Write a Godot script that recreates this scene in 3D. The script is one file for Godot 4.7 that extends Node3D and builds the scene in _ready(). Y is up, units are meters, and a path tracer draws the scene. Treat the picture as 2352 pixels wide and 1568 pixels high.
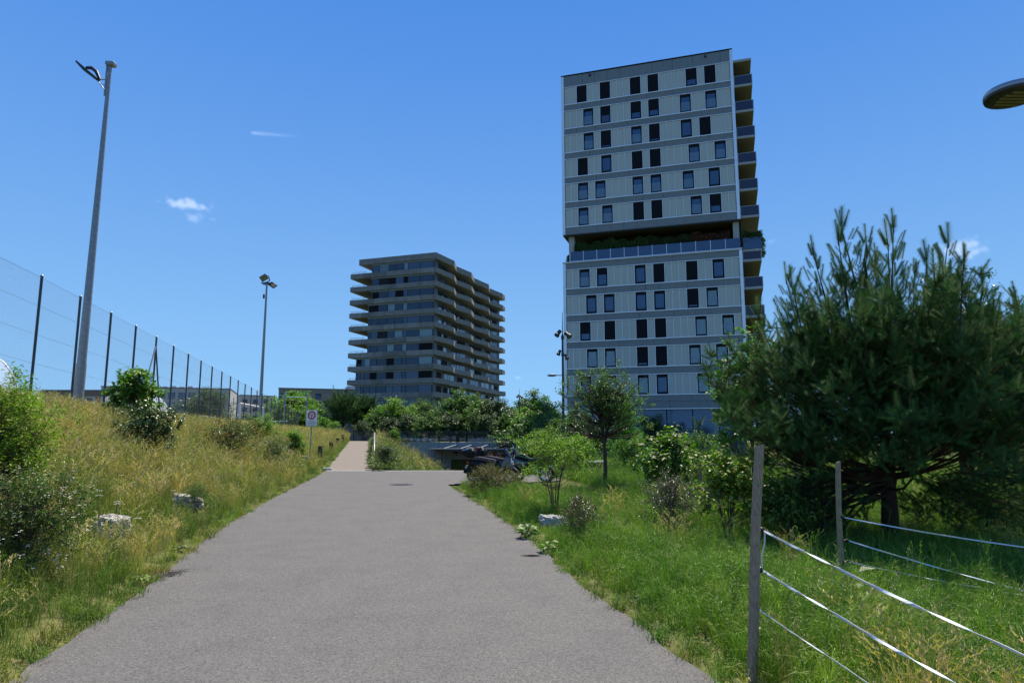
extends Node3D

# The photograph is measured in a frame of 2352 x 1568 pixels; EYE, FPX and TILT are the camera found from its vanishing points.
const EYE := 1.65
const FPX := 1568.0
const TILT := 8.24
const SKEW := 0.2  # the road, the path and the ball fence run along x = q - SKEW * distance

var M := {}
var boxes := {}
var taken := {}
var rng := RandomNumberGenerator.new()
var bumps := FastNoiseLite.new()


class Geo:
	var v := PackedVector3Array()
	var n := PackedVector3Array()
	var c := PackedColorArray()
	var col := Color.WHITE
	var tinted := false

	func tri(a: Vector3, b: Vector3, d: Vector3) -> void:
		var k := (d - a).cross(b - a).normalized()
		v.append(a); v.append(b); v.append(d)
		n.append(k); n.append(k); n.append(k)
		if tinted:
			c.append(col); c.append(col); c.append(col)

	func quad(a: Vector3, b: Vector3, d: Vector3, e: Vector3) -> void:
		tri(a, b, d)
		tri(a, d, e)

	func round_tri(a: Vector3, b: Vector3, d: Vector3, na: Vector3, nb: Vector3, nd: Vector3) -> void:
		if (d - a).cross(b - a).dot(na + nb + nd) < 0.0:
			var t := b; b = d; d = t
			t = nb; nb = nd; nd = t
		v.append(a); v.append(b); v.append(d)
		n.append(na); n.append(nb); n.append(nd)
		if tinted:
			c.append(col); c.append(col); c.append(col)

	func out_quad(a: Vector3, b: Vector3, d: Vector3, e: Vector3, mid: Vector3) -> void:
		if (d - a).cross(b - a).dot(a + b + d + e - mid * 4.0) < 0.0:
			quad(a, e, d, b)
		else:
			quad(a, b, d, e)

	func box(p: Vector3, q: Vector3, t := Transform3D()) -> void:
		var lo := Vector3(minf(p.x, q.x), minf(p.y, q.y), minf(p.z, q.z))
		var hi := Vector3(maxf(p.x, q.x), maxf(p.y, q.y), maxf(p.z, q.z))
		var k := []
		for i in 8:
			k.append(t * Vector3(hi.x if i & 1 else lo.x, hi.y if i & 2 else lo.y, hi.z if i & 4 else lo.z))
		var mid: Vector3 = t * ((lo + hi) / 2.0)
		for f in [[0, 1, 3, 2], [4, 5, 7, 6], [0, 1, 5, 4], [2, 3, 7, 6], [0, 2, 6, 4], [1, 3, 7, 5]]:
			out_quad(k[f[0]], k[f[1]], k[f[2]], k[f[3]], mid)

	# a box with its long edges cut off, which catches light like a real edge
	func soft_box(p: Vector3, q: Vector3, cut: float, t := Transform3D()) -> void:
		var w := absf(q.x - p.x) / 2.0
		var h := absf(q.y - p.y)
		var d := absf(q.z - p.z) / 2.0
		var o := Vector3((p.x + q.x) / 2.0, minf(p.y, q.y), (p.z + q.z) / 2.0)
		lathe_rect(w, d, cut, [[0.0, cut], [cut, 0.0], [h - cut, 0.0], [h, cut]], t * Transform3D(Basis(), o))

	# stacked rounded-rectangle rings: each [height, inset]
	func lathe_rect(w: float, d: float, cut: float, rings: Array, t: Transform3D) -> void:
		var rows := []
		for r in rings:
			var a: float = w - r[1]
			var b: float = d - r[1]
			var row := []
			for k in [[a, b - cut], [a, -b + cut], [a - cut, -b], [-a + cut, -b], [-a, -b + cut], [-a, b - cut], [-a + cut, b], [a - cut, b]]:
				row.append(t * Vector3(k[0], r[0], k[1]))
			rows.append(row)
		loft(rows, true)

	func loft(rows: Array, caps := false) -> void:
		var mid := Vector3.ZERO
		for r in rows:
			for p in r:
				mid += p / float(r.size() * rows.size())
		for i in rows.size() - 1:
			var m2 := Vector3.ZERO
			for p in rows[i]:
				m2 += p / float(rows[i].size() * 2)
			for p in rows[i + 1]:
				m2 += p / float(rows[i].size() * 2)
			var s: int = rows[i].size()
			for j in s:
				out_quad(rows[i][j], rows[i][(j + 1) % s], rows[i + 1][(j + 1) % s], rows[i + 1][j], m2)
		if caps:
			for e in [0, rows.size() - 1]:
				var r: Array = rows[e]
				for j in range(1, r.size() - 1):
					if (r[j + 1] - r[0]).cross(r[j] - r[0]).dot(r[0] - mid) < 0.0:
						tri(r[0], r[j + 1], r[j])
					else:
						tri(r[0], r[j], r[j + 1])

	func tube(pts: Array, radii: Array, sides := 6, caps := false) -> void:
		var rows := []
		var outs := []
		var last := Vector3.ZERO
		for i in pts.size():
			var a: Vector3 = pts[maxi(i - 1, 0)]
			var b: Vector3 = pts[mini(i + 1, pts.size() - 1)]
			var ax := (b - a).normalized()
			var u := last - ax * last.dot(ax)
			if u.length() < 0.01:
				u = ax.cross(Vector3(0.31, 0.2, 0.93) if absf(ax.y) > 0.5 else Vector3.UP)
			u = u.normalized()
			last = u
			var w := ax.cross(u)
			var row := []
			var out := []
			for j in sides:
				var an := TAU * j / sides
				var d := u * cos(an) + w * sin(an)
				out.append(d)
				row.append(pts[i] + d * radii[i])
			rows.append(row)
			outs.append(out)
		for i in pts.size() - 1:
			for j in sides:
				var k := (j + 1) % sides
				round_tri(rows[i][j], rows[i][k], rows[i + 1][k], outs[i][j], outs[i][k], outs[i + 1][k])
				round_tri(rows[i][j], rows[i + 1][k], rows[i + 1][j], outs[i][j], outs[i + 1][k], outs[i + 1][j])
		if caps:
			for e in [0, pts.size() - 1]:
				var d: Vector3 = (pts[0] - pts[1]).normalized() if e == 0 else (pts[e] - pts[e - 1]).normalized()
				for j in sides:
					round_tri(pts[e], rows[e][j], rows[e][(j + 1) % sides], d, d, d)

	func rod(a: Vector3, b: Vector3, r: float, sides := 6) -> void:
		tube([a, b], [r, r], sides, true)

	# a lathe round y: [radius, height] pairs, moved by t
	func lathe(profile: Array, sides := 20, t := Transform3D()) -> void:
		for i in profile.size() - 1:
			var p: Array = profile[i]
			var q: Array = profile[i + 1]
			var slope := Vector2(q[1] - p[1], p[0] - q[0]).normalized()
			for j in sides:
				var a := TAU * j / sides
				var b := TAU * (j + 1) / sides
				var da := Vector3(cos(a), 0, sin(a))
				var db := Vector3(cos(b), 0, sin(b))
				var up := Vector3.UP
				var na := (t.basis * (da * slope.x + up * slope.y)).normalized()
				var nb := (t.basis * (db * slope.x + up * slope.y)).normalized()
				round_tri(t * (da * p[0] + up * p[1]), t * (db * p[0] + up * p[1]), t * (db * q[0] + up * q[1]), na, nb, nb)
				round_tri(t * (da * p[0] + up * p[1]), t * (db * q[0] + up * q[1]), t * (da * q[0] + up * q[1]), na, nb, na)

	# a plan outline (x, z) between two heights
	func prism(poly: PackedVector2Array, y0: float, y1: float) -> void:
		var area := 0.0
		for i in poly.size():
			area += poly[i].cross(poly[(i + 1) % poly.size()])
		for i in poly.size():
			var a := poly[i]
			var b := poly[(i + 1) % poly.size()]
			if area > 0.0:
				var t := a; a = b; b = t
			quad(Vector3(a.x, y0, a.y), Vector3(b.x, y0, b.y), Vector3(b.x, y1, b.y), Vector3(a.x, y1, a.y))
		var ids := Geometry2D.triangulate_polygon(poly)
		for i in range(0, ids.size(), 3):
			var a := poly[ids[i]]
			var b := poly[ids[i + 1]]
			var d := poly[ids[i + 2]]
			if (b - a).cross(d - a) < 0.0:
				var t := b; b = d; d = t
			tri(Vector3(a.x, y1, a.y), Vector3(b.x, y1, b.y), Vector3(d.x, y1, d.y))
			tri(Vector3(a.x, y0, a.y), Vector3(d.x, y0, d.y), Vector3(b.x, y0, b.y))

	func mesh() -> ArrayMesh:
		var a := []
		a.resize(Mesh.ARRAY_MAX)
		a[Mesh.ARRAY_VERTEX] = v
		a[Mesh.ARRAY_NORMAL] = n
		if tinted:
			a[Mesh.ARRAY_COLOR] = c
		var m := ArrayMesh.new()
		m.add_surface_from_arrays(Mesh.PRIMITIVE_TRIANGLES, a)
		return m


# thousands of folded leaves with a colour each
class Leaves:
	var v := PackedVector3Array()
	var c := PackedColorArray()

	func leaf(p: Vector3, along: Vector3, up: Vector3, l: float, w: float, col: Color) -> void:
		var side := along.cross(up).normalized()
		var nrm := side.cross(along)
		var m := p + along * (l * 0.45) + nrm * (w * 0.16)
		var a := m + side * (w * 0.5)
		var b := m - side * (w * 0.5)
		var k := p + along * l - nrm * (l * 0.12)
		v.append(p); v.append(a); v.append(k)
		v.append(p); v.append(k); v.append(b)
		for i in 6:
			c.append(col)

	# a broad leaf of four faces
	func broad(p: Vector3, along: Vector3, up: Vector3, l: float, w: float, col: Color) -> void:
		var side := along.cross(up).normalized()
		var nrm := side.cross(along)
		var q := p + along * (l * 0.5) - nrm * (l * 0.05)
		var k := p + along * l - nrm * (l * 0.22)
		var a := p + along * (l * 0.38) + side * (w * 0.5) + nrm * (w * 0.13)
		var b := p + along * (l * 0.38) - side * (w * 0.5) + nrm * (w * 0.13)
		for x in [p, a, q, a, k, q, p, q, b, q, k, b]:
			v.append(x)
			c.append(col)

	func mesh() -> ArrayMesh:
		var a := []
		a.resize(Mesh.ARRAY_MAX)
		a[Mesh.ARRAY_VERTEX] = v
		a[Mesh.ARRAY_COLOR] = c
		var m := ArrayMesh.new()
		m.add_surface_from_arrays(Mesh.PRIMITIVE_TRIANGLES, a)
		return m


# ---------------------------------------------------------------- names, parts, materials

func numbered(called: String) -> String:
	taken[called] = taken.get(called, 0) + 1
	return called if taken[called] == 1 else "%s_%03d" % [called, taken[called] - 1]


func thing(called: String, label: String, category: String, at := Vector3.ZERO, turn := 0.0, group := "") -> Node3D:
	var o := Node3D.new()
	o.name = numbered(called)
	add_child(o)
	o.position = at
	o.rotation.y = turn
	tag(o, label, category, group)
	return o


func tag(o: Node, label: String, category: String, group := "") -> void:
	o.set_meta("label", label)
	o.set_meta("category", category)
	if group:
		o.set_meta("group", group)


func copy(src: Node3D, label: String, at: Vector3, turn := 0.0, size := 1.0) -> Node3D:
	var o: Node3D = src.duplicate()
	o.name = numbered(String(src.name).trim_suffix("_" + String(src.name).get_slice("_", String(src.name).get_slice_count("_") - 1)) if String(src.name).right(3).is_valid_int() else String(src.name))
	add_child(o)
	o.position = at
	o.rotation.y = turn
	o.scale = Vector3.ONE * size
	o.set_meta("label", label)
	return o


func part(parent: Node, called: String, mesh: Mesh, material: Material, at := Vector3.ZERO, turn := Basis()) -> MeshInstance3D:
	var o := MeshInstance3D.new()
	o.name = called
	o.mesh = mesh
	o.material_override = material
	o.transform = Transform3D(turn, at)
	parent.add_child(o, true)
	return o


func slab(parent: Node, called: String, p: Vector3, q: Vector3, material: Material) -> MeshInstance3D:
	return part(parent, called, bx((q - p).abs()), material, (p + q) / 2.0)


func bx(size: Vector3) -> BoxMesh:
	var key := Vector3i((size * 1000.0).round())
	if not boxes.has(key):
		boxes[key] = BoxMesh.new()
		boxes[key].size = size
	return boxes[key]


func structure(called: String, mesh: Mesh, material: Material) -> MeshInstance3D:
	var o := MeshInstance3D.new()
	o.name = called
	o.mesh = mesh
	o.material_override = material
	add_child(o)
	o.set_meta("kind", "structure")
	return o


func lin(r: float, g: float, b: float) -> Color:
	return Color(r, g, b).linear_to_srgb()


func mat(called: String, col: Color, rough := 0.8, metal := 0.0, spec := 0.5) -> StandardMaterial3D:
	var m := StandardMaterial3D.new()
	m.resource_name = called
	m.albedo_color = Color(col.r, col.g, col.b).linear_to_srgb()
	m.roughness = rough
	m.metallic = metal
	m.metallic_specular = spec
	M[called] = m
	return m


func noise_map(seed_: int, freq: float, stops: Array, size := 512, octaves := 4, kind := FastNoiseLite.TYPE_SIMPLEX_SMOOTH) -> NoiseTexture2D:
	var f := FastNoiseLite.new()
	f.seed = seed_
	f.frequency = freq
	f.noise_type = kind
	f.fractal_octaves = octaves
	var g := Gradient.new()
	var offs := PackedFloat32Array()
	var cols := PackedColorArray()
	for s in stops:
		offs.append(s[0])
		cols.append(Color(s[1], s[2], s[3]).linear_to_srgb())
	g.offsets = offs
	g.colors = cols
	var t := NoiseTexture2D.new()
	t.width = size
	t.height = size
	t.seamless = true
	t.noise = f
	t.color_ramp = g
	return t


func textured(m: StandardMaterial3D, t: Texture2D, scale_: float, world := true) -> StandardMaterial3D:
	m.albedo_texture = t
	m.uv1_triplanar = true
	m.uv1_world_triplanar = world
	m.uv1_scale = Vector3.ONE * scale_
	return m


func relief(m: StandardMaterial3D, t: Texture2D, centimetres: float) -> void:
	m.heightmap_enabled = true
	m.heightmap_texture = t
	m.heightmap_scale = centimetres


# ---------------------------------------------------------------- camera measure

func ray(u: float, v: float) -> Vector2:
	var vv := (784.0 - v) / FPX
	var c := cos(deg_to_rad(TILT))
	var s := sin(deg_to_rad(TILT))
	var d := c - s * vv
	return Vector2((u - 1176.0) / FPX / d, (s + c * vv) / d)


# the point seen at pixel (u, v) at a distance measured along the ground
func px(u: float, v: float, dist: float) -> Vector3:
	var r := ray(u, v)
	return Vector3(r.x * dist, EYE + r.y * dist, -dist)


# the foot of something that stands on the ground at column u and a distance
func foot(u: float, dist: float, v := 1100.0) -> Vector3:
	var x := ray(u, v).x * dist
	return Vector3(x, height(x, dist), -dist)


# where the sight line through pixel (u, v) meets the land, or a height above it
func land(u: float, v: float, lift := 0.0) -> Vector3:
	var r := ray(u, v)
	var d := 3.0
	while d < 90.0:
		if EYE + r.y * d < height(r.x * d, d) + lift:
			break
		d += 0.05
	return Vector3(r.x * d, height(r.x * d, d), -d)


func screen(p: Vector3) -> Vector2:
	var c := cos(deg_to_rad(TILT))
	var s := sin(deg_to_rad(TILT))
	var y := p.y - EYE
	var f := y * s - p.z * c
	if f < 0.2:
		return Vector2(-9999, -9999)
	return Vector2(1176.0 + FPX * p.x / f, 784.0 - FPX * (y * c + p.z * s) / f)


# ---------------------------------------------------------------- lie of the land

func road_left(dist: float) -> float:
	return -2.42 - 0.28 * smoothstep(6.0, 13.0, dist) + 0.40 * smoothstep(16.0, 33.0, dist)


func road_right(dist: float) -> float:
	return 2.36 + 0.24 * smoothstep(6.0, 14.0, dist)


func path_height(dist: float) -> float:
	return 0.006 * minf(dist, 33.0) + 0.0457 * (clampf(dist, 33.0, 63.0) - 33.0)


func ramp_height(dist: float) -> float:
	return 0.006 * minf(dist, 33.0) - 0.085 * (clampf(dist, 33.5, 69.0) - 33.5)


func height(x: float, dist: float) -> float:
	var q := x + SKEW * dist
	var edge := road_left(dist)
	var on_path := path_height(dist)
	var y := on_path
	if q < edge:
		var top := lerpf(2.35, 1.8, clampf((dist - 10.0) / 50.0, 0.0, 1.0))
		var s := clampf((edge - q) / (9.06 + edge), 0.0, 1.0)
		y = lerpf(on_path, maxf(top, on_path), 0.35 * s + 0.65 * smoothstep(0.0, 0.95, s))
		y += bumps.get_noise_2d(x * 3.0, dist * 3.0) * 0.10 * smoothstep(0.0, 0.25, s)
	elif dist <= 33.0:
		var r := road_right(dist)
		if q > r:
			y -= 0.30 * smoothstep(r + 0.3, r + 4.0, q) * (1.0 - smoothstep(20.0, 25.0, dist))
			y += bumps.get_noise_2d(x * 3.0, dist * 3.0) * 0.07 * smoothstep(0.0, 1.0, q - r) * (1.0 - smoothstep(20.0, 24.0, dist))
	elif dist < 70.2:
		if q > -0.06:
			y = maxf(ramp_height(dist), on_path + 0.12 * smoothstep(-0.06, 0.5, q) - 0.52 * maxf(0.0, q - 0.35))
		y = lerpf(y, 0.1, smoothstep(2.0, 6.0, x))
	else:
		y = lerpf(1.42, 0.1, smoothstep(4.6, 5.6, x)) if q > 0.0 else on_path
	return y


# ---------------------------------------------------------------- scene

func _ready() -> void:
	rng.seed = 20240617
	bumps.seed = 5
	bumps.frequency = 0.16
	var cam := Camera3D.new()
	cam.name = "camera"
	cam.position = Vector3(0, EYE, 0)
	cam.rotation_degrees = Vector3(TILT, 0, 0)
	cam.fov = 53.13
	cam.near = 0.05
	cam.far = 3000.0
	add_child(cam)
	cam.current = true
	make_sky()
	var sun := DirectionalLight3D.new()
	sun.name = "sun"
	var high := deg_to_rad(60.0)
	var turn := deg_to_rad(21.0)
	var to_sun := Vector3(sin(turn) * cos(high), sin(high), -cos(turn) * cos(high))
	sun.look_at_from_position(Vector3.ZERO, -to_sun, Vector3.UP)
	sun.light_energy = 1.6
	sun.light_color = Color(1.0, 0.95, 0.87)
	sun.light_angular_distance = 0.53
	sun.shadow_enabled = true
	sun.sky_mode = DirectionalLight3D.SKY_MODE_LIGHT_ONLY
	add_child(sun)

	make_materials()
	make_ground()
	make_road()
	make_tower()
	make_balcony_tower()
	make_far_buildings()
	make_garage_wall()
	make_ball_fence()
	make_pitch_things()
	make_masts()
	make_street_lamps()
	make_no_entry_sign()
	make_path_things()
	make_motorbikes()
	make_tape_fence()
	make_rocks()
	make_trees()
	make_bushes()
	make_small_plants()
	make_grass()


func make_sky() -> void:
	var m := ProceduralSkyMaterial.new()
	m.sky_top_color = Color(0.024, 0.123, 0.425).linear_to_srgb()
	m.sky_horizon_color = Color(0.195, 0.38, 0.58).linear_to_srgb()
	m.sky_curve = 0.26
	m.ground_bottom_color = Color(0.10, 0.11, 0.08).linear_to_srgb()
	m.ground_horizon_color = Color(0.16, 0.18, 0.14).linear_to_srgb()
	m.sun_angle_max = 0.1
	m.sky_cover = cloud_cover()
	var sky := Sky.new()
	sky.sky_material = m
	var e := Environment.new()
	e.background_mode = Environment.BG_SKY
	e.sky = sky
	e.background_energy_multiplier = 1.0
	e.tonemap_mode = Environment.TONE_MAPPER_LINEAR
	e.tonemap_exposure = 1.75
	e.sdfgi_enabled = true
	e.ssao_enabled = true
	e.ssil_enabled = true
	var w := WorldEnvironment.new()
	w.name = "world"
	w.environment = e
	add_child(w)


# a few small fair-weather clouds and two vapour trails
func cloud_cover() -> ImageTexture:
	var wide := 3072
	var high := 1536
	var im := Image.create(wide, high, false, Image.FORMAT_RGBA8)
	var f := FastNoiseLite.new()
	f.seed = 11
	f.frequency = 0.03
	f.fractal_octaves = 5
	# [centre u, v, half width, half height, strength]
	for k in [[428.0, 471.0, 46.0, 13.0, 0.9], [448.0, 503.0, 17.0, 13.0, 0.42], [487.0, 505.0, 8.0, 4.0, 0.2], [2205.0, 575.0, 42.0, 26.0, 0.75], [1191.0, 868.0, 8.0, 4.0, 0.5], [2165.0, 600.0, 26.0, 7.0, 0.2]]:
		var r := ray(k[0], k[1])
		var az := atan2(r.x, 1.0)
		var el := atan2(r.y, sqrt(1.0 + r.x * r.x))
		var ci := int(fposmod(az / TAU, 1.0) * wide)
		var cj := int((0.5 - el / PI) * high)
		var ri := int(k[2] * 1.7 / FPX / TAU * wide) + 3
		var rj := int(k[3] * 1.9 / FPX / PI * high) + 3
		for j in range(cj - rj, cj + rj + 1):
			for i in range(ci - ri, ci + ri + 1):
				var dx: float = (i - ci) / (k[2] / FPX / TAU * wide)
				var dy: float = (j - cj) / (k[3] / FPX / PI * high)
				var d := sqrt(dx * dx + dy * dy * (1.9 if dy > 0.0 else 1.0))
				var t := 1.12 - d + 0.75 * f.get_noise_2d(i * 5.0, j * 6.5)
				var a := clampf(smoothstep(0.0, 0.85, t) * k[4], 0.0, 1.0)
				if a > 0.01:
					im.set_pixel(i, j, Color(0.52, 0.49, 0.46, a))
	for k in [[577.0, 303.0, 690.0, 312.0, 0.5], [1767.0, 554.0, 1788.0, 547.0, 0.25]]:
		for s in 400:
			var t := s / 399.0
			var r := ray(lerpf(k[0], k[2], t), lerpf(k[1], k[3], t))
			var az := atan2(r.x, 1.0)
			var el := atan2(r.y, sqrt(1.0 + r.x * r.x))
			var y := (0.5 - el / PI) * high
			var i := int(fposmod(az / TAU, 1.0) * wide)
			for j in [int(y), int(y) + 1]:
				var a: float = k[4] * (1.0 - t) * (1.0 - absf(y - j)) * (0.6 if t < 0.03 else 1.0)
				if a > im.get_pixel(i, j).a:
					im.set_pixel(i, j, Color(0.6, 0.6, 0.58, a))
	return ImageTexture.create_from_image(im)


func speckle(size: int, seed_: int, base: Vector3, grain: float, light_share: float) -> ImageTexture:
	var r := RandomNumberGenerator.new()
	r.seed = seed_
	var cells := PackedFloat32Array()
	cells.resize(size * size)
	for i in cells.size():
		var x := r.randf()
		cells[i] = 1.0 + grain * (x - 0.5) * 2.0 + (r.randf() * 1.1 if r.randf() < light_share else 0.0) - (0.55 * r.randf() if r.randf() < 0.07 else 0.0)
	var bytes := PackedByteArray()
	bytes.resize(size * size * 3)
	for j in size:
		for i in size:
			var k := j * size + i
			var a := cells[k]
			var b := cells[j * size + (i + 1) % size]
			var d := cells[((j + 1) % size) * size + i]
			var x := maxf(0.25, a * 0.7 + b * 0.15 + d * 0.15)
			bytes[k * 3] = int(clampf(pow(base.x * x, 0.4545) * 255.0, 0, 255))
			bytes[k * 3 + 1] = int(clampf(pow(base.y * x, 0.4545) * 255.0, 0, 255))
			bytes[k * 3 + 2] = int(clampf(pow(base.z * x, 0.4545) * 255.0, 0, 255))
	return ImageTexture.create_from_image(Image.create_from_data(size, size, false, Image.FORMAT_RGB8, bytes))


func leaf_mat(called: String, rough: float, glow: Color) -> StandardMaterial3D:
	var m := mat(called, Color(1, 1, 1), rough)
	m.vertex_color_use_as_albedo = true
	m.backlight_enabled = true
	m.backlight = Color(glow.r, glow.g, glow.b)
	m.metallic_specular = 0.4
	return m


func make_materials() -> void:
	var grit := noise_map(3, 0.02, [[0.0, 0.86, 0.86, 0.87], [0.5, 0.97, 0.965, 0.96], [1.0, 1.05, 1.03, 1.0]], 512, 5)
	var m := textured(mat("asphalt", Color(1, 1, 1), 0.92, 0.0, 0.35), speckle(1024, 1, Vector3(0.101, 0.1005, 0.098), 0.6, 0.07), 0.16)
	m.detail_enabled = true
	m.detail_blend_mode = BaseMaterial3D.BLEND_MODE_MUL
	m.detail_albedo = grit
	m.detail_uv_layer = BaseMaterial3D.DETAIL_UV_2
	m.uv2_triplanar = true
	m.uv2_world_triplanar = true
	m.uv2_scale = Vector3.ONE * 0.11
	relief(m, noise_map(8, 0.35, [[0.0, 0.0, 0.0, 0.0], [1.0, 1.0, 1.0, 1.0]], 512, 2), 0.5)
	textured(mat("asphalt_stain", Color(1, 1, 1), 0.9, 0.0, 0.35), speckle(256, 2, Vector3(0.042, 0.038, 0.036), 0.4, 0.03), 0.64)
	m = textured(mat("path_surface", Color(1, 1, 1), 0.95, 0.0, 0.3), speckle(512, 4, Vector3(0.185, 0.164, 0.140), 0.25, 0.03), 0.3)
	m.detail_enabled = true
	m.detail_blend_mode = BaseMaterial3D.BLEND_MODE_MUL
	m.detail_albedo = grit
	m.detail_uv_layer = BaseMaterial3D.DETAIL_UV_2
	m.uv2_triplanar = true
	m.uv2_world_triplanar = true
	m.uv2_scale = Vector3.ONE * 0.2
	textured(mat("soil", Color(1, 1, 1), 1.0, 0.0, 0.2), noise_map(21, 0.03, [[0.0, 0.045, 0.06, 0.018], [0.4, 0.08, 0.105, 0.028], [0.66, 0.12, 0.125, 0.045], [1.0, 0.20, 0.165, 0.08]], 1024, 5), 0.22)
	# concrete and facade
	var stain := noise_map(31, 0.012, [[0.0, 0.145, 0.143, 0.137], [0.5, 0.19, 0.188, 0.18], [1.0, 0.23, 0.228, 0.218]], 512, 5)
	textured(mat("tower_concrete", Color(1, 1, 1), 0.9), stain, 0.12)
	textured(mat("tower_concrete_pale", Color(1.22, 1.22, 1.2), 0.9), stain, 0.12)
	textured(mat("tower_concrete_dark", Color(0.78, 0.78, 0.76), 0.9), stain, 0.12)
	# rain streaks: noise drawn out along y by the scale of the map
	m = textured(mat("garage_concrete", Color(1, 1, 1), 0.88), noise_map(33, 0.014, [[0.0, 0.16, 0.16, 0.145], [0.42, 0.30, 0.305, 0.275], [1.0, 0.37, 0.37, 0.335]], 512, 5), 0.3)
	m.uv1_scale = Vector3(0.9, 0.10, 0.9)
	textured(mat("kerb_stone", Color(1, 1, 1), 0.9), noise_map(35, 0.03, [[0.0, 0.42, 0.41, 0.38], [1.0, 0.62, 0.61, 0.57]]), 1.0)
	m = textured(mat("rock", Color(1, 1, 1), 0.95, 0.0, 0.3), noise_map(37, 0.02, [[0.0, 0.15, 0.145, 0.125], [0.35, 0.36, 0.35, 0.31], [0.7, 0.50, 0.49, 0.45], [1.0, 0.60, 0.59, 0.55]], 512, 6), 1.6)
	relief(m, noise_map(38, 0.03, [[0.0, 0, 0, 0], [1.0, 1, 1, 1]], 512, 5), 3.0)
	textured(mat("facade_panel", Color(1, 1, 1), 0.42, 0.0, 0.5), noise_map(41, 0.02, [[0.0, 0.41, 0.425, 0.37], [1.0, 0.455, 0.465, 0.405]], 256, 4), 0.5)
	textured(mat("facade_band", Color(1, 1, 1), 0.38, 0.0, 0.5), noise_map(42, 0.02, [[0.0, 0.155, 0.172, 0.172], [1.0, 0.185, 0.20, 0.198]], 256, 4), 0.4)
	mat("facade_trim", Color(0.72, 0.74, 0.78), 0.35, 0.35)
	mat("facade_joint", Color(0.50, 0.52, 0.54), 0.6)
	mat("window_frame", Color(0.008, 0.008, 0.010), 0.6, 0.0, 0.25)
	mat("shutter", Color(0.009, 0.009, 0.012), 0.7, 0.0, 0.25)
	mat("blind_slat", Color(0.07, 0.08, 0.11), 0.4)
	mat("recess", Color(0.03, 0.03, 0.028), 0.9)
	mat("glass", Color(0.05, 0.095, 0.165), 0.04, 0.35)
	mat("tower_glass", Color(0.026, 0.046, 0.078), 0.05, 0.3)
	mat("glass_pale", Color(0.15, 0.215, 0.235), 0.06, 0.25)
	var gg := mat("guard_glass", Color(0.3, 0.42, 0.5), 0.05)
	gg.albedo_color = Color(0.45, 0.58, 0.66, 0.28)
	gg.transparency = BaseMaterial3D.TRANSPARENCY_ALPHA
	mat("glass_dark", Color(0.05, 0.075, 0.12), 0.05, 0.3)
	mat("glass_base", Color(0.055, 0.09, 0.15), 0.05, 0.45)
	mat("balustrade", Color(0.05, 0.085, 0.15), 0.05, 0.35)
	mat("balcony_panel", Color(0.018, 0.02, 0.055), 0.35)
	mat("soffit", Color(0.22, 0.195, 0.155), 0.9)
	mat("balcony_edge", Color(0.33, 0.34, 0.33), 0.9)
	mat("wood_soffit", Color(0.125, 0.12, 0.108), 0.85)
	mat("dark_metal", Color(0.035, 0.04, 0.048), 0.5, 0.3)
	mat("tower2_frame", Color(0.035, 0.042, 0.055), 0.5)
	mat("block_wall", Color(0.19, 0.18, 0.165), 0.9)
	mat("block_shutter", Color(0.25, 0.21, 0.165), 0.8)
	mat("block_shutter_dark", Color(0.075, 0.06, 0.05), 0.8)
	mat("school_wall", Color(0.36, 0.36, 0.365), 0.9)
	mat("school_side", Color(0.40, 0.40, 0.40), 0.9)
	mat("cream_wall", Color(0.44, 0.41, 0.35), 0.9)
	mat("far_wall", Color(0.52, 0.53, 0.54), 0.9)
	mat("brown_roof", Color(0.12, 0.09, 0.075), 0.9)
	mat("roof_metal", Color(0.55, 0.56, 0.57), 0.4, 0.5)
	# metal and paint
	textured(mat("galvanised", Color(1, 1, 1), 0.5, 0.55), noise_map(51, 0.03, [[0.0, 0.20, 0.22, 0.235], [1.0, 0.30, 0.315, 0.33]], 256, 4), 0.9)
	mat("fence_post", Color(0.05, 0.058, 0.07), 0.45, 0.3)
	mat("wire", Color(0.20, 0.215, 0.24), 0.5, 0.5)
	mat("bright_metal", Color(0.62, 0.63, 0.64), 0.35, 0.6)
	mat("white_paint", Color(0.74, 0.74, 0.73), 0.4)
	mat("lamp_body", Color(0.028, 0.030, 0.034), 0.45, 0.2)
	mat("lamp_rim", Color(0.30, 0.30, 0.31), 0.35, 0.5)
	mat("lamp_glass", Color(0.16, 0.15, 0.085), 0.25)
	mat("sign_white", Color(0.72, 0.72, 0.73), 0.45)
	mat("sign_red", Color(0.42, 0.018, 0.02), 0.45)
	mat("sign_black", Color(0.03, 0.03, 0.032), 0.5)
	m = mat("shelter_plastic", Color(0.78, 0.82, 0.86, 1.0), 0.18)
	m.albedo_color = Color(0.86, 0.89, 0.92, 0.35)
	m.transparency = BaseMaterial3D.TRANSPARENCY_ALPHA
	mat("green_plastic", Color(0.012, 0.055, 0.03), 0.5)
	mat("orange_door", Color(0.50, 0.12, 0.03), 0.7)
	mat("mossy_post", Color(0.035, 0.038, 0.03), 0.95)
	mat("blue_paint", Color(0.02, 0.05, 0.22), 0.5)
	# motorbikes
	mat("bike_black", Color(0.010, 0.010, 0.011), 0.42, 0.0, 0.35)
	mat("bike_plastic", Color(0.013, 0.013, 0.014), 0.75, 0.0, 0.3)
	mat("bike_silver", Color(0.15, 0.155, 0.165), 0.42, 0.1)
	mat("bike_green", Color(0.01, 0.30, 0.10), 0.3)
	mat("bike_red", Color(0.50, 0.012, 0.015), 0.25)
	mat("bike_seat", Color(0.06, 0.05, 0.055), 0.75)
	mat("bike_chrome", Color(0.6, 0.6, 0.62), 0.15, 0.9)
	mat("mirror", Color(0.75, 0.8, 0.85), 0.03, 1.0)
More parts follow.
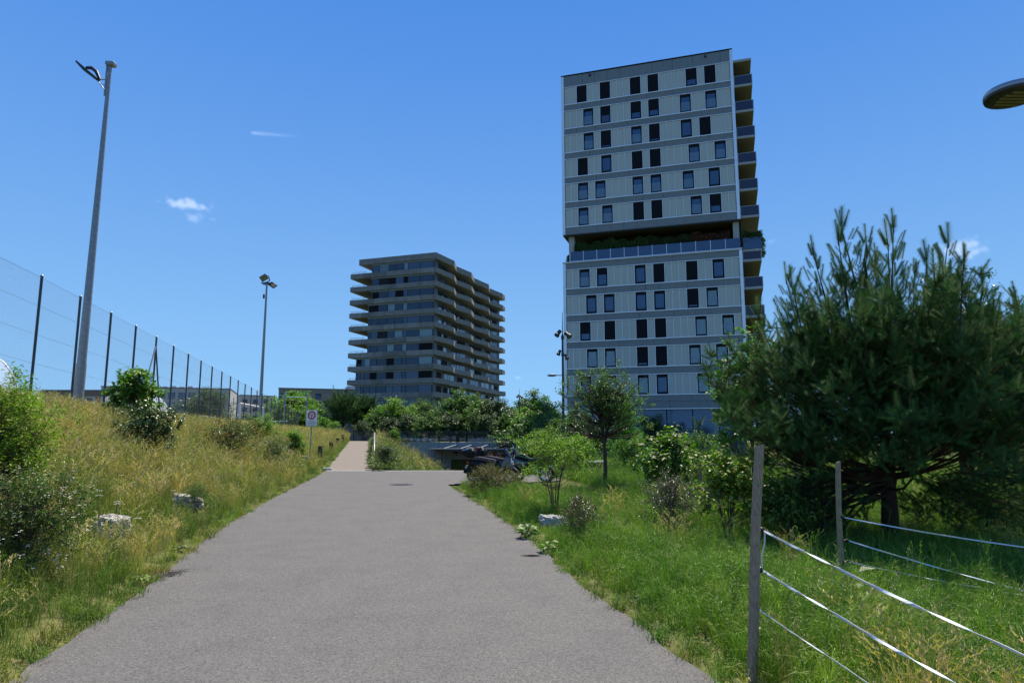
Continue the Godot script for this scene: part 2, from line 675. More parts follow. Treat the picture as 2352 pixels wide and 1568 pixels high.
	mat("tyre", Color(0.016, 0.016, 0.016), 0.85)
	mat("head_glass", Color(0.5, 0.55, 0.6), 0.1, 0.3)
	# wood and tape
	m = textured(mat("post_wood", Color(1, 1, 1), 0.85, 0.0, 0.3), noise_map(61, 0.02, [[0.0, 0.14, 0.10, 0.062], [0.5, 0.30, 0.225, 0.15], [1.0, 0.42, 0.33, 0.235]], 512, 5), 1.0)
	m.uv1_scale = Vector3(9.0, 0.9, 9.0)
	mat("insulator", Color(0.012, 0.012, 0.013), 0.4)
	mat("tape", Color(0.66, 0.70, 0.74), 0.55)
	mat("tape_thread", Color(0.40, 0.47, 0.55), 0.6)
	m = textured(mat("bed_timber", Color(1, 1, 1), 0.85), noise_map(62, 0.02, [[0.0, 0.17, 0.11, 0.07], [1.0, 0.33, 0.25, 0.18]], 256, 4), 1.0)
	m.uv1_scale = Vector3(1.0, 8.0, 8.0)
	# plants
	leaf_mat("leaf", 0.5, Color(0.62, 0.85, 0.22))
	leaf_mat("leaf_glossy", 0.33, Color(0.35, 0.5, 0.15))
	leaf_mat("leaf_dull", 0.65, Color(0.5, 0.65, 0.25))
	leaf_mat("needle", 0.7, Color(0.3, 0.5, 0.15)).metallic_specular = 0.2
	leaf_mat("blade", 0.55, Color(0.62, 0.74, 0.28))
	leaf_mat("petal", 0.6, Color(0.5, 0.5, 0.5))
	textured(mat("bark", Color(1, 1, 1), 0.95, 0.0, 0.2), noise_map(71, 0.03, [[0.0, 0.030, 0.022, 0.017], [0.5, 0.075, 0.058, 0.046], [1.0, 0.15, 0.12, 0.10]], 256, 5), 2.0).uv1_scale = Vector3(5, 1.2, 5)
	m = textured(mat("pine_bark", Color(1, 1, 1), 0.95, 0.0, 0.2), noise_map(72, 0.03, [[0.0, 0.025, 0.016, 0.012], [0.5, 0.085, 0.05, 0.036], [1.0, 0.17, 0.105, 0.075]], 512, 5), 2.0)
	m.uv1_scale = Vector3(4, 1.5, 4)
	relief(m, noise_map(73, 0.04, [[0.0, 0, 0, 0], [1.0, 1, 1, 1]], 512, 4), 3.0)
	mat("stem", Color(0.075, 0.058, 0.042), 0.9)
	mat("stem_red", Color(0.085, 0.035, 0.03), 0.8)


# ---------------------------------------------------------------- ground, road, path

func span(a: float, b: float, step: float) -> Array:
	var out := []
	var n := int(round((b - a) / step))
	for i in n:
		out.append(a + (b - a) * i / n)
	return out


func make_ground() -> void:
	var ds: Array = [-60.0, -30.0, -15.0] + span(-8.0, 36.0, 0.5) + span(36.0, 69.0, 1.0) + [69.0, 69.6, 70.19, 70.21, 71.0, 74.0, 80.0, 90.0, 110.0, 140.0, 200.0, 300.0, 500.0, 900.0, 1600.0]
	var qs: Array = [-900.0, -400.0, -200.0, -100.0, -50.0, -30.0, -20.0, -14.0, -11.0] + span(-9.5, 16.0, 0.25) + [16.0, 17.0, 18.0, 19.0, 20.0, 22.0, 26.0, 34.0, 50.0, 90.0, 180.0, 400.0, 900.0]
	var g := Geo.new()
	var rows := []
	for d in ds:
		var row := PackedVector3Array()
		for q in qs:
			var x: float = q - SKEW * clampf(d, -8.0, 110.0)
			var y := height(x, d)
			# the ground lies just under the asphalt and the path
			if (d < 33.5 and q > road_left(d) - 0.1 and q < road_right(d) + 0.1) or (d >= 22.5 and d < 71.0 and q > -2.6 and x < 6.0):
				y -= 0.05
			row.append(Vector3(x, y, -d))
		rows.append(row)
	for i in ds.size() - 1:
		for j in qs.size() - 1:
			g.quad(rows[i][j], rows[i + 1][j], rows[i + 1][j + 1], rows[i][j + 1])
	structure("ground", g.mesh(), M.soil)


func strip(ds: Array, left: Callable, right: Callable, lift: Callable, cols := 10) -> ArrayMesh:
	var g := Geo.new()
	for i in ds.size() - 1:
		for j in cols:
			var k := []
			for e in [[i, j], [i + 1, j], [i + 1, j + 1], [i, j + 1]]:
				var d: float = ds[e[0]]
				var q := lerpf(left.call(d), right.call(d), float(e[1]) / cols)
				var x := q - SKEW * d
				k.append(Vector3(x, lift.call(x, d), -d))
			g.quad(k[0], k[1], k[2], k[3])
	return g.mesh()


func make_road() -> void:
	var wob := FastNoiseLite.new()
	wob.seed = 9
	wob.frequency = 0.55
	var up := func(_x: float, d: float) -> float: return path_height(minf(d, 33.0)) + 0.004
	var l := func(d: float) -> float: return road_left(d) + 0.07 * wob.get_noise_1d(d * 2.0) + 0.03 * wob.get_noise_1d(d * 11.0)
	var r := func(d: float) -> float: return road_right(d) + 0.08 * wob.get_noise_1d(d * 2.0 + 90.0) + 0.03 * wob.get_noise_1d(d * 11.0 + 50.0)
	var road := structure("asphalt_road", strip(span(-8.0, 24.0, 0.25) + [24.0], l, r, up), M.asphalt)
	# the forecourt where the motorbikes stand and the ramp that drops to the garage
	var fl := func(d: float) -> float: return road_left(d)
	var fr := func(d: float) -> float: return lerpf(road_right(24.0), 7.2, smoothstep(23.0, 26.5, d))
	structure("asphalt_forecourt", strip(span(24.0, 33.01, 0.25) + [33.01], fl, fr, up, 16), M.asphalt)
	var rl := func(d: float) -> float: return clampf(0.1 + (path_height(d) - ramp_height(d)) / 0.52 - 0.4, 0.0, 9.0)
	var rr := func(d: float) -> float: return 7.2 + (d - 33.0) * 0.25
	var down := func(_x: float, d: float) -> float: return ramp_height(d) + 0.004
	structure("garage_ramp", strip(span(33.01, 70.0, 0.5) + [70.0], rl, rr, down, 8), M.asphalt)
	var pl := func(d: float) -> float: return -2.27 + 0.06 * wob.get_noise_1d(d + 20.0)
	var pr := func(d: float) -> float: return -0.08 + 0.03 * wob.get_noise_1d(d + 70.0)
	var climb := func(_x: float, d: float) -> float: return path_height(d) + 0.006
	structure("concrete_path", strip(span(33.01, 63.0, 0.5) + [63.0, 66.0, 72.0], pl, pr, climb, 6), M.path_surface)
	# pale concrete edging where the asphalt ends at the crest
	var edge := Geo.new()
	for i in 12:
		var q0 := -2.25 + i * 0.79
		edge.soft_box(Vector3(q0 - SKEW * 33.0, path_height(33.0) - 0.1, -33.2), Vector3(q0 + 0.78 - SKEW * 33.0, path_height(33.0) + 0.02, -33.03), 0.008)
		part(road, "edge_stone", edge.mesh(), M.kerb_stone)
		edge = Geo.new()
	# two dark stains soaked into the asphalt
	for k in [[395.0, 1318.0, 0.13, 0.28], [1222.0, 1277.0, 0.12, 0.07]]:
		var rr2 := ray(k[0], k[1])
		var d := -EYE / (rr2.y - 0.006)
		var mid := Vector3(rr2.x * d, path_height(d) + 0.008, -d)
		var g := Geo.new()
		for i in 520:
			var a := rng.randf_range(0.0, TAU)
			var rad := sqrt(-2.0 * log(1.0 - rng.randf() * 0.97)) * 0.5 * (1.0 + 0.5 * wob.get_noise_2d(cos(a) * 3.0 + k[0], sin(a) * 3.0))
			var p := mid + Vector3(cos(a) * k[2] * rad, 0, sin(a) * k[3] * rad)
			var e := rng.randf_range(0.004, 0.016)
			var tn := rng.randf_range(0.0, TAU)
			var ex := Vector3(cos(tn), 0, sin(tn)) * e
			var ez := Vector3(-sin(tn), 0, cos(tn)) * e * 0.7
			g.tri(p - ex, p + ez, p + ex)
			g.tri(p - ex, p + ex, p - ez)
		part(road, "oil_stain", g.mesh(), M.asphalt_stain).set_meta("kind", "stuff")
	# manhole
	var c := ray(922.0, 1113.0)
	var dd := -EYE / (c.y - 0.006)
	var t := thing("manhole_cover", "round dark iron manhole cover set flush in the asphalt", "manhole cover", Vector3(c.x * dd, path_height(dd) + 0.005, -dd))
	var g2 := Geo.new()
	g2.lathe([[0.30, 0.0], [0.30, 0.012], [0.0, 0.012]], 24)
	part(t, "lid", g2.mesh(), M.dark_metal)
	g2 = Geo.new()
	g2.lathe([[0.40, 0.0], [0.40, 0.010], [0.315, 0.010], [0.315, 0.0]], 24)
	part(t, "rim", g2.mesh(), M.dark_metal)
	g2 = Geo.new()
	for i in 5:
		for j in 5:
			var p := Vector3((i - 2) * 0.09, 0.012, (j - 2) * 0.09)
			if p.length() < 0.26:
				g2.box(p - Vector3(0.022, 0, 0.022), p + Vector3(0.022, 0.006, 0.022))
	part(t, "raised_studs", g2.mesh(), M.dark_metal).set_meta("kind", "stuff")


# ---------------------------------------------------------------- the tower of panels

func ring_frame(w: float, h: float, side: float, top: float, bottom: float, depth: float) -> ArrayMesh:
	var g := Geo.new()
	g.box(Vector3(0, 0, 0), Vector3(side, h, depth))
	g.box(Vector3(w - side, 0, 0), Vector3(w, h, depth))
	g.box(Vector3(side, 0, 0), Vector3(w - side, bottom, depth))
	g.box(Vector3(side, h - top, 0), Vector3(w - side, h, depth))
	return g.mesh()


func make_tower() -> void:
	var a := px(1293, 500, 75.0)
	var t := thing("apartment_tower", "tall grey tower clad in pale panels, split by a planted terrace halfway up", "tower", Vector3(a.x, 0.0, -75.0), deg_to_rad(-17.6))
	var wide := 19.1
	var deep := 17.0
	var low_top := 21.5
	var up0 := 24.65
	var top := 44.0
	slab(t, "wall", Vector3(0.2, 5.0, -deep), Vector3(wide - 0.2, low_top - 0.15, -0.3), M.facade_band)
	slab(t, "wall", Vector3(0.2, up0 + 0.05, -deep), Vector3(wide - 0.2, top - 0.1, -0.3), M.facade_band)
	slab(t, "roof", Vector3(-0.05, top - 0.1, -deep), Vector3(wide + 0.05, top + 0.02, 0.06), M.window_frame)
	slab(t, "terrace_floor", Vector3(-0.05, low_top - 0.15, -deep), Vector3(wide + 0.05, low_top, 0.12), M.facade_joint)
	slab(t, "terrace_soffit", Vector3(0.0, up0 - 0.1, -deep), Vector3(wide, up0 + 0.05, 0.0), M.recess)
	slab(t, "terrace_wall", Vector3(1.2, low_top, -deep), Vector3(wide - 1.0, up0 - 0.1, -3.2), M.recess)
	# bright metal strips at the two corners, in storey-high lengths
	for x in [[-0.05, 0.27], [wide - 0.27, wide + 0.05]]:
		for y in 6:
			slab(t, "corner_strip", Vector3(x[0], 5.0 + y * 2.73, -0.5), Vector3(x[1], 5.0 + y * 2.73 + 2.71, 0.03), M.facade_trim)
			slab(t, "corner_strip", Vector3(x[0], up0 + 0.06 + y * 3.2, -0.5), Vector3(x[1], up0 + 0.06 + y * 3.2 + 3.18, 0.03), M.facade_trim)
	var rows := [
		[40.40, "PPbPPbPPPbPbPPPPhPbPP"], [37.45, "PPPgPdPPPhPhPPPgPPgPP"], [34.50, "PPPgPsPPPoPsPPPlPbPPP"],
		[31.55, "PPbPPlPPPbPbPPPPgPPgP"], [28.60, "PPgPgPPPPgPgPPPgPPlPP"], [25.65, "PPgPPgPPPbPbPPPPgPhPP"],
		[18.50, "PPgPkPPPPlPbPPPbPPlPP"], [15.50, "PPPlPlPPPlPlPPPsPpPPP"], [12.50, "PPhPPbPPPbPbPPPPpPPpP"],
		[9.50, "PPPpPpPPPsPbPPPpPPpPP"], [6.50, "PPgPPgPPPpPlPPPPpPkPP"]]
	var ph := 2.06
	var pw := (wide - 0.6 - 6 * 1.25) / 15.0
	var frame := ring_frame(1.23, ph, 0.17, 0.30, 0.18, 0.1)
	var slats := Geo.new()
	for i in 17:
		slats.box(Vector3(0.0, i * 0.093, 0), Vector3(0.88, i * 0.093 + 0.012, 0.05), Transform3D(Basis(Vector3.RIGHT, -0.5), Vector3(0, 0.01, 0)))
	var slat_mesh := slats.mesh()
	var disc := Geo.new()
	disc.lathe([[0.31, 0.0], [0.31, 0.02], [0.0, 0.02]], 20, Transform3D(Basis(Vector3.RIGHT, PI / 2), Vector3.ZERO))
	for r in rows:
		var y0: float = r[0]
		var x := 0.3
		# the sill and the head are bright rails along the whole front
		slab(t, "sill_rail", Vector3(0.27, y0 - 0.13, -0.25), Vector3(wide - 0.27, y0 - 0.04, 0.07), M.facade_trim)
		slab(t, "head_rail", Vector3(0.27, y0 + ph + 0.015, -0.25), Vector3(wide - 0.27, y0 + ph + 0.075, 0.03), M.facade_trim)
		for k in r[1].length():
			var ch: String = r[1][k]
			if ch == "P":
				part(t, "facade_panel", bx(Vector3(pw - 0.085, ph, 0.06)), M.facade_panel, Vector3(x + pw / 2.0, y0 + ph / 2.0 - 0.015, -0.07 + rng.randf_range(-0.004, 0.004)))
				x += pw
			else:
				var w := part(t, "window", frame, M.window_frame, Vector3(x + 0.01, y0 - 0.02, -0.14))
				var full := 1.0
				if ch in "bs":
					full = 0.0 if ch == "b" else 0.14
				elif ch in "hk":
					full = 0.42 if ch == "h" else 0.74
				elif ch == "d":
					full = 0.55
				if full > 0.0:
					var gl: Material = M.glass
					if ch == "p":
						gl = M.glass_pale  # pale curtains and reflected cloud, both put into the glass colour
					elif ch == "d":
						gl = M.glass_dark
					part(w, "pane", bx(Vector3(0.90, 1.60, 0.03)), gl, Vector3(0.615, 0.97, 0.045))
					if ch in "gpo":
						part(w, "guard_pane", bx(Vector3(0.96, 0.98, 0.012)), M.guard_glass, Vector3(0.615, 0.64, 0.115))
				if full < 1.0:
					var h := 1.64 * (1.0 - full)
					part(w, "shutter", bx(Vector3(0.91, h + 0.04, 0.04)), M.shutter, Vector3(0.615, 1.77 - h / 2.0, 0.085 if full > 0.0 else 0.065))
				if ch == "l":
					part(w, "blind", slat_mesh, M.blind_slat, Vector3(0.175, 0.2, 0.075))
				if ch == "o":
					part(w, "round_sticker", disc.mesh(), M.glass_pale, Vector3(0.615, 0.62, 0.06))
				x += 1.25
			if k < r[1].length() - 1:
				part(t, "mullion", bx(Vector3(0.055, ph + 0.06, 0.10)), M.facade_trim, Vector3(x, y0 + ph / 2.0 - 0.01, -0.05))
	# bands between the rows, in plates with a bright joint behind
	var bands := [[42.54, 43.88], [39.59, 40.26], [36.64, 37.31], [33.69, 34.36], [30.74, 31.41], [27.79, 28.46], [up0 + 0.06, 25.51],
		[20.64, 21.33], [17.64, 18.36], [14.64, 15.36], [11.64, 12.36], [8.64, 9.36], [5.72, 6.36], [5.0, 5.69]]
	for b in bands:
		var x := 0.29
		while x < wide - 0.3:
			var e: float = minf(wide - 0.29, x + pw * rng.randi_range(2, 5))
			if wide - e < 1.2:
				e = wide - 0.29
			slab(t, "band_plate", Vector3(x, b[0], -0.28), Vector3(e - 0.025, b[1], rng.randf_range(-0.006, 0.0)), M.facade_band)
			x = e
	slab(t, "joint_backing", Vector3(0.28, 5.0, -0.31), Vector3(wide - 0.28, 21.3, -0.2), M.facade_joint)
	slab(t, "joint_backing", Vector3(0.28, up0 + 0.06, -0.31), Vector3(wide - 0.28, 43.85, -0.2), M.facade_joint)
	slab(t, "base_flashing", Vector3(0.0, 4.88, -0.4), Vector3(wide, 4.97, 0.05), M.facade_trim)
	# glass ground floor
	slab(t, "ground_floor_core", Vector3(0.4, -0.6, -deep), Vector3(wide - 0.4, 4.88, -0.6), M.recess)
	for i in 7:
		var x0 := 0.3 + i * 2.64
		slab(t, "shop_pane", Vector3(x0 + 0.05, 1.75, -0.45), Vector3(x0 + 2.59, 4.82, -0.4), M.glass_base)
		slab(t, "shop_pane", Vector3(x0 + 0.05, -0.6, -0.45), Vector3(x0 + 2.59, 1.68, -0.4), M.glass_base)
		slab(t, "shop_mullion", Vector3(x0 - 0.045, -0.6, -0.5), Vector3(x0 + 0.045, 4.88, -0.33), M.window_frame)
	# planted terrace: columns, glass balustrade, hedges
	for x in [0.55, wide - 0.75]:
		slab(t, "column", Vector3(x, low_top, -1.1), Vector3(x + 0.62, up0 - 0.1, -0.48), M.balcony_edge)
	for i in 12:
		var x0 := 0.75 + i * 1.525
		slab(t, "balustrade_pane", Vector3(x0 + 0.03, low_top + 0.14, -0.16), Vector3(x0 + 1.495, low_top + 1.18, -0.13), M.balustrade)
		slab(t, "balustrade_post", Vector3(x0 - 0.025, low_top, -0.19), Vector3(x0 + 0.025, low_top + 1.22, -0.12), M.facade_trim)
	slab(t, "balustrade_rail", Vector3(0.75, low_top + 0.05, -0.19), Vector3(wide + 0.1, low_top + 0.11, -0.11), M.facade_trim)
	# balconies run along the right-hand side; we see their ends
	var bw := 1.95
	for y in [42.75, 39.85, 36.9, 33.95, 31.0, 28.05, 25.1, 20.35, 17.4, 14.4, 11.4, 8.4]:
		var is_roof: bool = y > 42.0
		slab(t, "balcony_slab", Vector3(wide + 0.06, y - 0.22, -11.0), Vector3(wide + bw, y + 0.03, -0.35), M.balcony_edge)
		slab(t, "balcony_ceiling", Vector3(wide + 0.1, y - 0.245, -10.9), Vector3(wide + bw - 0.05, y - 0.225, -0.45), M.wood_soffit)
		if is_roof:
			continue
		slab(t, "balcony_panel", Vector3(wide + 0.16, y + 0.06, -0.45), Vector3(wide + bw - 0.06, y + 1.02, -0.40), M.balcony_panel)
		slab(t, "balcony_panel", Vector3(wide + bw - 0.06, y + 0.06, -10.9), Vector3(wide + bw - 0.02, y + 1.02, -0.47), M.balcony_panel)
		var rim := Geo.new()
		rim.box(Vector3(wide + 0.08, y + 0.03, -0.46), Vector3(wide + 0.15, y + 1.08, -0.38))
		rim.box(Vector3(wide + bw - 0.055, y + 0.03, -0.46), Vector3(wide + bw + 0.02, y + 1.08, -0.38))
		rim.box(Vector3(wide + 0.15, y + 1.03, -0.46), Vector3(wide + bw - 0.055, y + 1.08, -0.38))
		part(t, "balcony_rim", rim.mesh(), M.lamp_rim)
	slab(t, "balcony_back_wall", Vector3(wide + 0.02, 5.0, -11.5), Vector3(wide + 0.09, 42.5, -0.6), M.recess)
	slab(t, "balcony_end_wall", Vector3(wide + 0.1, 5.0, -11.3), Vector3(wide + bw, 42.5, -11.05), M.soffit)
	slab(t, "balustrade_pane", Vector3(wide + 0.2, low_top - 0.05, -0.30), Vector3(wide + bw + 0.1, low_top + 1.2, -0.26), M.balustrade)
	slab(t, "balcony_slab", Vector3(wide + 0.1, low_top - 0.3, -11.0), Vector3(wide + bw + 0.1, low_top - 0.08, -0.3), M.balcony_edge)
	for x in [3.3, 16.2]:
		slab(t, "facade_lamp", Vector3(x, 43.45, 0.0), Vector3(x + 0.22, 43.65, 0.22), M.dark_metal)
	# hedge and shrubs on the terrace
	terrace_plants(t, [[1.0, 9.6, -0.95, low_top + 1.25, 1.75, Color(0.055, 0.11, 0.035)], [9.2, 14.8, -1.15, low_top + 1.2, 1.6, Color(0.06, 0.085, 0.035)], [14.2, 18.0, -1.0, low_top + 1.25, 1.5, Color(0.12, 0.055, 0.035)]], "terrace_hedge")
	terrace_plants(t, [[wide + 0.15, wide + 2.1, -0.75, low_top + 1.15, 1.25, Color(0.045, 0.085, 0.025)], [wide + 1.7, wide + 2.35, -1.3, low_top + 0.3, 1.9, Color(0.10, 0.16, 0.03)], [-0.05, 0.6, -2.4, low_top + 0.8, 0.9, Color(0.04, 0.07, 0.025)]], "terrace_hedge")  # bed at the far right end: sunlight painted in as yellow-green leaf colour


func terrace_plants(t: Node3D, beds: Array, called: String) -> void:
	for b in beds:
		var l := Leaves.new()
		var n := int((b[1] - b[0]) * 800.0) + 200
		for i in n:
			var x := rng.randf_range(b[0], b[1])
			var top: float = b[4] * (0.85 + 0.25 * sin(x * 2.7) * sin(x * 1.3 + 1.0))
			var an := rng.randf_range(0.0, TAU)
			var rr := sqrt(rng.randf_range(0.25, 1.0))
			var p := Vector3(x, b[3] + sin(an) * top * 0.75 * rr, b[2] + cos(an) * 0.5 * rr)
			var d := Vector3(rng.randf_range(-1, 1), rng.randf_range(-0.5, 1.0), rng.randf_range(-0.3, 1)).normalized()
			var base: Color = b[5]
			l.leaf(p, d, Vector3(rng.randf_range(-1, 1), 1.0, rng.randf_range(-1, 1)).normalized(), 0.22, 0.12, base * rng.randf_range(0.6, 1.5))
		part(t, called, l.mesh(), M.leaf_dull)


# ---------------------------------------------------------------- the tower of concrete balconies

func plan(points: Array) -> PackedVector2Array:
	var out := PackedVector2Array()
	for p in points:
		out.append(Vector2(p[0], -p[1]))
	return out


func make_balcony_tower() -> void:
	var o := Vector3(-20.0, 1.4, -150.0)
	var t := thing("balcony_tower", "grey apartment tower ringed by zigzag concrete balcony bands", "tower", o)
	var corner := Vector2(-15.8, 137.8)
	var left := Vector2(-35.0, 144.4)
	var right := Vector2(-1.9, 181.4)
	var along := (left - corner).normalized()
	var inward := Vector2(0.325, 0.946)
	var teeth := [[-12.54, 144.84], [-12.46, 149.38], [-9.44, 155.26], [-9.08, 160.73], [-5.82, 167.5], [-5.71, 171.91], [-2.53, 178.26]]
	var low_teeth := []
	for k in 6:
		var p := corner.lerp(right, (k + 0.74) / 6.0) + Vector2(0.953, -0.303) * 0.85
		low_teeth.append([p.x, p.y])
		if k < 5:
			p = corner.lerp(right, (k + 1.0) / 6.0)
			low_teeth.append([p.x, p.y])
	var tops := [40.3]
	for k in 13:
		tops.append(37.2 - k * 2.87)
	var tones := [M.tower_concrete, M.tower_concrete, M.tower_concrete_pale, M.tower_concrete_dark, M.tower_concrete]
	for k in tops.size():
		var y1: float = tops[k] - o.y
		var y0: float = y1 - (1.2 if k == 0 else 1.02)
		var end := left if k > 0 else corner + along * 18.3
		var side: Array = teeth if k < 9 else low_teeth
		var pts := [[end.x, end.y], [corner.x, corner.y]] + side + [[right.x, right.y], [right.x - 15.0, right.y + 5.5], [end.x + inward.x * 18.0, end.y + inward.y * 18.0]]
		for p in pts:
			p[0] = p[0] - o.x
			p[1] = p[1] + o.z
		var g := Geo.new()
		g.prism(plan(pts), y0, y1)
		part(t, "balcony_band" if k else "roof_slab", g.mesh(), M.tower_concrete)
		if k == 0:
			var cap := Geo.new()
			cap.prism(plan(pts), y1 + 0.003, y1 + 0.07)
			part(t, "roof_edge", cap.mesh(), M.lamp_rim)
			for p in pts:
				p[0] = p[0] + o.x
				p[1] = p[1] - o.z
			continue
		# separate cast panels on the left face, each of its own tone
		var len_left := corner.distance_to(left)
		var cuts := [0.35, 3.3, 6.4, 9.4, 11.7, 14.4, 17.2, len_left]
		for j in cuts.size() - 1:
			var pa: Vector2 = corner + along * (cuts[j] + 0.02)
			var pb: Vector2 = corner + along * (cuts[j + 1] - 0.02)
			face_plate(t, "band_panel", pa - Vector2(o.x, -o.z), pb - Vector2(o.x, -o.z), y0 - 0.004, y1 + 0.004, tones[rng.randi() % tones.size()])
		var prev := corner
		for j in side.size() + 1:
			var nx := right if j == side.size() else Vector2(side[j][0] + o.x, side[j][1] - o.z)
			var d := (nx - prev).normalized()
			if prev.distance_to(nx) > 1.2:
				face_plate(t, "band_panel", prev + d * 0.03 - Vector2(o.x, -o.z), nx - d * 0.03 - Vector2(o.x, -o.z), y0 - 0.004, y1 + 0.004, M.tower_concrete)
			prev = nx
		for p in side:
			p[0] = p[0] + o.x
			p[1] = p[1] - o.z
		# the storey above this band: dark glazed wall set back from the edge
		var roof_y: float = tops[k - 1] - o.y - (1.2 if k == 1 else 1.02)
		var reach := 15.4 if k < 4 else (16.0 if k < 8 else 18.6)
		var gl := corner + along * reach + inward * 0.55
		var gc := corner + inward * 0.55 + along * 0.45
		var gr := right + Vector2(-1.5, -0.6)
		var walls := [[gl.x, gl.y], [gc.x, gc.y], [gc.x + 0.36, gc.y + 1.2]]
		for j in range(1, side.size(), 2):
			walls.append([side[j][0] - 1.3, side[j][1] - 0.4])
		walls += [[gr.x, gr.y], [gr.x - 13.0, gr.y + 4.0], [gl.x + inward.x * 14.0, gl.y + inward.y * 14.0]]
		for p in walls:
			p[0] = p[0] - o.x
			p[1] = p[1] + o.z
		g = Geo.new()
		g.prism(plan(walls), y1 - 0.3, roof_y)
		part(t, "storey_wall", g.mesh(), M.tower2_frame)
		# header under the next band
		face_plate(t, "header", gl - along * -0.1 - Vector2(o.x, -o.z), gc - Vector2(o.x, -o.z), roof_y - 0.34, roof_y - 0.02, M.facade_band, 0.2)
		# panes of the left face
		var ga := gl - gc
		var run := ga.length()
		var dir := ga / run
		var x := 0.3
		var spans := [3.0, 2.9, 1.0, 1.9, 1.7, 2.3, 1.6, 1.4, 0.7, 1.6, 1.6]
		var n := 0
		while x < run - 0.6:
			var w: float = minf(spans[n % spans.size()], run - 0.15 - x)
			var kind := rng.randf()
			var m: Material = M.tower_glass
			if kind < 0.22:
				m = M.shutter
			elif kind < 0.4:
				m = M.glass_dark
			elif kind < 0.5:
				m = M.glass_pale
			var pane := face_plate(t, "pane", gc + dir * (x + 0.06) - Vector2(o.x, -o.z), gc + dir * (x + w - 0.08) - Vector2(o.x, -o.z), y1 + 0.03, roof_y - 0.38, m, 0.09)
			if n == 5:
				for s in 4:
					face_plate(pane, "louvre", gc + dir * (x + 0.06) - Vector2(o.x, -o.z), gc + dir * (x + w - 0.08) - Vector2(o.x, -o.z), y1 + 0.26 + s * 0.3, y1 + 0.33 + s * 0.3, M.tower2_frame, 0.14)
			x += w
			n += 1
		# panes and posts behind the zigzag
		for j in range(2, walls.size() - 3):
			var wa := Vector2(walls[j][0], walls[j][1])
			var wb := Vector2(walls[j + 1][0], walls[j + 1][1])
			var wd := (wb - wa).normalized()
			var wl := wa.distance_to(wb)
			for s in [[0.08, 0.34], [0.37, 0.47], [0.5, 0.8]]:
				var kind := rng.randf()
				face_plate(t, "pane", wa + wd * (wl * s[0]), wa + wd * (wl * s[1]), y1 + 0.02, roof_y - 0.42, M.shutter if kind < 0.42 else (M.glass_pale if kind > 0.8 else M.glass_dark), 0.06, -1.0)
		# handrail of the open balcony at the left end
		var rail := Geo.new()
		var e0 := Vector3(left.x - o.x + 0.3, y1 + 0.42, -left.y - o.z - 0.2)
		var e1 := e0 + Vector3(-along.x * 3.6, 0, along.y * 3.6)
		rail.rod(e0, e1, 0.03, 4)
		rail.rod(e0 - Vector3(0, 0.2, 0), e1 - Vector3(0, 0.2, 0), 0.02, 4)
		for s in 3:
			var p: Vector3 = e0.lerp(e1, 0.05 + s * 0.4)
			rail.rod(p - Vector3(0, 0.5, 0), p, 0.025, 4)
		part(t, "handrail", rail.mesh(), M.galvanised)
	var base := Geo.new()
	var bp := [[corner.x - 0.5 - o.x, corner.y + 0.9 + o.z], [right.x - 2.0 - o.x, right.y + o.z], [right.x - 15.0 - o.x, right.y + 4.0 + o.z], [left.x + 5.0 - o.x, left.y + 14.0 + o.z], [left.x + 1.2 - o.x, left.y + 0.2 + o.z]]
	base.prism(plan(bp), -0.3, 1.6)
	part(t, "plinth", base.mesh(), M.tower_concrete_dark)
	var vent := Geo.new()
	vent.box(Vector3(2.0, 38.95, -24.0), Vector3(4.5, 39.5, -22.0))
	part(t, "roof_vent", vent.mesh(), M.roof_metal)


# a thin plate standing on the line from a to b (plan x, distance), proud by `out` towards the camera side
func face_plate(t: Node, called: String, a: Vector2, b: Vector2, y0: float, y1: float, m: Material, out := 0.05, flip := 1.0) -> MeshInstance3D:
	var d := (b - a).normalized()
	var nrm := Vector2(d.y, -d.x)
	if nrm.y > 0.0:
		nrm = -nrm
	if flip < 0.0 and nrm.x < 0.0:
		nrm = -nrm
	var g := Geo.new()
	g.prism(PackedVector2Array([Vector2(a.x, -a.y), Vector2(b.x, -b.y), Vector2(b.x + nrm.x * out, -(b.y + nrm.y * out)), Vector2(a.x + nrm.x * out, -(a.y + nrm.y * out))]), y0, y1)
	return part(t, called, g.mesh(), m)


# ---------------------------------------------------------------- buildings far behind

func far_block(called: String, label: String, at: Vector3, turn: float, size: Vector3, wall: Material) -> Node3D:
	var t := thing(called, label, "building", at, turn)
	slab(t, "wall", Vector3(0, -1.5, -size.z), Vector3(size.x, size.y - 0.25, 0), wall)
	slab(t, "roof", Vector3(-0.15, size.y - 0.25, -size.z - 0.15), Vector3(size.x + 0.15, size.y, 0.15), M.brown_roof)
	return t


func far_window(t: Node3D, x: float, y: float, w: float, h: float, glass: Material, z := 0.0, frame: Material = null) -> void:
	var g := Geo.new()
	g.box(Vector3(0, 0, 0), Vector3(w, 0.12, 0.1))
	g.box(Vector3(0, h - 0.12, 0), Vector3(w, h, 0.1))
	g.box(Vector3(0, 0.12, 0), Vector3(0.12, h - 0.12, 0.1))
	g.box(Vector3(w - 0.12, 0.12, 0), Vector3(w, h - 0.12, 0.1))
	g.box(Vector3(w * 0.6, 0.12, 0), Vector3(w * 0.6 + 0.07, h - 0.12, 0.08))
	var o := part(t, "window", g.mesh(), frame if frame else M.window_frame, Vector3(x, y, z - 0.02))
	part(o, "pane", bx(Vector3(w - 0.24, h - 0.24, 0.03)), glass, Vector3(w / 2.0, h / 2.0, 0.035))


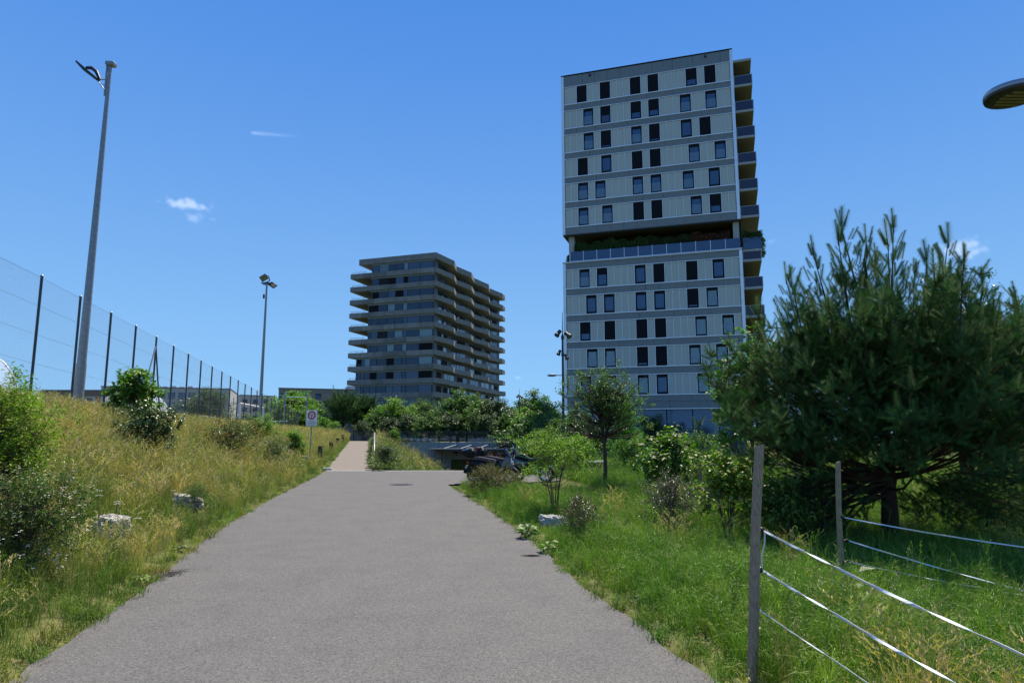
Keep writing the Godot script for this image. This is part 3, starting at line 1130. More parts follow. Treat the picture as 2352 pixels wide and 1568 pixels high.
func make_far_buildings() -> void:
	# flat-roofed apartment block beside the balcony tower
	var a := px(640, 890, 225.0)
	var t := far_block("apartment_block", "long grey flat-roofed apartment block with beige shutters beside the balcony tower", Vector3(a.x, 0.0, -225.0), deg_to_rad(18.0), Vector3(34.0, a.y, 14.0), M.block_wall)
	var wins := [[[0.6, 3.4, "g"], [4.0, 1.0, "B"], [5.2, 2.3, "g"], [8.8, 1.8, "B"], [10.6, 1.0, "B"], [11.8, 1.8, "g"], [13.6, 1.2, "B"], [14.9, 1.6, "B"], [17.6, 1.6, "D"], [19.4, 1.2, "B"], [20.8, 1.4, "D"]],
		[[0.5, 3.0, "g"], [4.9, 2.3, "g"], [7.3, 1.0, "B"], [8.7, 1.6, "g"], [11.6, 1.9, "D"], [13.6, 1.1, "B"], [14.8, 1.5, "g"], [16.4, 1.1, "B"], [17.6, 1.5, "g"], [21.0, 2.6, "g"]]]
	for r in 5:
		var y: float = a.y - 3.35 - r * 2.86
		for w in wins[r % 2]:
			match w[2]:
				"g":
					far_window(t, w[0], y, w[1], 1.55, M.glass, 0.0)
				"B":
					slab(t, "shutter_panel", Vector3(w[0], y, 0.0), Vector3(w[0] + w[1] - 0.06, y + 1.55, 0.06), M.block_shutter)
				"D":
					slab(t, "shutter_panel", Vector3(w[0], y, 0.0), Vector3(w[0] + w[1] - 0.06, y + 1.55, 0.06), M.block_shutter_dark)
		slab(t, "storey_band", Vector3(-0.35, y - 1.0, -3.0), Vector3(6.0, y - 0.12, 0.3), M.block_wall)
	slab(t, "roof_unit", Vector3(22.6, a.y, -5.0), Vector3(25.0, a.y + 1.3, -2.5), M.roof_metal)
	slab(t, "roof_duct", Vector3(21.9, a.y, -4.0), Vector3(22.5, a.y + 1.1, -3.0), M.roof_metal)
	# grey block behind the pitch
	var b0 := px(232, 886, 195.0)
	var b1 := px(528, 892, 205.0)
	var run := Vector2(b1.x - b0.x, b1.z - b0.z)
	t = far_block("school_block", "pale grey concrete block with square dark windows behind the playing field", Vector3(b0.x, 0.0, -195.0), -atan2(run.y, run.x), Vector3(run.length(), b0.y, 24.0), M.school_wall)
	for r in 4:
		for i in 12:
			far_window(t, 1.3 + i * 2.7, b0.y - 3.4 - r * 2.85, 1.85, 1.85, M.glass if (i * 7 + r * 3) % 5 else M.glass_pale)
	for i in 4:
		slab(t, "roof_unit", Vector3(15.0 + i * 2.3, b0.y, -6.0), Vector3(16.4 + i * 2.3, b0.y + 0.55 + 0.2 * (i % 2), -4.5), M.roof_metal)
	for i in 8:
		slab(t, "cladding_plate", Vector3(run.length() + 0.01, b0.y - 0.3 - (i % 4 + 1) * 3.2, -12.0 * (1 + i / 4) + 0.05), Vector3(run.length() + 0.07, b0.y - 0.34 - (i % 4) * 3.2, -12.0 * (i / 4) - 0.05), M.school_side)
	for r in 3:
		var g := part(t, "side_window", bx(Vector3(0.12, 2.2, 1.6)), M.window_frame, Vector3(run.length() + 0.08, b0.y - 3.2 - r * 3.2, -12.0))
		part(g, "pane", bx(Vector3(0.03, 1.9, 1.3)), M.glass_pale, Vector3(0.06, 0, 0))
	# cream block half hidden behind it
	var c0 := px(552, 906, 240.0)
	t = far_block("cream_block", "small cream house behind the pale grey block", Vector3(c0.x, 0.0, -240.0), deg_to_rad(35.0), Vector3(12.0, c0.y, 12.0), M.cream_wall)
	for r in 3:
		for i in 3:
			far_window(t, 0.8 + i * 3.6, c0.y - 3.0 - r * 2.9, 1.6, 1.4, M.glass_dark)
	# pale blocks on the skyline
	var d0 := px(570, 934, 320.0)
	t = far_block("skyline_block", "low pale apartment building on the skyline beyond the goal", Vector3(d0.x, 0.0, -320.0), 0.0, Vector3(15.0, d0.y, 12.0), M.far_wall)
	for r in 3:
		for i in 4:
			far_window(t, 0.8 + i * 3.5, d0.y - 3.0 - r * 3.0, 2.3, 1.6, M.glass)
	# low brown building at the left
	var e0 := px(95, 895, 150.0)
	t = far_block("brown_building", "low brown-roofed building with an orange door beyond the fence", Vector3(e0.x, 0.0, -150.0), 0.0, Vector3(14.0, e0.y, 10.0), M.far_wall)
	slab(t, "fascia", Vector3(-0.3, e0.y - 1.4, 0.05), Vector3(14.3, e0.y - 0.3, 0.4), M.brown_roof)
	slab(t, "orange_door", Vector3(12.0, e0.y - 4.3, 0.0), Vector3(13.0, e0.y - 1.6, 0.1), M.orange_door)
	for i in 4:
		far_window(t, 1.0 + i * 2.7, e0.y - 3.2, 2.2, 1.4, M.glass_dark)
	# house hidden among the trees on the right of the balcony tower
	var h0 := px(1162, 958, 190.0)
	t = far_block("pale_house", "pale flat-roofed house beside the foot of the balcony tower", Vector3(h0.x - 4.0, 0.0, -190.0), deg_to_rad(-10.0), Vector3(8.0, h0.y, 9.0), M.cream_wall)
	for i in 2:
		far_window(t, 1.0 + i * 3.5, h0.y - 2.4, 1.8, 1.4, M.glass_dark)


# ---------------------------------------------------------------- garage wall, canopy and railing

func make_garage_wall() -> void:
	var z := -70.0
	var x0 := -17.0
	var x1 := 4.6
	var top := 1.42
	var t := thing("garage_wall", "stained concrete retaining wall with a dark garage door and steel-rod canopy", "wall", Vector3(0, -3.0, z))
	var o := Vector3(0, 3.0, 0)
	var door0 := px(1036, 1055, 70.0)
	var door1 := px(1102, 1055, 70.0)
	var dh := door0.y
	slab(t, "wall", Vector3(x0, -3.3, -0.45) + o, Vector3(door0.x, top, 0) + o, M.garage_concrete)
	slab(t, "wall", Vector3(door0.x, dh, -0.45) + o, Vector3(door1.x, top, 0) + o, M.garage_concrete)
	slab(t, "wall", Vector3(door1.x, -3.3, -0.45) + o, Vector3(x1, top, 0) + o, M.garage_concrete)
	slab(t, "coping", Vector3(x0, top, -0.47) + o, Vector3(x1, top + 0.05, 0.03) + o, M.kerb_stone)
	var g := Geo.new()
	for i in 9:
		g.box(Vector3(door0.x, -3.3 + i * 0.34, -0.42) + o, Vector3(door1.x, -3.3 + i * 0.34 + 0.32, -0.38) + o)
	part(t, "garage_door", g.mesh(), M.shutter)
	slab(t, "expansion_joint", Vector3(door0.x - 0.95, -3.3, 0.0) + o, Vector3(door0.x - 0.90, 0.6, 0.012) + o, M.dark_metal)
	# canopy: a thin wedge on brackets hung from bright rods
	var ca := px(985, 1030, 66.5)
	var cx0 := ca.x * 1.0
	var cx1 := 2.5
	var c := Geo.new()
	c.prism(PackedVector2Array([Vector2(cx0, 0.0), Vector2(cx1, 0.0), Vector2(cx1, 3.4), Vector2(cx0, 3.4)]), 3.75, 3.86)
	part(t, "canopy", c.mesh(), M.dark_metal)
	slab(t, "canopy_gutter", Vector3(cx0, 3.80, 3.4), Vector3(cx1, 3.86, 3.45), M.garage_concrete)
	slab(t, "canopy_edge", Vector3(cx0 + 1.5, 3.62, 3.2), Vector3(cx1, 3.745, 3.38), M.dark_metal)
	for i in 8:
		var x := cx0 + 2.4 + i * 1.62
		var r := Geo.new()
		r.rod(Vector3(x, 4.22, 0.05), Vector3(x - 1.0, 3.87, 3.1), 0.035, 6)
		part(t, "canopy_rod", r.mesh(), M.bright_metal)
		r = Geo.new()
		r.lathe([[0.09, 0.0], [0.09, 0.06], [0.0, 0.06]], 8, Transform3D(Basis(Vector3.RIGHT, PI / 2), Vector3(x, 4.22, 0.0)))
		part(t, "rod_anchor", r.mesh(), M.dark_metal)
		if i % 3 == 0:
			var k := Geo.new()
			k.loft([[Vector3(x - 0.1, 3.74, 0.0), Vector3(x + 0.1, 3.74, 0.0), Vector3(x + 0.1, 3.2, 0.0), Vector3(x - 0.1, 3.2, 0.0)], [Vector3(x - 0.1, 3.74, 3.1), Vector3(x + 0.1, 3.74, 3.1), Vector3(x + 0.1, 3.66, 3.1), Vector3(x - 0.1, 3.66, 3.1)]], true)
			part(t, "canopy_bracket", k.mesh(), M.dark_metal)
	# railing on top of the wall
	var f := thing("terrace_railing", "dark upright-bar railing along the top of the concrete garage wall", "railing", Vector3(0, top + 0.05, z - 0.2))
	g = Geo.new()
	var n := int((x1 - x0) / 0.14)
	for i in n:
		var x := x0 + 0.1 + i * 0.14
		g.box(Vector3(x - 0.016, 0.08, -0.022), Vector3(x + 0.016, 1.05, 0.022))
	part(f, "bars", g.mesh(), M.dark_metal).set_meta("kind", "stuff")
	slab(f, "top_rail", Vector3(x0, 1.05, -0.03), Vector3(x1, 1.10, 0.03), M.dark_metal)
	slab(f, "bottom_rail", Vector3(x0, 0.05, -0.02), Vector3(x1, 0.08, 0.02), M.dark_metal)
	for i in 11:
		slab(f, "post", Vector3(x0 + 0.05 + i * 2.14, 0, -0.03), Vector3(x0 + 0.11 + i * 2.14, 1.05, 0.03), M.dark_metal)
	# printed boards tied low on the railing
	var b0 := px(930, 1012, 69.8)
	var bd := thing("printed_board", "long faded pink printed board tied low on the terrace railing", "board", Vector3(b0.x, top + 0.06, -70.13))
	slab(bd, "board", Vector3(0, 0.0, 0), Vector3(3.1, 0.32, 0.03), mat("board_pink", Color(0.42, 0.27, 0.30), 0.7))
	for i in 9:
		slab(bd, "printed_square", Vector3(0.15 + i * 0.33, 0.07, 0.03), Vector3(0.36 + i * 0.33, 0.26, 0.034), M.sign_white if i % 2 else M.block_shutter)
	var b1 := px(1074, 1012, 69.8)
	bd = thing("grey_board", "short grey board tied low on the terrace railing over the canopy", "board", Vector3(b1.x, top + 0.06, -70.13))
	slab(bd, "board", Vector3(0, 0.0, 0), Vector3(2.6, 0.30, 0.03), M.block_shutter)
	slab(bd, "frame", Vector3(-0.03, 0.30, -0.005), Vector3(2.63, 0.34, 0.035), M.galvanised)
	# height limit bar and round sign over the door
	var s0 := px(1108, 1046, 69.0)
	var h := thing("height_limit_sign", "red and white striped bar with a round red-ringed sign on the garage wall", "sign", Vector3(s0.x, s0.y, -69.93))
	for i in 12:
		slab(h, "stripe", Vector3(i * 0.17 - 0.2, -0.12, 0), Vector3(i * 0.17 - 0.035, 0.02, 0.03), M.sign_red if i % 2 == 0 else M.sign_white)
	var disc := Geo.new()
	disc.lathe([[0.42, 0.0], [0.42, 0.03], [0.29, 0.03]], 24, Transform3D(Basis(Vector3.RIGHT, PI / 2), Vector3(0.75, 0.12, 0.035)))
	part(h, "red_ring", disc.mesh(), M.sign_red)
	disc = Geo.new()
	disc.lathe([[0.29, 0.0], [0.29, 0.028], [0.0, 0.028]], 24, Transform3D(Basis(Vector3.RIGHT, PI / 2), Vector3(0.75, 0.12, 0.035)))
	part(h, "sign_face", disc.mesh(), M.sign_white)
	disc = Geo.new()
	disc.tri(Vector3(0.62, 0.3, 0.07), Vector3(0.88, 0.3, 0.07), Vector3(0.75, 0.16, 0.07))
	disc.tri(Vector3(0.62, -0.06, 0.07), Vector3(0.75, 0.08, 0.07), Vector3(0.88, -0.06, 0.07))
	part(h, "height_arrows", disc.mesh(), M.sign_black)


# ---------------------------------------------------------------- ball fence on the bank

const FENCE_Q := -9.06

func fence_foot(d: float) -> Vector3:
	var x := FENCE_Q - SKEW * d
	return Vector3(x, height(x, d) - 0.1, -d)


func fence_top(d: float) -> float:
	return lerpf(6.0, 5.5, clampf((d - 17.9) / 29.5, 0.0, 2.5))


func make_ball_fence() -> void:
	var t := thing("ball_fence", "tall chain-link ball fence on dark posts along the grassy bank", "fence")
	var step := 2.45
	var first := 17.9 - 4.0 * step
	var count := 31
	for i in count:
		var d := first + i * step
		var p := fence_foot(d)
		var top := fence_top(d)
		var post := Geo.new()
		post.tube([p, Vector3(p.x, top, p.z)], [0.037, 0.037], 8, true)
		part(t, "post", post.mesh(), M.fence_post)
		var cap := Geo.new()
		cap.lathe([[0.043, 0.0], [0.043, 0.03], [0.02, 0.055], [0.0, 0.06]], 8, Transform3D(Basis(), Vector3(p.x, top, p.z)))
		part(t, "post_cap", cap.mesh(), M.galvanised)
		if i == count - 1:
			break
		var q := fence_foot(d + step)
		var top2 := fence_top(d + step)
		var ax := Vector3(q.x - p.x, 0, q.z - p.z)
		var long := ax.length()
		ax /= long
		var out := ax.cross(Vector3.UP)
		# chain link: two families of wires across the panel; coarser where it is far away
		var cell := 0.075 if d < 40.0 else 0.11
		var wire := 0.0017 if d < 40.0 else 0.0023
		var bottom := minf(p.y, q.y) + 0.05
		var high := minf(top, top2) - bottom
		var g := Geo.new()
		for dirn in [1.0, -1.0]:
			var s := -high
			while s < long:
				var a := maxf(s, 0.0)
				var b := minf(s + high, long)
				if b > a:
					var xa: float = a if dirn > 0.0 else long - a
					var xb: float = b if dirn > 0.0 else long - b
					var pa := Vector3(p.x, bottom + (a - s) + (top2 - top) * xa / long * 0.5, p.z) + ax * xa
					var pb := Vector3(p.x, bottom + (b - s) + (top2 - top) * xb / long * 0.5, p.z) + ax * xb
					var e := (pb - pa).normalized().cross(out) * wire
					g.quad(pa - e, pb - e, pb + e, pa + e)
				s += cell
		part(t, "mesh_panel", g.mesh(), M.wire)
		for k in 5:
			var y0 := lerpf(top - 0.03, p.y + 0.3, k / 4.6)
			var y1 := lerpf(top2 - 0.03, q.y + 0.3, k / 4.6)
			var w := Geo.new()
			w.rod(Vector3(p.x, y0, p.z), Vector3(q.x, y1, q.z), 0.004 if d < 40.0 else 0.005, 3)
			part(t, "tension_wire", w.mesh(), M.wire)
	# braced post
	var bd := 17.9 + 4.0 * step
	var b := fence_foot(bd)
	var topb := fence_top(bd) - 0.35
	for k in [[-1.75, 0.0, M.galvanised], [1.35, 0.0, M.fence_post]]:
		var e := fence_foot(bd + k[0])
		var s := Geo.new()
		s.tube([Vector3(b.x, topb, b.z), Vector3(e.x, e.y + 0.2, e.z)], [0.03, 0.03], 6, true)
		part(t, "brace", s.mesh(), k[2])


# ---------------------------------------------------------------- things on the playing field

func shelter(label: String, at: Vector3, turn: float, size: float) -> void:
	var t := thing("team_shelter", label, "shelter", at, turn, "clear plastic team shelters beside the field")
	var arc := []
	for k in 13:
		var a := PI * 0.98 * k / 12.0
		arc.append(Vector2(cos(a) * 0.95, 0.15 + sin(a) * 1.55 if k < 9 else 0.15 + sin(a) * 1.55))
	for i in 4:
		var rib := []
		for p in arc:
			rib.append(Vector3(p.x, p.y, i * 1.1) * size)
		var g := Geo.new()
		g.tube(rib, same(0.025 * size, rib.size()), 5, true)
		part(t, "hoop", g.mesh(), M.white_paint)
		if i == 3:
			break
		var s := Geo.new()
		for k in arc.size() - 1:
			s.quad(Vector3(arc[k].x, arc[k].y, i * 1.1 + 0.02) * size, Vector3(arc[k + 1].x, arc[k + 1].y, i * 1.1 + 0.02) * size, Vector3(arc[k + 1].x, arc[k + 1].y, i * 1.1 + 1.08) * size, Vector3(arc[k].x, arc[k].y, i * 1.1 + 1.08) * size)
		part(t, "plastic_cover", s.mesh(), M.shelter_plastic)
	slab(t, "bench", Vector3(-0.6, 0.35, 0.1) * size, Vector3(-0.2, 0.42, 3.2) * size, M.galvanised)
	for i in 4:
		slab(t, "foot", Vector3(-0.98, -0.1, i * 1.1 - 0.04) * size, Vector3(-0.88, 0.2, i * 1.1 + 0.04) * size, M.white_paint)
		slab(t, "foot", Vector3(0.88, -0.1, i * 1.1 - 0.04) * size, Vector3(0.98, 0.2, i * 1.1 + 0.04) * size, M.white_paint)


func same(x: float, n: int) -> Array:
	var a := []
	for i in n:
		a.append(x)
	return a


func make_pitch_things() -> void:
	var p := px(52, 895, 24.0)
	shelter("domed clear plastic team shelter beyond the fence beside the leaning light mast", Vector3(p.x, height(p.x, 24.0), -22.0), deg_to_rad(8.0), 1.35)
	p = px(392, 950, 41.0)
	shelter("domed clear plastic team shelter showing beside the hazel bush", Vector3(p.x, height(p.x, 41.0), -38.6), deg_to_rad(8.0), 1.25)
	# goal
	var a := px(551, 926, 50.0)
	var b := px(604, 943, 57.0)
	var ga := height(a.x, 50.0)
	var t := thing("football_goal", "white football goal standing beyond the chain-link fence", "goal", Vector3(a.x, ga, -50.0))
	var top := a.y - ga
	var far := Vector3(b.x - a.x, 0, -7.0)
	for k in [Vector3.ZERO, far]:
		var g := Geo.new()
		g.tube([k, k + Vector3(0, top, 0)], [0.06, 0.06], 8, true)
		part(t, "post", g.mesh(), M.white_paint)
		g = Geo.new()
		g.tube([k + Vector3(0, top, 0), k + Vector3(-0.9, top, 0.1), k + Vector3(-2.0, 0.03, 0.2)], [0.025, 0.025, 0.025], 6, true)
		part(t, "net_support", g.mesh(), M.galvanised)
	var bar := Geo.new()
	bar.tube([Vector3(0, top, 0) - far * 0.008, far * 1.008 + Vector3(0, top, 0)], [0.06, 0.06], 8, true)
	part(t, "crossbar", bar.mesh(), M.white_paint)
	var net := Geo.new()
	var back := Vector3(-2.0, 0.03, 0.2)
	var hood := Vector3(-0.9, top, 0.1)
	for i in 25:
		var s := far * (i / 24.0)
		net.tube([s + Vector3(0, top, 0), s + hood, s + back], [0.004, 0.004, 0.004], 3)
	for i in 12:
		var c := hood.lerp(back, i / 11.0)
		net.tube([c, c + far], [0.004, 0.004], 3)
	part(t, "net", net.mesh(), M.white_paint)
	# low barrier rail round the field
	var r := thing("field_barrier", "thin white barrier rail running behind the football goal", "barrier")
	for i in 9:
		var q := px(500 + i * 20, 968, 84.0)
		var h := height(q.x, 84.0)
		var g := Geo.new()
		g.tube([Vector3(q.x, h - 0.1, q.z), Vector3(q.x, 4.0, q.z)], [0.035, 0.035], 6, true)
		part(r, "post", g.mesh(), M.galvanised)
		if i < 8:
			var n := px(520 + i * 20, 968, 84.0)
			g = Geo.new()
			g.rod(Vector3(q.x, 3.98, q.z), Vector3(n.x, 3.95, n.z), 0.045, 6)
			part(r, "rail", g.mesh(), M.white_paint)
	# tall portal frame at the far end of the fence
	var f0 := px(655, 905, 84.0)
	var f1 := px(706, 907, 84.0)
	t = thing("portal_frame", "tall galvanised portal frame with a slanting brace behind the road sign", "frame", Vector3(f0.x, height(f0.x, 84.0), -84.0))
	var w := f1.x - f0.x
	var hi := f0.y - t.position.y
	for x in [0.0, w]:
		var g := Geo.new()
		g.tube([Vector3(x, -0.2, 0), Vector3(x, hi, 0)], [0.075, 0.075], 8, true)
		part(t, "post", g.mesh(), M.galvanised)
		g = Geo.new()
		g.lathe([[0.09, 0.0], [0.09, 0.08], [0.0, 0.1]], 8, Transform3D(Basis(), Vector3(x, hi, 0)))
		part(t, "post_cap", g.mesh(), M.bright_metal)
	var cb := Geo.new()
	cb.rod(Vector3(0, hi - 0.35, 0), Vector3(w, hi - 0.4, 0), 0.06, 6)
	part(t, "crossbar", cb.mesh(), M.bright_metal)
	cb = Geo.new()
	cb.rod(Vector3(w, hi - 0.6, 0), Vector3(w - 1.9, 0.2, 0.02), 0.045, 6)
	part(t, "brace", cb.mesh(), M.galvanised)
	# white car parked beyond the grass
	var cp := px(706, 994, 98.0)
	car(Vector3(cp.x, height(cp.x, 98.0), -98.0))
	# bent steel hoop by the fence
	var hp := px(478, 962, 44.0)
	t = thing("steel_hoop", "low bent galvanised hoop rising from the dry grass by the fence", "hoop", Vector3(hp.x, height(hp.x, 44.0), -44.0))
	var g2 := Geo.new()
	g2.tube([Vector3(-0.62, -0.1, 0), Vector3(-0.62, 1.05, 0), Vector3(-0.5, 1.2, 0), Vector3(-0.3, 1.24, 0), Vector3(0.5, 1.1, 0), Vector3(0.62, 1.0, 0), Vector3(0.64, -0.1, 0)], same(0.04, 7), 6, true)
	part(t, "bent_tube", g2.mesh(), M.bright_metal)


func car(at: Vector3) -> void:
	var t := thing("parked_car", "small white car half hidden beyond the dry grass", "car", at, deg_to_rad(12.0))
	var body := Geo.new()
	body.loft([rect_ring(-2.0, 0.35, 0.72, 0.78), rect_ring(-1.9, 0.22, 0.85, 0.84), rect_ring(0.0, 0.2, 0.92, 0.86), rect_ring(1.7, 0.22, 0.85, 0.84), rect_ring(2.05, 0.35, 0.65, 0.74)], true)
	part(t, "body", body.mesh(), M.white_paint)
	var cab := Geo.new()
	cab.loft([[Vector3(-1.8, 0.9, -0.76), Vector3(1.1, 0.9, -0.76), Vector3(1.1, 0.9, 0.76), Vector3(-1.8, 0.9, 0.76)], [Vector3(-1.45, 1.42, -0.62), Vector3(0.3, 1.45, -0.62), Vector3(0.3, 1.45, 0.62), Vector3(-1.45, 1.42, 0.62)]], true)
	part(t, "roof", cab.mesh(), M.white_paint)
	for s in [-1.0, 1.0]:
		for k in [[-1.4, -0.55, 0.95], [-0.45, 0.55, 0.95]]:
			var g := Geo.new()
			g.quad(Vector3(k[0], 0.95, 0.765 * s), Vector3(k[1] + 0.15, 0.95, 0.765 * s), Vector3(k[1] - 0.15, 1.36, 0.655 * s), Vector3(k[0] + 0.1, 1.36, 0.655 * s))
			part(t, "side_window", g.mesh(), M.glass_dark)
		for x in [-1.25, 1.3]:
			var wh := Geo.new()
			wh.lathe([[0.3, -0.09], [0.3, 0.09], [0.2, 0.1], [0.0, 0.1]], 14, Transform3D(Basis(Vector3.RIGHT, PI / 2 * s), Vector3(x, 0.3, 0.76 * s)))
			part(t, "wheel", wh.mesh(), M.tyre)


func rect_ring(x: float, y0: float, y1: float, w: float) -> Array:
	return [Vector3(x, y0, -w), Vector3(x, y1, -w), Vector3(x, y1, w), Vector3(x, y0, w)]


# ---------------------------------------------------------------- masts and lamps

func make_masts() -> void:
	var foot1 := px(177, 930, 23.2)
	var top1 := px(259, 152, 23.2)
	var base := Vector3(foot1.x, height(foot1.x, 23.2) - 0.1, -23.2)
	var t := thing("light_mast", "tall galvanised floodlight mast behind the fence with one lamp on a bracket", "mast", base)
	var h := top1.y - base.y
	var lean := Vector3(top1.x - foot1.x, 0, 0) * 0.4
	var pole := Geo.new()
	pole.tube([Vector3.ZERO, Vector3(0, 2.1, 0) + lean * 0.14], [0.165, 0.16], 14, true)
	part(t, "pole_base", pole.mesh(), M.galvanised)
	pole = Geo.new()
	pole.tube([Vector3(0, 2.1, 0) + lean * 0.14, Vector3(0, h * 0.6, 0) + lean * 0.6, Vector3(0, h, 0) + lean], [0.145, 0.105, 0.06], 14, true)
	part(t, "pole", pole.mesh(), M.galvanised)
	var cap := Geo.new()
	cap.soft_box(Vector3(-0.14, 0.0, -0.13), Vector3(0.17, 0.16, 0.13), 0.025, Transform3D(Basis(Vector3.BACK, -0.08), Vector3(0, h, 0) + lean))
	part(t, "cap", cap.mesh(), M.galvanised)
	var arm := Geo.new()
	arm.box(Vector3(-0.13, -1.15, -0.03), Vector3(-0.075, 0.02, 0.03), Transform3D(Basis(), Vector3(0, h, 0) + lean))
	part(t, "mounting_rail", arm.mesh(), M.galvanised)
	var brk := Geo.new()
	var o := Vector3(-0.11, h - 0.75, 0) + lean
	brk.rod(o + Vector3(0, -0.2, 0), o + Vector3(-0.34, 0.25, 0.0), 0.02, 5)
	brk.rod(o + Vector3(0, 0.22, 0), o + Vector3(-0.34, 0.25, 0.0), 0.02, 5)
	brk.rod(o + Vector3(0, 0.0, 0), o + Vector3(-0.18, 0.08, 0.0), 0.015, 5)
	part(t, "bracket", brk.mesh(), M.galvanised)
	var lampt := Transform3D(Basis(Vector3.BACK, deg_to_rad(-41.0)), o + Vector3(-0.3, 0.22, 0.0))
	var lamp := Geo.new()
	lamp.loft([[lampt * Vector3(-0.95, 0.02, -0.22), lampt * Vector3(-0.95, 0.02, 0.22), lampt * Vector3(-0.95, -0.04, 0.22), lampt * Vector3(-0.95, -0.04, -0.22)],
		[lampt * Vector3(-0.45, 0.03, -0.26), lampt * Vector3(-0.45, 0.03, 0.26), lampt * Vector3(-0.45, -0.07, 0.26), lampt * Vector3(-0.45, -0.07, -0.26)],
		[lampt * Vector3(0.0, 0.04, -0.1), lampt * Vector3(0.0, 0.04, 0.1), lampt * Vector3(0.0, -0.04, 0.1), lampt * Vector3(0.0, -0.04, -0.1)]], true)
	var lp := part(t, "floodlight", lamp.mesh(), M.lamp_body)
	var hood := Geo.new()
	hood.tube([lampt * Vector3(-0.66, 0.06, 0.0), lampt * Vector3(-0.5, 0.18, 0), lampt * Vector3(-0.28, 0.19, 0), lampt * Vector3(0.05, 0.06, 0)], [0.05, 0.07, 0.07, 0.05], 6, true)
	part(lp, "driver_box", hood.mesh(), M.dark_metal)
	var face := Geo.new()
	face.quad(lampt * Vector3(-0.9, -0.055, -0.18), lampt * Vector3(-0.9, -0.055, 0.18), lampt * Vector3(-0.48, -0.085, 0.2), lampt * Vector3(-0.48, -0.085, -0.2))
	part(lp, "lens", face.mesh(), M.lamp_glass)
	# the second mast, farther along the fence, with two lamps
	var top2 := px(613, 650, 55.7)
	var foot2 := px(597, 940, 55.7)
	base = Vector3(foot2.x, height(foot2.x, 55.7) - 0.1, -55.7)
	t = thing("floodlight_mast", "distant galvanised floodlight mast with two tilted lamps at its top", "mast", base)
	h = top2.y - base.y
	lean = Vector3(top2.x - foot2.x, 0, 0) * 0.3
	pole = Geo.new()
	pole.tube([Vector3.ZERO, Vector3(0, h, 0) + lean], [0.155, 0.07], 12, true)
	part(t, "pole", pole.mesh(), M.galvanised)
	var tip := Vector3(0, h, 0) + lean
	var yoke := Geo.new()
	yoke.box(tip + Vector3(-0.45, -0.05, -0.06), tip + Vector3(0.5, 0.05, 0.06))
	yoke.box(tip + Vector3(-0.3, -0.15, -0.05), tip + Vector3(0.35, -0.08, 0.05))
	part(t, "yoke", yoke.mesh(), M.dark_metal)
	var loop := Geo.new()
	loop.tube([tip + Vector3(-0.15, 0.05, 0), tip + Vector3(0.05, 0.1, 0), tip + Vector3(0.22, 0.22, 0), tip + Vector3(0.1, 0.62, 0), tip + Vector3(-0.1, 0.64, 0)], same(0.045, 5), 6, true)
	part(t, "lamp_stirrup", loop.mesh(), M.lamp_body)
	for k in [[Vector3(-0.28, 0.45, 0.0), 0.55, 0.4], [Vector3(0.42, -0.12, -0.2), -0.6, -0.7]]:
		var tr := Transform3D(Basis(Vector3.BACK, k[1]) * Basis(Vector3.RIGHT, k[2]), tip + k[0])
		var g := Geo.new()
		g.soft_box(Vector3(-0.3, -0.25, -0.06), Vector3(0.3, 0.25, 0.06), 0.03, tr)
		var l2 := part(t, "floodlight", g.mesh(), M.lamp_body)
		g = Geo.new()
		g.box(Vector3(-0.25, -0.2, 0.06), Vector3(0.25, -0.015, 0.066), tr)
		g.box(Vector3(-0.25, 0.015, 0.06), Vector3(0.25, 0.2, 0.066), tr)
		part(l2, "lens", g.mesh(), M.lamp_glass)
	slab(t, "junction_box", tip + Vector3(-0.26, -1.3, -0.05), tip + Vector3(-0.13, -0.95, 0.05), M.dark_metal)


func spot_can(t: Node3D, at: Vector3, aim: Vector3, size: float) -> void:
	var ax := aim.normalized()
	var side := ax.cross(Vector3.UP).normalized()
	var tr := Transform3D(Basis(side, ax, side.cross(ax)), at)
	var g := Geo.new()
	g.lathe([[0.0, -0.20 * size], [0.11 * size, -0.20 * size], [0.11 * size, 0.06 * size], [0.15 * size, 0.10 * size], [0.15 * size, 0.2 * size], [0.12 * size, 0.2 * size], [0.12 * size, 0.15 * size]], 12, tr)
	var o := part(t, "spotlight", g.mesh(), M.lamp_body)
	g = Geo.new()
	g.lathe([[0.12 * size, 0.15 * size], [0.0, 0.15 * size]], 12, tr)
	part(o, "lens", g.mesh(), M.lamp_glass)


func disc_lamp(t: Node3D, at: Vector3, reach: Vector3, r: float) -> void:
	var arm := Geo.new()
	arm.tube([at - reach * 1.0, at - reach.normalized() * r * 0.9], [0.03, 0.03], 8, true)
	part(t, "arm", arm.mesh(), M.lamp_body)
	var g := Geo.new()
	g.lathe([[0.0, 0.055], [r * 0.7, 0.052], [r * 0.97, 0.03], [r, 0.005], [r, -0.02]], 28, Transform3D(Basis(), at))
	var head := part(t, "lamp_head", g.mesh(), M.lamp_rim)
	g = Geo.new()
	g.lathe([[r, -0.022], [r * 0.98, -0.045], [r * 0.78, -0.055], [0.0, -0.05]], 28, Transform3D(Basis(), at))
	part(head, "underside", g.mesh(), M.lamp_body)
	g = Geo.new()
	for i in 5:
		var z := (i - 2) * r * 0.24
		var hw := sqrt(maxf(0.01, r * r * 0.5 - z * z)) * 0.8
		g.box(at + Vector3(-hw, -0.066, z - r * 0.07), at + Vector3(hw, -0.056, z + r * 0.07))
	part(head, "led_rows", g.mesh(), M.lamp_glass)


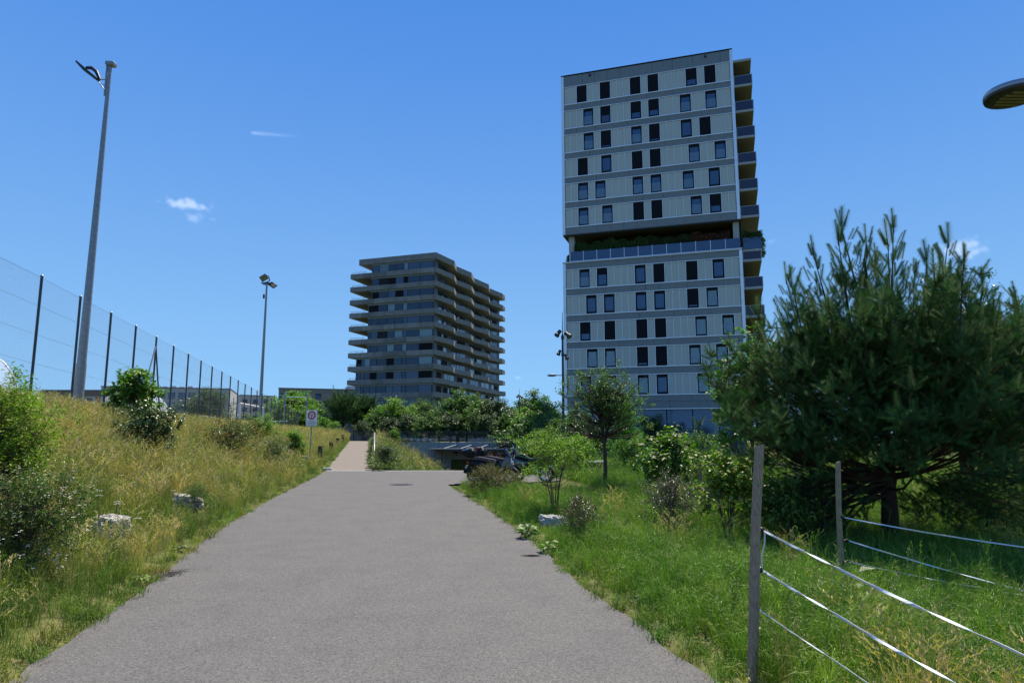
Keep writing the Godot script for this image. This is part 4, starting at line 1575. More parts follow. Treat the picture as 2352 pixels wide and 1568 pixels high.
func lamp_post(label: String, at: Vector3, h: float, with_disc: bool, size := 1.0) -> void:
	var t := thing("lamp_post", label, "lamp post", at, 0.0, "slim dark lamp posts with spotlights")
	var k := h / 9.4
	var g := Geo.new()
	g.tube([Vector3(0, -0.2, 0), Vector3(0, 2.9 * k, 0)], [0.095 * size, 0.09 * size], 10, true)
	part(t, "lower_pole", g.mesh(), M.lamp_body)
	g = Geo.new()
	g.tube([Vector3(0, 2.9 * k, 0), Vector3(0, 7.7 * k, 0), Vector3(0, 8.05 * k, 0)], [0.075 * size, 0.06 * size, 0.055 * size], 10, true)
	part(t, "pole", g.mesh(), M.lamp_body)
	g = Geo.new()
	g.tube([Vector3(0, 8.05 * k, 0), Vector3(0, h, 0)], [0.03 * size, 0.015 * size], 6, true)
	part(t, "tip", g.mesh(), M.lamp_body)
	for y in [7.85, 6.85]:
		var c := Geo.new()
		c.lathe([[0.0, -0.1], [0.085 * size, -0.1], [0.085 * size, 0.1], [0.0, 0.1]], 10, Transform3D(Basis(), Vector3(0, y * k, 0)))
		part(t, "collar", c.mesh(), M.dark_metal)
	spot_can(t, Vector3(-0.24, 8.1 * k, 0.05), Vector3(-0.55, -0.75, 0.2), 1.0 * size)
	spot_can(t, Vector3(0.28, 8.0 * k, 0.1), Vector3(0.55, -0.6, 0.5), 1.0 * size)
	spot_can(t, Vector3(-0.2, 6.95 * k, 0.05), Vector3(-0.4, -0.8, 0.2), 0.75 * size)
	spot_can(t, Vector3(0.2, 6.7 * k, 0.05), Vector3(0.3, -0.8, 0.3), 0.75 * size)
	if with_disc:
		disc_lamp(t, Vector3(-0.62, 5.62 * k, 0.0), Vector3(-0.62, 0, 0), 0.25)


func make_street_lamps() -> void:
	var p := px(1293, 850, 38.0)
	var h := px(1293, 716, 38.0).y
	lamp_post("slim dark lamp post with four spotlights and a disc lamp before the panelled tower", Vector3(p.x, -0.1, -38.0), h + 0.1, true)
	p = px(815, 900, 100.0)
	lamp_post("slim dark lamp post with spotlights rising from the trees before the balcony tower", Vector3(p.x, 1.4, -100.0), px(815, 898, 100.0).y - 1.4, false, 1.25)
	p = px(1193, 900, 105.0)
	lamp_post("slim dark lamp post with spotlights among the trees between both towers", Vector3(p.x, 1.4, -105.0), px(1193, 893, 105.0).y - 1.4, false, 1.25)
	# small lantern farther off
	p = px(1222, 935, 130.0)
	var t := thing("park_lantern", "thin pale pole with a small flat lamp among the far trees", "lamp post", Vector3(p.x - 0.5, 0.5, -130.0))
	var g := Geo.new()
	g.tube([Vector3(0, 0, 0), Vector3(0, px(1213, 930, 130.0).y - 0.5, 0)], [0.08, 0.05], 6, true)
	part(t, "pole", g.mesh(), M.galvanised)
	slab(t, "lamp_head", Vector3(-0.1, px(1213, 930, 130.0).y - 0.55, -0.2), Vector3(0.75, px(1213, 930, 130.0).y - 0.42, 0.2), M.lamp_rim)
	# the lamp whose head hangs into the picture at the right
	var c := px(2330, 214, 6.6)
	t = thing("street_lamp", "dark street lamp with a flat round head hanging over the meadow edge", "street lamp", Vector3(c.x + 1.15, height(c.x + 1.15, 6.6), -6.6))
	var y := c.y - t.position.y
	g = Geo.new()
	g.tube([Vector3(0, -0.2, 0), Vector3(0, y + 0.6, 0)], [0.075, 0.06], 12, true)
	part(t, "pole", g.mesh(), M.lamp_body)
	disc_lamp(t, Vector3(-1.15, y, 0), Vector3(-1.15, 0, 0), 0.27)
	var fin := Geo.new()
	fin.box(Vector3(-1.19, y + 0.0, -0.285), Vector3(-1.17, y + 0.065, -0.25))
	part(t, "latch", fin.mesh(), M.lamp_body)


# ---------------------------------------------------------------- road sign

func make_no_entry_sign() -> void:
	var d := 35.0
	var p := px(711, 1040, d)
	var t := thing("road_sign", "white road sign with a red ring and French lettering on a slim grey pole", "road sign", Vector3(p.x, height(p.x, d) - 0.1, -d), deg_to_rad(-6.0))
	var board := px(716, 960, d)
	var y := board.y - t.position.y
	var ox := board.x - p.x
	var g := Geo.new()
	g.tube([Vector3(0, -0.3, 0), Vector3(ox * 0.85, y + 0.3, -0.03)], [0.032, 0.032], 8, true)
	part(t, "pole", g.mesh(), M.galvanised)
	g = Geo.new()
	g.soft_box(Vector3(-0.30, -0.41, -0.02), Vector3(0.30, 0.41, 0.0), 0.008, Transform3D(Basis(), Vector3(ox, y, 0.03)))
	var b := part(t, "board", g.mesh(), M.galvanised)
	g = Geo.new()
	g.box(Vector3(ox - 0.285, y - 0.395, 0.03), Vector3(ox + 0.285, y + 0.395, 0.034))
	part(b, "white_face", g.mesh(), M.sign_white)
	var flat := Basis(Vector3.RIGHT, PI / 2)
	var c := Vector3(ox, y + 0.14, 0.034)
	g = Geo.new()
	g.lathe([[0.215, 0.0], [0.215, 0.005], [0.145, 0.005], [0.145, 0.0]], 32, Transform3D(flat, c))
	part(b, "red_ring", g.mesh(), M.sign_red)
	for k in 3:
		var a := -PI / 2 + TAU * k / 3.0
		var bar := Geo.new()
		bar.box(Vector3(0.0, -0.018, 0.0), Vector3(0.15, 0.018, 0.004), Transform3D(Basis(Vector3.BACK, a), c))
		part(b, "divider", bar.mesh(), M.sign_red)
	# motorcar, motorcycle and lorry pictograms
	for k in [[0.0, 0.085], [-0.075, -0.045], [0.075, -0.045]]:
		var q: Vector3 = c + Vector3(k[0], k[1], 0.0)
		g = Geo.new()
		g.box(q + Vector3(-0.034, -0.012, 0.001), q + Vector3(0.034, 0.008, 0.004))
		g.box(q + Vector3(-0.016, 0.008, 0.001), q + Vector3(0.02, 0.022, 0.004))
		g.lathe([[0.011, 0.0], [0.011, 0.005], [0.0, 0.005]], 8, Transform3D(flat, q + Vector3(-0.02, -0.014, 0)))
		g.lathe([[0.011, 0.0], [0.011, 0.005], [0.0, 0.005]], 8, Transform3D(flat, q + Vector3(0.02, -0.014, 0)))
		part(b, "vehicle_symbol", g.mesh(), M.sign_black)
	var font := SystemFont.new()
	font.font_names = PackedStringArray(["Droid Sans"])
	var line := 0
	for s in ["Services", "communaux", "autorisés"]:
		var tm := TextMesh.new()
		tm.text = s
		tm.font = font
		tm.font_size = 48
		tm.pixel_size = 0.0019
		tm.depth = 0.003
		part(b, "lettering", tm, M.sign_black, Vector3(ox, y - 0.155 - line * 0.085, 0.037))
		line += 1


# ---------------------------------------------------------------- beside the path

const STUMPS := [[735.0, 1036.0, 40.0, "short mossy timber stump nearest the pale kerb stone beside the path"], [760.0, 1019.0, 46.5, "second short timber stump up the path from the pale kerb stone"], [775.0, 1008.0, 53.0, "third short timber stump up the path from the pale kerb stone"], [787.0, 999.0, 60.0, "fourth short timber stump, at the top of the path"]]

func make_path_things() -> void:
	for k in STUMPS:
		var p := px(k[0], k[1], k[2])
		var h := height(p.x, k[2])
		var t := thing("timber_stump", k[3], "post", Vector3(p.x, h - 0.1, p.z), 0.0, "timber stumps beside the path")
		var top := maxf(p.y - h + 0.1, 0.75)
		var g := Geo.new()
		g.tube([Vector3.ZERO, Vector3(0.01, top * 0.5, 0), Vector3(0, top, 0)], [0.14, 0.135, 0.13], 8, true)
		part(t, "post", g.mesh(), M.mossy_post)
		g = Geo.new()
		g.lathe([[0.145, 0.0], [0.145, 0.03], [0.0, 0.035]], 8, Transform3D(Basis(), Vector3(0, top, 0)))
		part(t, "cap", g.mesh(), M.dark_metal)
	# kerb stone lying at the foot of the path
	var s := px(752, 1076, 33.6)
	var t2 := thing("kerb_stone", "short pale kerb stone lying at the left foot of the path", "kerb stone", Vector3(s.x, path_height(33.6) + 0.002, s.z), deg_to_rad(6.0))
	var g2 := Geo.new()
	g2.soft_box(Vector3(-0.22, 0.0, -0.09), Vector3(0.2, 0.11, 0.09), 0.015)
	part(t2, "stone", g2.mesh(), M.kerb_stone)
	# handrail on the right edge of the path
	var t := thing("path_handrail", "bent galvanised handrail along the right edge of the rising path", "handrail", Vector3(-0.02 - SKEW * 42.0, path_height(42.0), -42.0))
	var pts := []
	var o := t.position
	for d in [40.5, 41.0, 42.0, 44.0, 48.0, 53.0, 58.0]:
		var y := path_height(d) + (0.25 if d < 40.8 else (0.75 if d < 41.5 else 0.95))
		pts.append(Vector3(0.02 - SKEW * d, y, -d) - o)
	var g := Geo.new()
	g.tube(pts, same(0.045, pts.size()), 8, true)
	part(t, "rail", g.mesh(), M.galvanised)
	for d in [41.0, 44.0, 48.0, 53.0, 58.0]:
		g = Geo.new()
		var f := Vector3(0.02 - SKEW * d, path_height(d), -d) - o
		g.tube([f - Vector3(0, 0.15, 0), f + Vector3(0, 0.93 if d > 41.5 else 0.72, 0)], [0.035, 0.035], 8, true)
		part(t, "post", g.mesh(), M.galvanised)
	# green waste container under the young tree
	var b := foot(1366, 30.0, 1060) - Vector3(0, 0.25, 0)
	t = thing("waste_container", "dark green wheeled waste container in the long grass behind the young tree", "waste container", b, deg_to_rad(-8.0))
	t.scale = Vector3.ONE * 0.72
	g = Geo.new()
	g.loft([[Vector3(-0.55, 0.12, -0.4), Vector3(0.55, 0.12, -0.4), Vector3(0.55, 0.12, 0.4), Vector3(-0.55, 0.12, 0.4)], [Vector3(-0.66, 1.05, -0.5), Vector3(0.66, 1.05, -0.5), Vector3(0.66, 1.05, 0.5), Vector3(-0.66, 1.05, 0.5)]], true)
	part(t, "bin_body", g.mesh(), M.green_plastic)
	g = Geo.new()
	g.loft([[Vector3(-0.7, 1.055, -0.54), Vector3(0.7, 1.055, -0.54), Vector3(0.7, 1.055, 0.54), Vector3(-0.7, 1.055, 0.54)], [Vector3(-0.66, 1.2, -0.5), Vector3(0.66, 1.2, -0.5), Vector3(0.66, 1.12, 0.5), Vector3(-0.66, 1.12, 0.5)]], true)
	part(t, "lid", g.mesh(), M.green_plastic)
	for x in [-0.5, 0.5]:
		for z in [-0.38, 0.38]:
			g = Geo.new()
			g.lathe([[0.0, -0.03], [0.1, -0.03], [0.1, 0.03], [0.0, 0.03]], 10, Transform3D(Basis(Vector3.BACK, PI / 2), Vector3(x, 0.08, z)))
			part(t, "wheel", g.mesh(), M.tyre)
	# timber raised bed in front of the panelled tower
	b = foot(1715, 19.0, 1090)
	t = thing("raised_bed", "low timber raised bed with board sides and a rail frame behind the yellow-green bush", "raised bed", b, deg_to_rad(3.0))
	for i in 4:
		g = Geo.new()
		g.soft_box(Vector3(-1.4, 0.02 + i * 0.14, 0.0), Vector3(1.5, 0.145 + i * 0.14, 0.04), 0.006)
		part(t, "side_board", g.mesh(), M.bed_timber)
	slab(t, "soil", Vector3(-1.35, 0.0, -1.0), Vector3(1.45, 0.5, -0.02), M.soil)
	for x in [-1.3, 0.05, 1.4]:
		slab(t, "post", Vector3(x, 0.0, -0.07), Vector3(x + 0.07, 1.12, -0.005), M.bed_timber)
	slab(t, "rail", Vector3(-1.35, 1.12, -0.07), Vector3(1.55, 1.17, 0.0), M.bed_timber)


# ---------------------------------------------------------------- motorbikes

func wheel(t: Node3D, at: Vector3, r: float, w: float) -> void:
	var b := Basis(Vector3.RIGHT, PI / 2)
	var g := Geo.new()
	g.lathe([[r - 0.09, -w * 0.4], [r - 0.03, -w * 0.5], [r, -w * 0.2], [r, w * 0.2], [r - 0.03, w * 0.5], [r - 0.09, w * 0.4]], 22, Transform3D(b, at))
	var o := part(t, "wheel", g.mesh(), M.tyre)
	g = Geo.new()
	g.lathe([[r - 0.12, -0.035], [r - 0.088, -0.04], [r - 0.088, 0.04], [r - 0.12, 0.035], [r - 0.12, -0.035]], 22, Transform3D(b, at))
	g.lathe([[0.0, -0.05], [0.05, -0.05], [0.05, 0.05], [0.0, 0.05]], 10, Transform3D(b, at))
	for k in 6:
		var a := TAU * k / 6.0
		g.rod(at + Vector3(cos(a), sin(a), 0) * 0.04, at + Vector3(cos(a), sin(a), 0) * (r - 0.11), 0.012, 4)
	part(o, "rim", g.mesh(), M.bike_chrome)


# a scooter that points along +x; its parts are lofted from cross-sections
func oval_loft(rings: Array, n := 10) -> ArrayMesh:
	var rows := []
	for r in rings:  # [x, y, half height, half width]
		var row := []
		for k in n:
			var a := TAU * k / n
			row.append(Vector3(r[0], r[1] + sin(a) * r[2], cos(a) * r[3]))
		rows.append(row)
	var g := Geo.new()
	for i in rows.size() - 1:
		for j in n:
			var k := (j + 1) % n
			var ca := Vector3(rings[i][0], rings[i][1], 0)
			var cb := Vector3(rings[i + 1][0], rings[i + 1][1], 0)
			var a: Vector3 = rows[i][j]
			var b: Vector3 = rows[i][k]
			var c: Vector3 = rows[i + 1][k]
			var d: Vector3 = rows[i + 1][j]
			g.round_tri(a, b, c, (a - ca).normalized(), (b - ca).normalized(), (c - cb).normalized())
			g.round_tri(a, c, d, (a - ca).normalized(), (c - cb).normalized(), (d - cb).normalized())
	for e in [0, rows.size() - 1]:
		for j in range(1, n - 1):
			g.tri(rows[e][0], rows[e][j], rows[e][j + 1])
	return g.mesh()


func scooter(label: String, at: Vector3, turn: float, body: Material, trim: Material, box_trim: Material, seat: Material, screen_up := 0.0) -> void:
	var t := thing("scooter", label, "scooter", at, turn, "scooters parked at the edge of the forecourt")
	wheel(t, Vector3(-0.68, 0.27, 0), 0.27, 0.12)
	wheel(t, Vector3(0.66, 0.27, 0), 0.27, 0.11)
	part(t, "rear_body", oval_loft([[-0.92, 0.70, 0.05, 0.06], [-0.75, 0.68, 0.13, 0.16], [-0.45, 0.62, 0.20, 0.19], [-0.15, 0.55, 0.20, 0.17], [0.05, 0.42, 0.12, 0.16]]), M.bike_black)
	part(t, "seat", oval_loft([[-0.74, 0.84, 0.05, 0.10], [-0.5, 0.86, 0.07, 0.15], [-0.15, 0.80, 0.07, 0.15], [0.12, 0.77, 0.05, 0.10]]), seat)
	part(t, "footboard", oval_loft([[-0.1, 0.32, 0.07, 0.18], [0.2, 0.30, 0.06, 0.20], [0.42, 0.33, 0.08, 0.18]]), M.bike_plastic)
	part(t, "engine", oval_loft([[-0.85, 0.30, 0.08, 0.08], [-0.55, 0.32, 0.13, 0.15], [-0.2, 0.36, 0.11, 0.14]]), M.bike_plastic)
	part(t, "exhaust", oval_loft([[-1.0, 0.40, 0.05, 0.05], [-0.95, 0.40, 0.065, 0.06], [-0.5, 0.33, 0.06, 0.05], [-0.3, 0.28, 0.03, 0.03]]), M.bike_plastic).position.z = 0.2
	part(t, "leg_shield", oval_loft([[0.33, 0.40, 0.06, 0.17], [0.42, 0.60, 0.22, 0.22], [0.52, 0.76, 0.22, 0.20], [0.62, 0.82, 0.13, 0.13], [0.70, 0.80, 0.05, 0.05]]), body)
	var nose := part(t, "nose_panel", oval_loft([[0.52, 0.62, 0.13, 0.13], [0.66, 0.64, 0.15, 0.11], [0.78, 0.62, 0.07, 0.05]]), trim)
	part(nose, "headlight", oval_loft([[0.68, 0.74, 0.06, 0.09], [0.745, 0.73, 0.05, 0.07], [0.765, 0.73, 0.02, 0.03]]), M.head_glass)
	part(t, "front_mudguard", oval_loft([[0.40, 0.50, 0.02, 0.05], [0.60, 0.575, 0.03, 0.075], [0.80, 0.53, 0.03, 0.07], [0.94, 0.42, 0.02, 0.04]]), trim)
	var g := Geo.new()
	g.tube([Vector3(0.66, 0.27, 0.08), Vector3(0.52, 0.75, 0.06)], [0.025, 0.028], 6, true)
	g.tube([Vector3(0.66, 0.27, -0.08), Vector3(0.52, 0.75, -0.06)], [0.025, 0.028], 6, true)
	part(t, "fork", g.mesh(), M.bike_plastic)
	part(t, "windscreen", oval_loft([[0.44, 1.22 + screen_up, 0.03, 0.13], [0.52, 1.12, 0.06, 0.17], [0.62, 0.98, 0.06, 0.15], [0.68, 0.88, 0.03, 0.10]]), M.glass_dark)
	part(t, "cockpit", oval_loft([[0.34, 0.98, 0.04, 0.10], [0.44, 1.0, 0.07, 0.13], [0.56, 0.96, 0.05, 0.08]]), M.bike_black)
	g = Geo.new()
	g.tube([Vector3(0.28, 1.02, -0.36), Vector3(0.36, 1.03, -0.22), Vector3(0.42, 0.99, 0.0), Vector3(0.36, 1.03, 0.22), Vector3(0.28, 1.02, 0.36)], same(0.018, 5), 6, true)
	part(t, "handlebar", g.mesh(), M.bike_black)
	for s in [-1.0, 1.0]:
		g = Geo.new()
		g.tube([Vector3(0.36, 1.03, 0.22 * s), Vector3(0.40, 1.20, 0.32 * s), Vector3(0.36, 1.32, 0.37 * s)], same(0.011, 3), 5, true)
		var m := part(t, "mirror", g.mesh(), M.bike_black)
		g = Geo.new()
		g.lathe([[0.0, 0.03], [0.065, 0.022], [0.085, 0.0]], 12, Transform3D(Basis(Vector3.BACK, -PI / 2 + 0.25), Vector3(0.36, 1.37, 0.39 * s)))
		part(m, "mirror_shell", g.mesh(), M.bike_black)
		g = Geo.new()
		g.lathe([[0.082, 0.0], [0.0, 0.002]], 12, Transform3D(Basis(Vector3.BACK, PI / 2 + 0.25), Vector3(0.356, 1.37, 0.39 * s)))
		part(m, "mirror_glass", g.mesh(), M.mirror)
	var tail := part(t, "tail_light", oval_loft([[-0.97, 0.72, 0.02, 0.05], [-0.93, 0.72, 0.045, 0.10], [-0.86, 0.71, 0.05, 0.11]]), M.bike_red)
	tail.name = "tail_light"
	g = Geo.new()
	g.box(Vector3(-0.008, -0.06, -0.09), Vector3(0.008, 0.06, 0.09), Transform3D(Basis(Vector3.BACK, -0.35), Vector3(-0.97, 0.56, 0)))
	part(t, "number_plate", g.mesh(), M.sign_white)
	# top box
	g = Geo.new()
	g.rod(Vector3(-0.6, 0.84, 0.08), Vector3(-0.95, 0.92, 0.08), 0.014, 5)
	g.rod(Vector3(-0.6, 0.84, -0.08), Vector3(-0.95, 0.92, -0.08), 0.014, 5)
	part(t, "rack", g.mesh(), M.bike_black)
	g = Geo.new()
	g.lathe_rect(0.22, 0.21, 0.05, [[0.0, 0.05], [0.04, 0.0], [0.15, -0.01]], Transform3D(Basis(Vector3.BACK, -0.08), Vector3(-0.88, 0.925, 0)))
	var b := part(t, "top_box", g.mesh(), M.bike_plastic)
	g = Geo.new()
	g.lathe_rect(0.225, 0.215, 0.05, [[0.155, -0.008], [0.22, 0.0], [0.30, 0.06], [0.325, 0.13]], Transform3D(Basis(Vector3.BACK, -0.08), Vector3(-0.88, 0.925, 0)))
	part(b, "lid", g.mesh(), M.bike_black)
	g = Geo.new()
	g.loft([[Vector3(-1.06, 1.13, -0.17), Vector3(-1.06, 1.13, 0.23), Vector3(-1.05, 1.16, 0.23), Vector3(-1.05, 1.16, -0.17)], [Vector3(-0.78, 1.19, -0.22), Vector3(-0.78, 1.19, 0.225), Vector3(-0.76, 1.235, 0.20), Vector3(-0.76, 1.235, -0.2)]], true)
	part(b, "reflector", g.mesh(), box_trim)


func make_motorbikes() -> void:
	var y := path_height(25.0) + 0.004
	var a := px(1131, 1108, 24.6)
	scooter("silver-grey scooter with a black top box, its rear wheel clear of the reddish bush", Vector3(a.x, y, -24.6), deg_to_rad(-14.0), M.bike_silver, M.bike_silver, M.head_glass, M.bike_seat)
	a = px(1152, 1108, 26.1)
	scooter("black scooter with a red reflector on its top box behind the silver scooter", Vector3(a.x, y, -25.9), deg_to_rad(-18.0), M.bike_black, M.bike_green, M.bike_red, M.bike_seat, 0.08)
	# motorcycle with green trim
	a = px(1213, 1108, 25.2)
	var t := thing("motorcycle", "dark motorcycle with green tank trim beside the scooters, behind the light green shrub", "motorcycle", Vector3(a.x, y, -25.2), deg_to_rad(158.0))
	wheel(t, Vector3(-0.70, 0.31, 0), 0.31, 0.15)
	wheel(t, Vector3(0.72, 0.31, 0), 0.31, 0.12)
	part(t, "tank", oval_loft([[-0.05, 0.80, 0.08, 0.11], [0.12, 0.88, 0.13, 0.16], [0.35, 0.90, 0.13, 0.17], [0.5, 0.88, 0.07, 0.08]]), M.bike_black)
	part(t, "tank_trim", oval_loft([[-0.10, 0.83, 0.02, 0.135], [0.15, 0.91, 0.03, 0.185], [0.38, 0.95, 0.03, 0.175], [0.5, 0.92, 0.02, 0.1]]), M.bike_green)
	part(t, "seat", oval_loft([[-0.85, 0.92, 0.04, 0.07], [-0.6, 0.88, 0.06, 0.13], [-0.25, 0.80, 0.06, 0.14], [0.0, 0.80, 0.05, 0.10]]), M.bike_seat)
	part(t, "tail", oval_loft([[-0.98, 0.90, 0.03, 0.05], [-0.7, 0.80, 0.08, 0.12], [-0.3, 0.70, 0.08, 0.12]]), M.bike_black)
	part(t, "engine", oval_loft([[-0.25, 0.42, 0.15, 0.15], [0.05, 0.45, 0.22, 0.19], [0.35, 0.48, 0.17, 0.15]]), M.bike_plastic)
	part(t, "side_fairing", oval_loft([[0.05, 0.62, 0.10, 0.19], [0.35, 0.68, 0.17, 0.21], [0.6, 0.76, 0.15, 0.17], [0.78, 0.80, 0.06, 0.08]]), M.bike_silver)
	part(t, "headlight", oval_loft([[0.66, 0.86, 0.08, 0.10], [0.78, 0.84, 0.06, 0.08], [0.82, 0.83, 0.02, 0.03]]), M.head_glass)
	part(t, "exhaust", oval_loft([[-0.9, 0.55, 0.06, 0.06], [-0.5, 0.45, 0.06, 0.06], [-0.1, 0.3, 0.03, 0.03]]), M.bike_chrome).position.z = 0.18
	var g := Geo.new()
	for s in [-1.0, 1.0]:
		g.tube([Vector3(0.72, 0.31, 0.09 * s), Vector3(0.48, 0.98, 0.09 * s)], [0.025, 0.03], 6, true)
		g.tube([Vector3(-0.70, 0.31, 0.1 * s), Vector3(-0.15, 0.42, 0.1 * s)], [0.025, 0.03], 6, true)
	part(t, "fork", g.mesh(), M.bike_chrome)
	g = Geo.new()
	g.tube([Vector3(0.32, 1.04, -0.38), Vector3(0.42, 1.05, -0.2), Vector3(0.46, 1.0, 0.0), Vector3(0.42, 1.05, 0.2), Vector3(0.32, 1.04, 0.38)], same(0.016, 5), 6, true)
	part(t, "handlebar", g.mesh(), M.bike_black)
	for s in [-1.0, 1.0]:
		g = Geo.new()
		g.tube([Vector3(0.42, 1.05, 0.22 * s), Vector3(0.44, 1.2, 0.3 * s)], [0.009, 0.009], 5, true)
		var m := part(t, "mirror", g.mesh(), M.bike_black)
		part(m, "mirror_glass", oval_loft([[0.40, 1.23, 0.035, 0.07], [0.43, 1.23, 0.04, 0.075], [0.46, 1.23, 0.02, 0.04]]), M.mirror).position.z = 0.33 * s
	part(t, "windscreen", oval_loft([[0.50, 1.14, 0.02, 0.10], [0.58, 1.05, 0.05, 0.14], [0.70, 0.94, 0.04, 0.12]]), M.glass_dark)
	# white bag lying under the reddish bush
	var bg := px(1100, 1118, 22.5)
	t = thing("plastic_bag", "crumpled white plastic sheet under the reddish bush", "plastic sheet", Vector3(bg.x, height(bg.x, 22.5), -22.5))
	part(t, "sheet", boulder(77, Vector3(0.42, 0.14, 0.25), 0.55), M.white_paint)
	t = thing("plastic_sheet", "crumpled white plastic heap between the reddish bush and the light green shrub", "plastic sheet", px(1150, 1120, 22.0) * Vector3(1, 0, 1) + Vector3(0, height(px(1150, 1120, 22.0).x, 22.0), 0))
	part(t, "sheet", boulder(78, Vector3(0.24, 0.2, 0.22), 0.6), M.white_paint)


# ---------------------------------------------------------------- tape fence on the right

func make_tape_fence() -> void:
	var a0 := px(1722, 1560, 4.85)
	var a1 := px(1744, 1025, 5.0)
	var base := Vector3(a0.x, height(a0.x, 4.85) - 0.12, -4.85)
	var near := thing("fence_post", "leaning round wooden fence post with black insulators beside the asphalt edge", "fence post", base, 0.0, "round wooden posts of the tape fence")
	wood_post(near, a1 - base, 0.033)
	var b0 := px(1929, 1300, 8.8)
	var b1 := px(1925, 1062, 8.8)
	var base2 := Vector3(b0.x, height(b0.x, 8.8) - 0.2, -8.8)
	var far := thing("fence_post", "round wooden fence post standing in the shade before the pine trunk", "fence post", base2, 0.0, "round wooden posts of the tape fence")
	wood_post(far, b1 - base2, 0.032)
	var c := Vector3(1.93, 0.0, -0.55)
	var base3 := Vector3(c.x, height(c.x, 0.55) - 0.1, -0.55)
	var mid := thing("fence_post", "round wooden fence post where the nearest three tapes end", "fence post", base3, 0.0, "round wooden posts of the tape fence")
	wood_post(mid, Vector3(0.02, 1.55, 0), 0.033)
	var e := px(2620, 1330, 7.4)
	var base4 := Vector3(e.x, height(e.x, 7.4) - 0.1, -7.4)
	var fourth := thing("fence_post", "round wooden fence post ending the tapes under the pine branches", "fence post", base4, 0.0, "round wooden posts of the tape fence")
	wood_post(fourth, Vector3(-0.02, 1.6, 0), 0.033)
	var starts := [px(1752, 1217, 4.98), px(1750, 1308, 4.95), px(1740, 1396, 4.9)]
	var goals := [px(2352, 1481, 2.35), px(2232, 1568, 2.72), px(2015, 1568, 3.5)]
	for i in 3:
		var s: Vector3 = starts[i]
		var g: Vector3 = goals[i]
		var end: Vector3 = s + (g - s) * ((s.z + 0.55) / (s.z - g.z))
		tape("upper white tape leading from the leaning post towards the road" if i == 0 else ("middle white tape leading from the leaning post towards the road" if i == 1 else "thin low white cord leading from the leaning post towards the road"), s, end, [0.0066, 0.0066, 0.0035][i], 9.0 + i)
		var on := post_point(base, a1, s.y)
		insulator(near, on - base, s - base)
	var st2 := [px(1940, 1188, 8.75), px(1949, 1241, 8.75), px(1951, 1290, 8.75)]
	var en2 := [px(2352, 1250, 7.9), px(2352, 1350, 7.8), px(2352, 1360, 7.9)]
	for i in 3:
		var s: Vector3 = st2[i]
		var g: Vector3 = en2[i]
		var end: Vector3 = s + (g - s) * 1.42
		tape(["top", "middle", "bottom"][i] + " white tape stretched from the shaded post past the pine trunk", s, end, [0.007, 0.007, 0.005][i], 2.0 + i * 1.7)
		insulator(far, post_point(base2, b1, s.y) - base2, s - base2)
	# the short loop that joins the two upper insulators
	var t := thing("tape_loop", "short slack white tape joining the two upper insulators of the leaning post", "fence tape", starts[1])
	var g2 := Geo.new()
	var up: Vector3 = starts[0] - starts[1]
	g2.tube([Vector3(0, 0, 0.01), up * 0.3 + Vector3(-0.006, 0, 0.012), up * 0.7 + Vector3(0.012, 0, 0.015), up + Vector3(0.012, 0, 0.01)], same(0.0055, 4), 5, true)
	part(t, "tape", g2.mesh(), M.tape)


func post_point(base: Vector3, top: Vector3, y: float) -> Vector3:
	return base + (top - base) * ((y - base.y) / (top.y - base.y))


func wood_post(t: Node3D, up: Vector3, r: float) -> void:
	var g := Geo.new()
	var pts := []
	var rad := []
	for i in 9:
		var k := i / 8.0
		pts.append(up * k + Vector3(sin(k * 7.0) * 0.004, 0, cos(k * 5.0) * 0.003))
		rad.append(r * (1.12 - 0.12 * k) * (1.0 + 0.02 * sin(i * 2.1)))
	pts.append(up * 1.004)
	rad.append(r * 0.9)
	g.tube(pts, rad, 14, true)
	part(t, "post", g.mesh(), M.post_wood)
	var kn := Geo.new()
	for i in 7:
		var a := 1.2 + sin(i * 12.7) * 0.9
		var c := up * (0.12 + 0.12 * i) + Vector3(cos(a), 0, sin(a)) * r * 1.02
		kn.lathe([[0.0045, 0.0], [0.003, 0.003], [0.0, 0.004]], 7, Transform3D(Basis(Quaternion(Vector3.UP, Vector3(cos(a), 0, sin(a)))), c))
	part(t, "knots", kn.mesh(), M.mossy_post)


func insulator(t: Node3D, a: Vector3, b: Vector3) -> void:
	var g := Geo.new()
	g.rod(a, b, 0.006, 6)
	var d := (b - a).normalized()
	g.lathe([[0.0, -0.012], [0.02, -0.012], [0.022, 0.0], [0.013, 0.006], [0.02, 0.014], [0.0, 0.016]], 12, Transform3D(Basis(Quaternion(Vector3.UP, d)), b - d * 0.012))
	g.lathe([[0.0, -0.004], [0.019, -0.004], [0.019, 0.008], [0.0, 0.01]], 10, Transform3D(Basis(Quaternion(Vector3.UP, d)), a + d * 0.028))
	part(t, "insulator", g.mesh(), M.insulator)


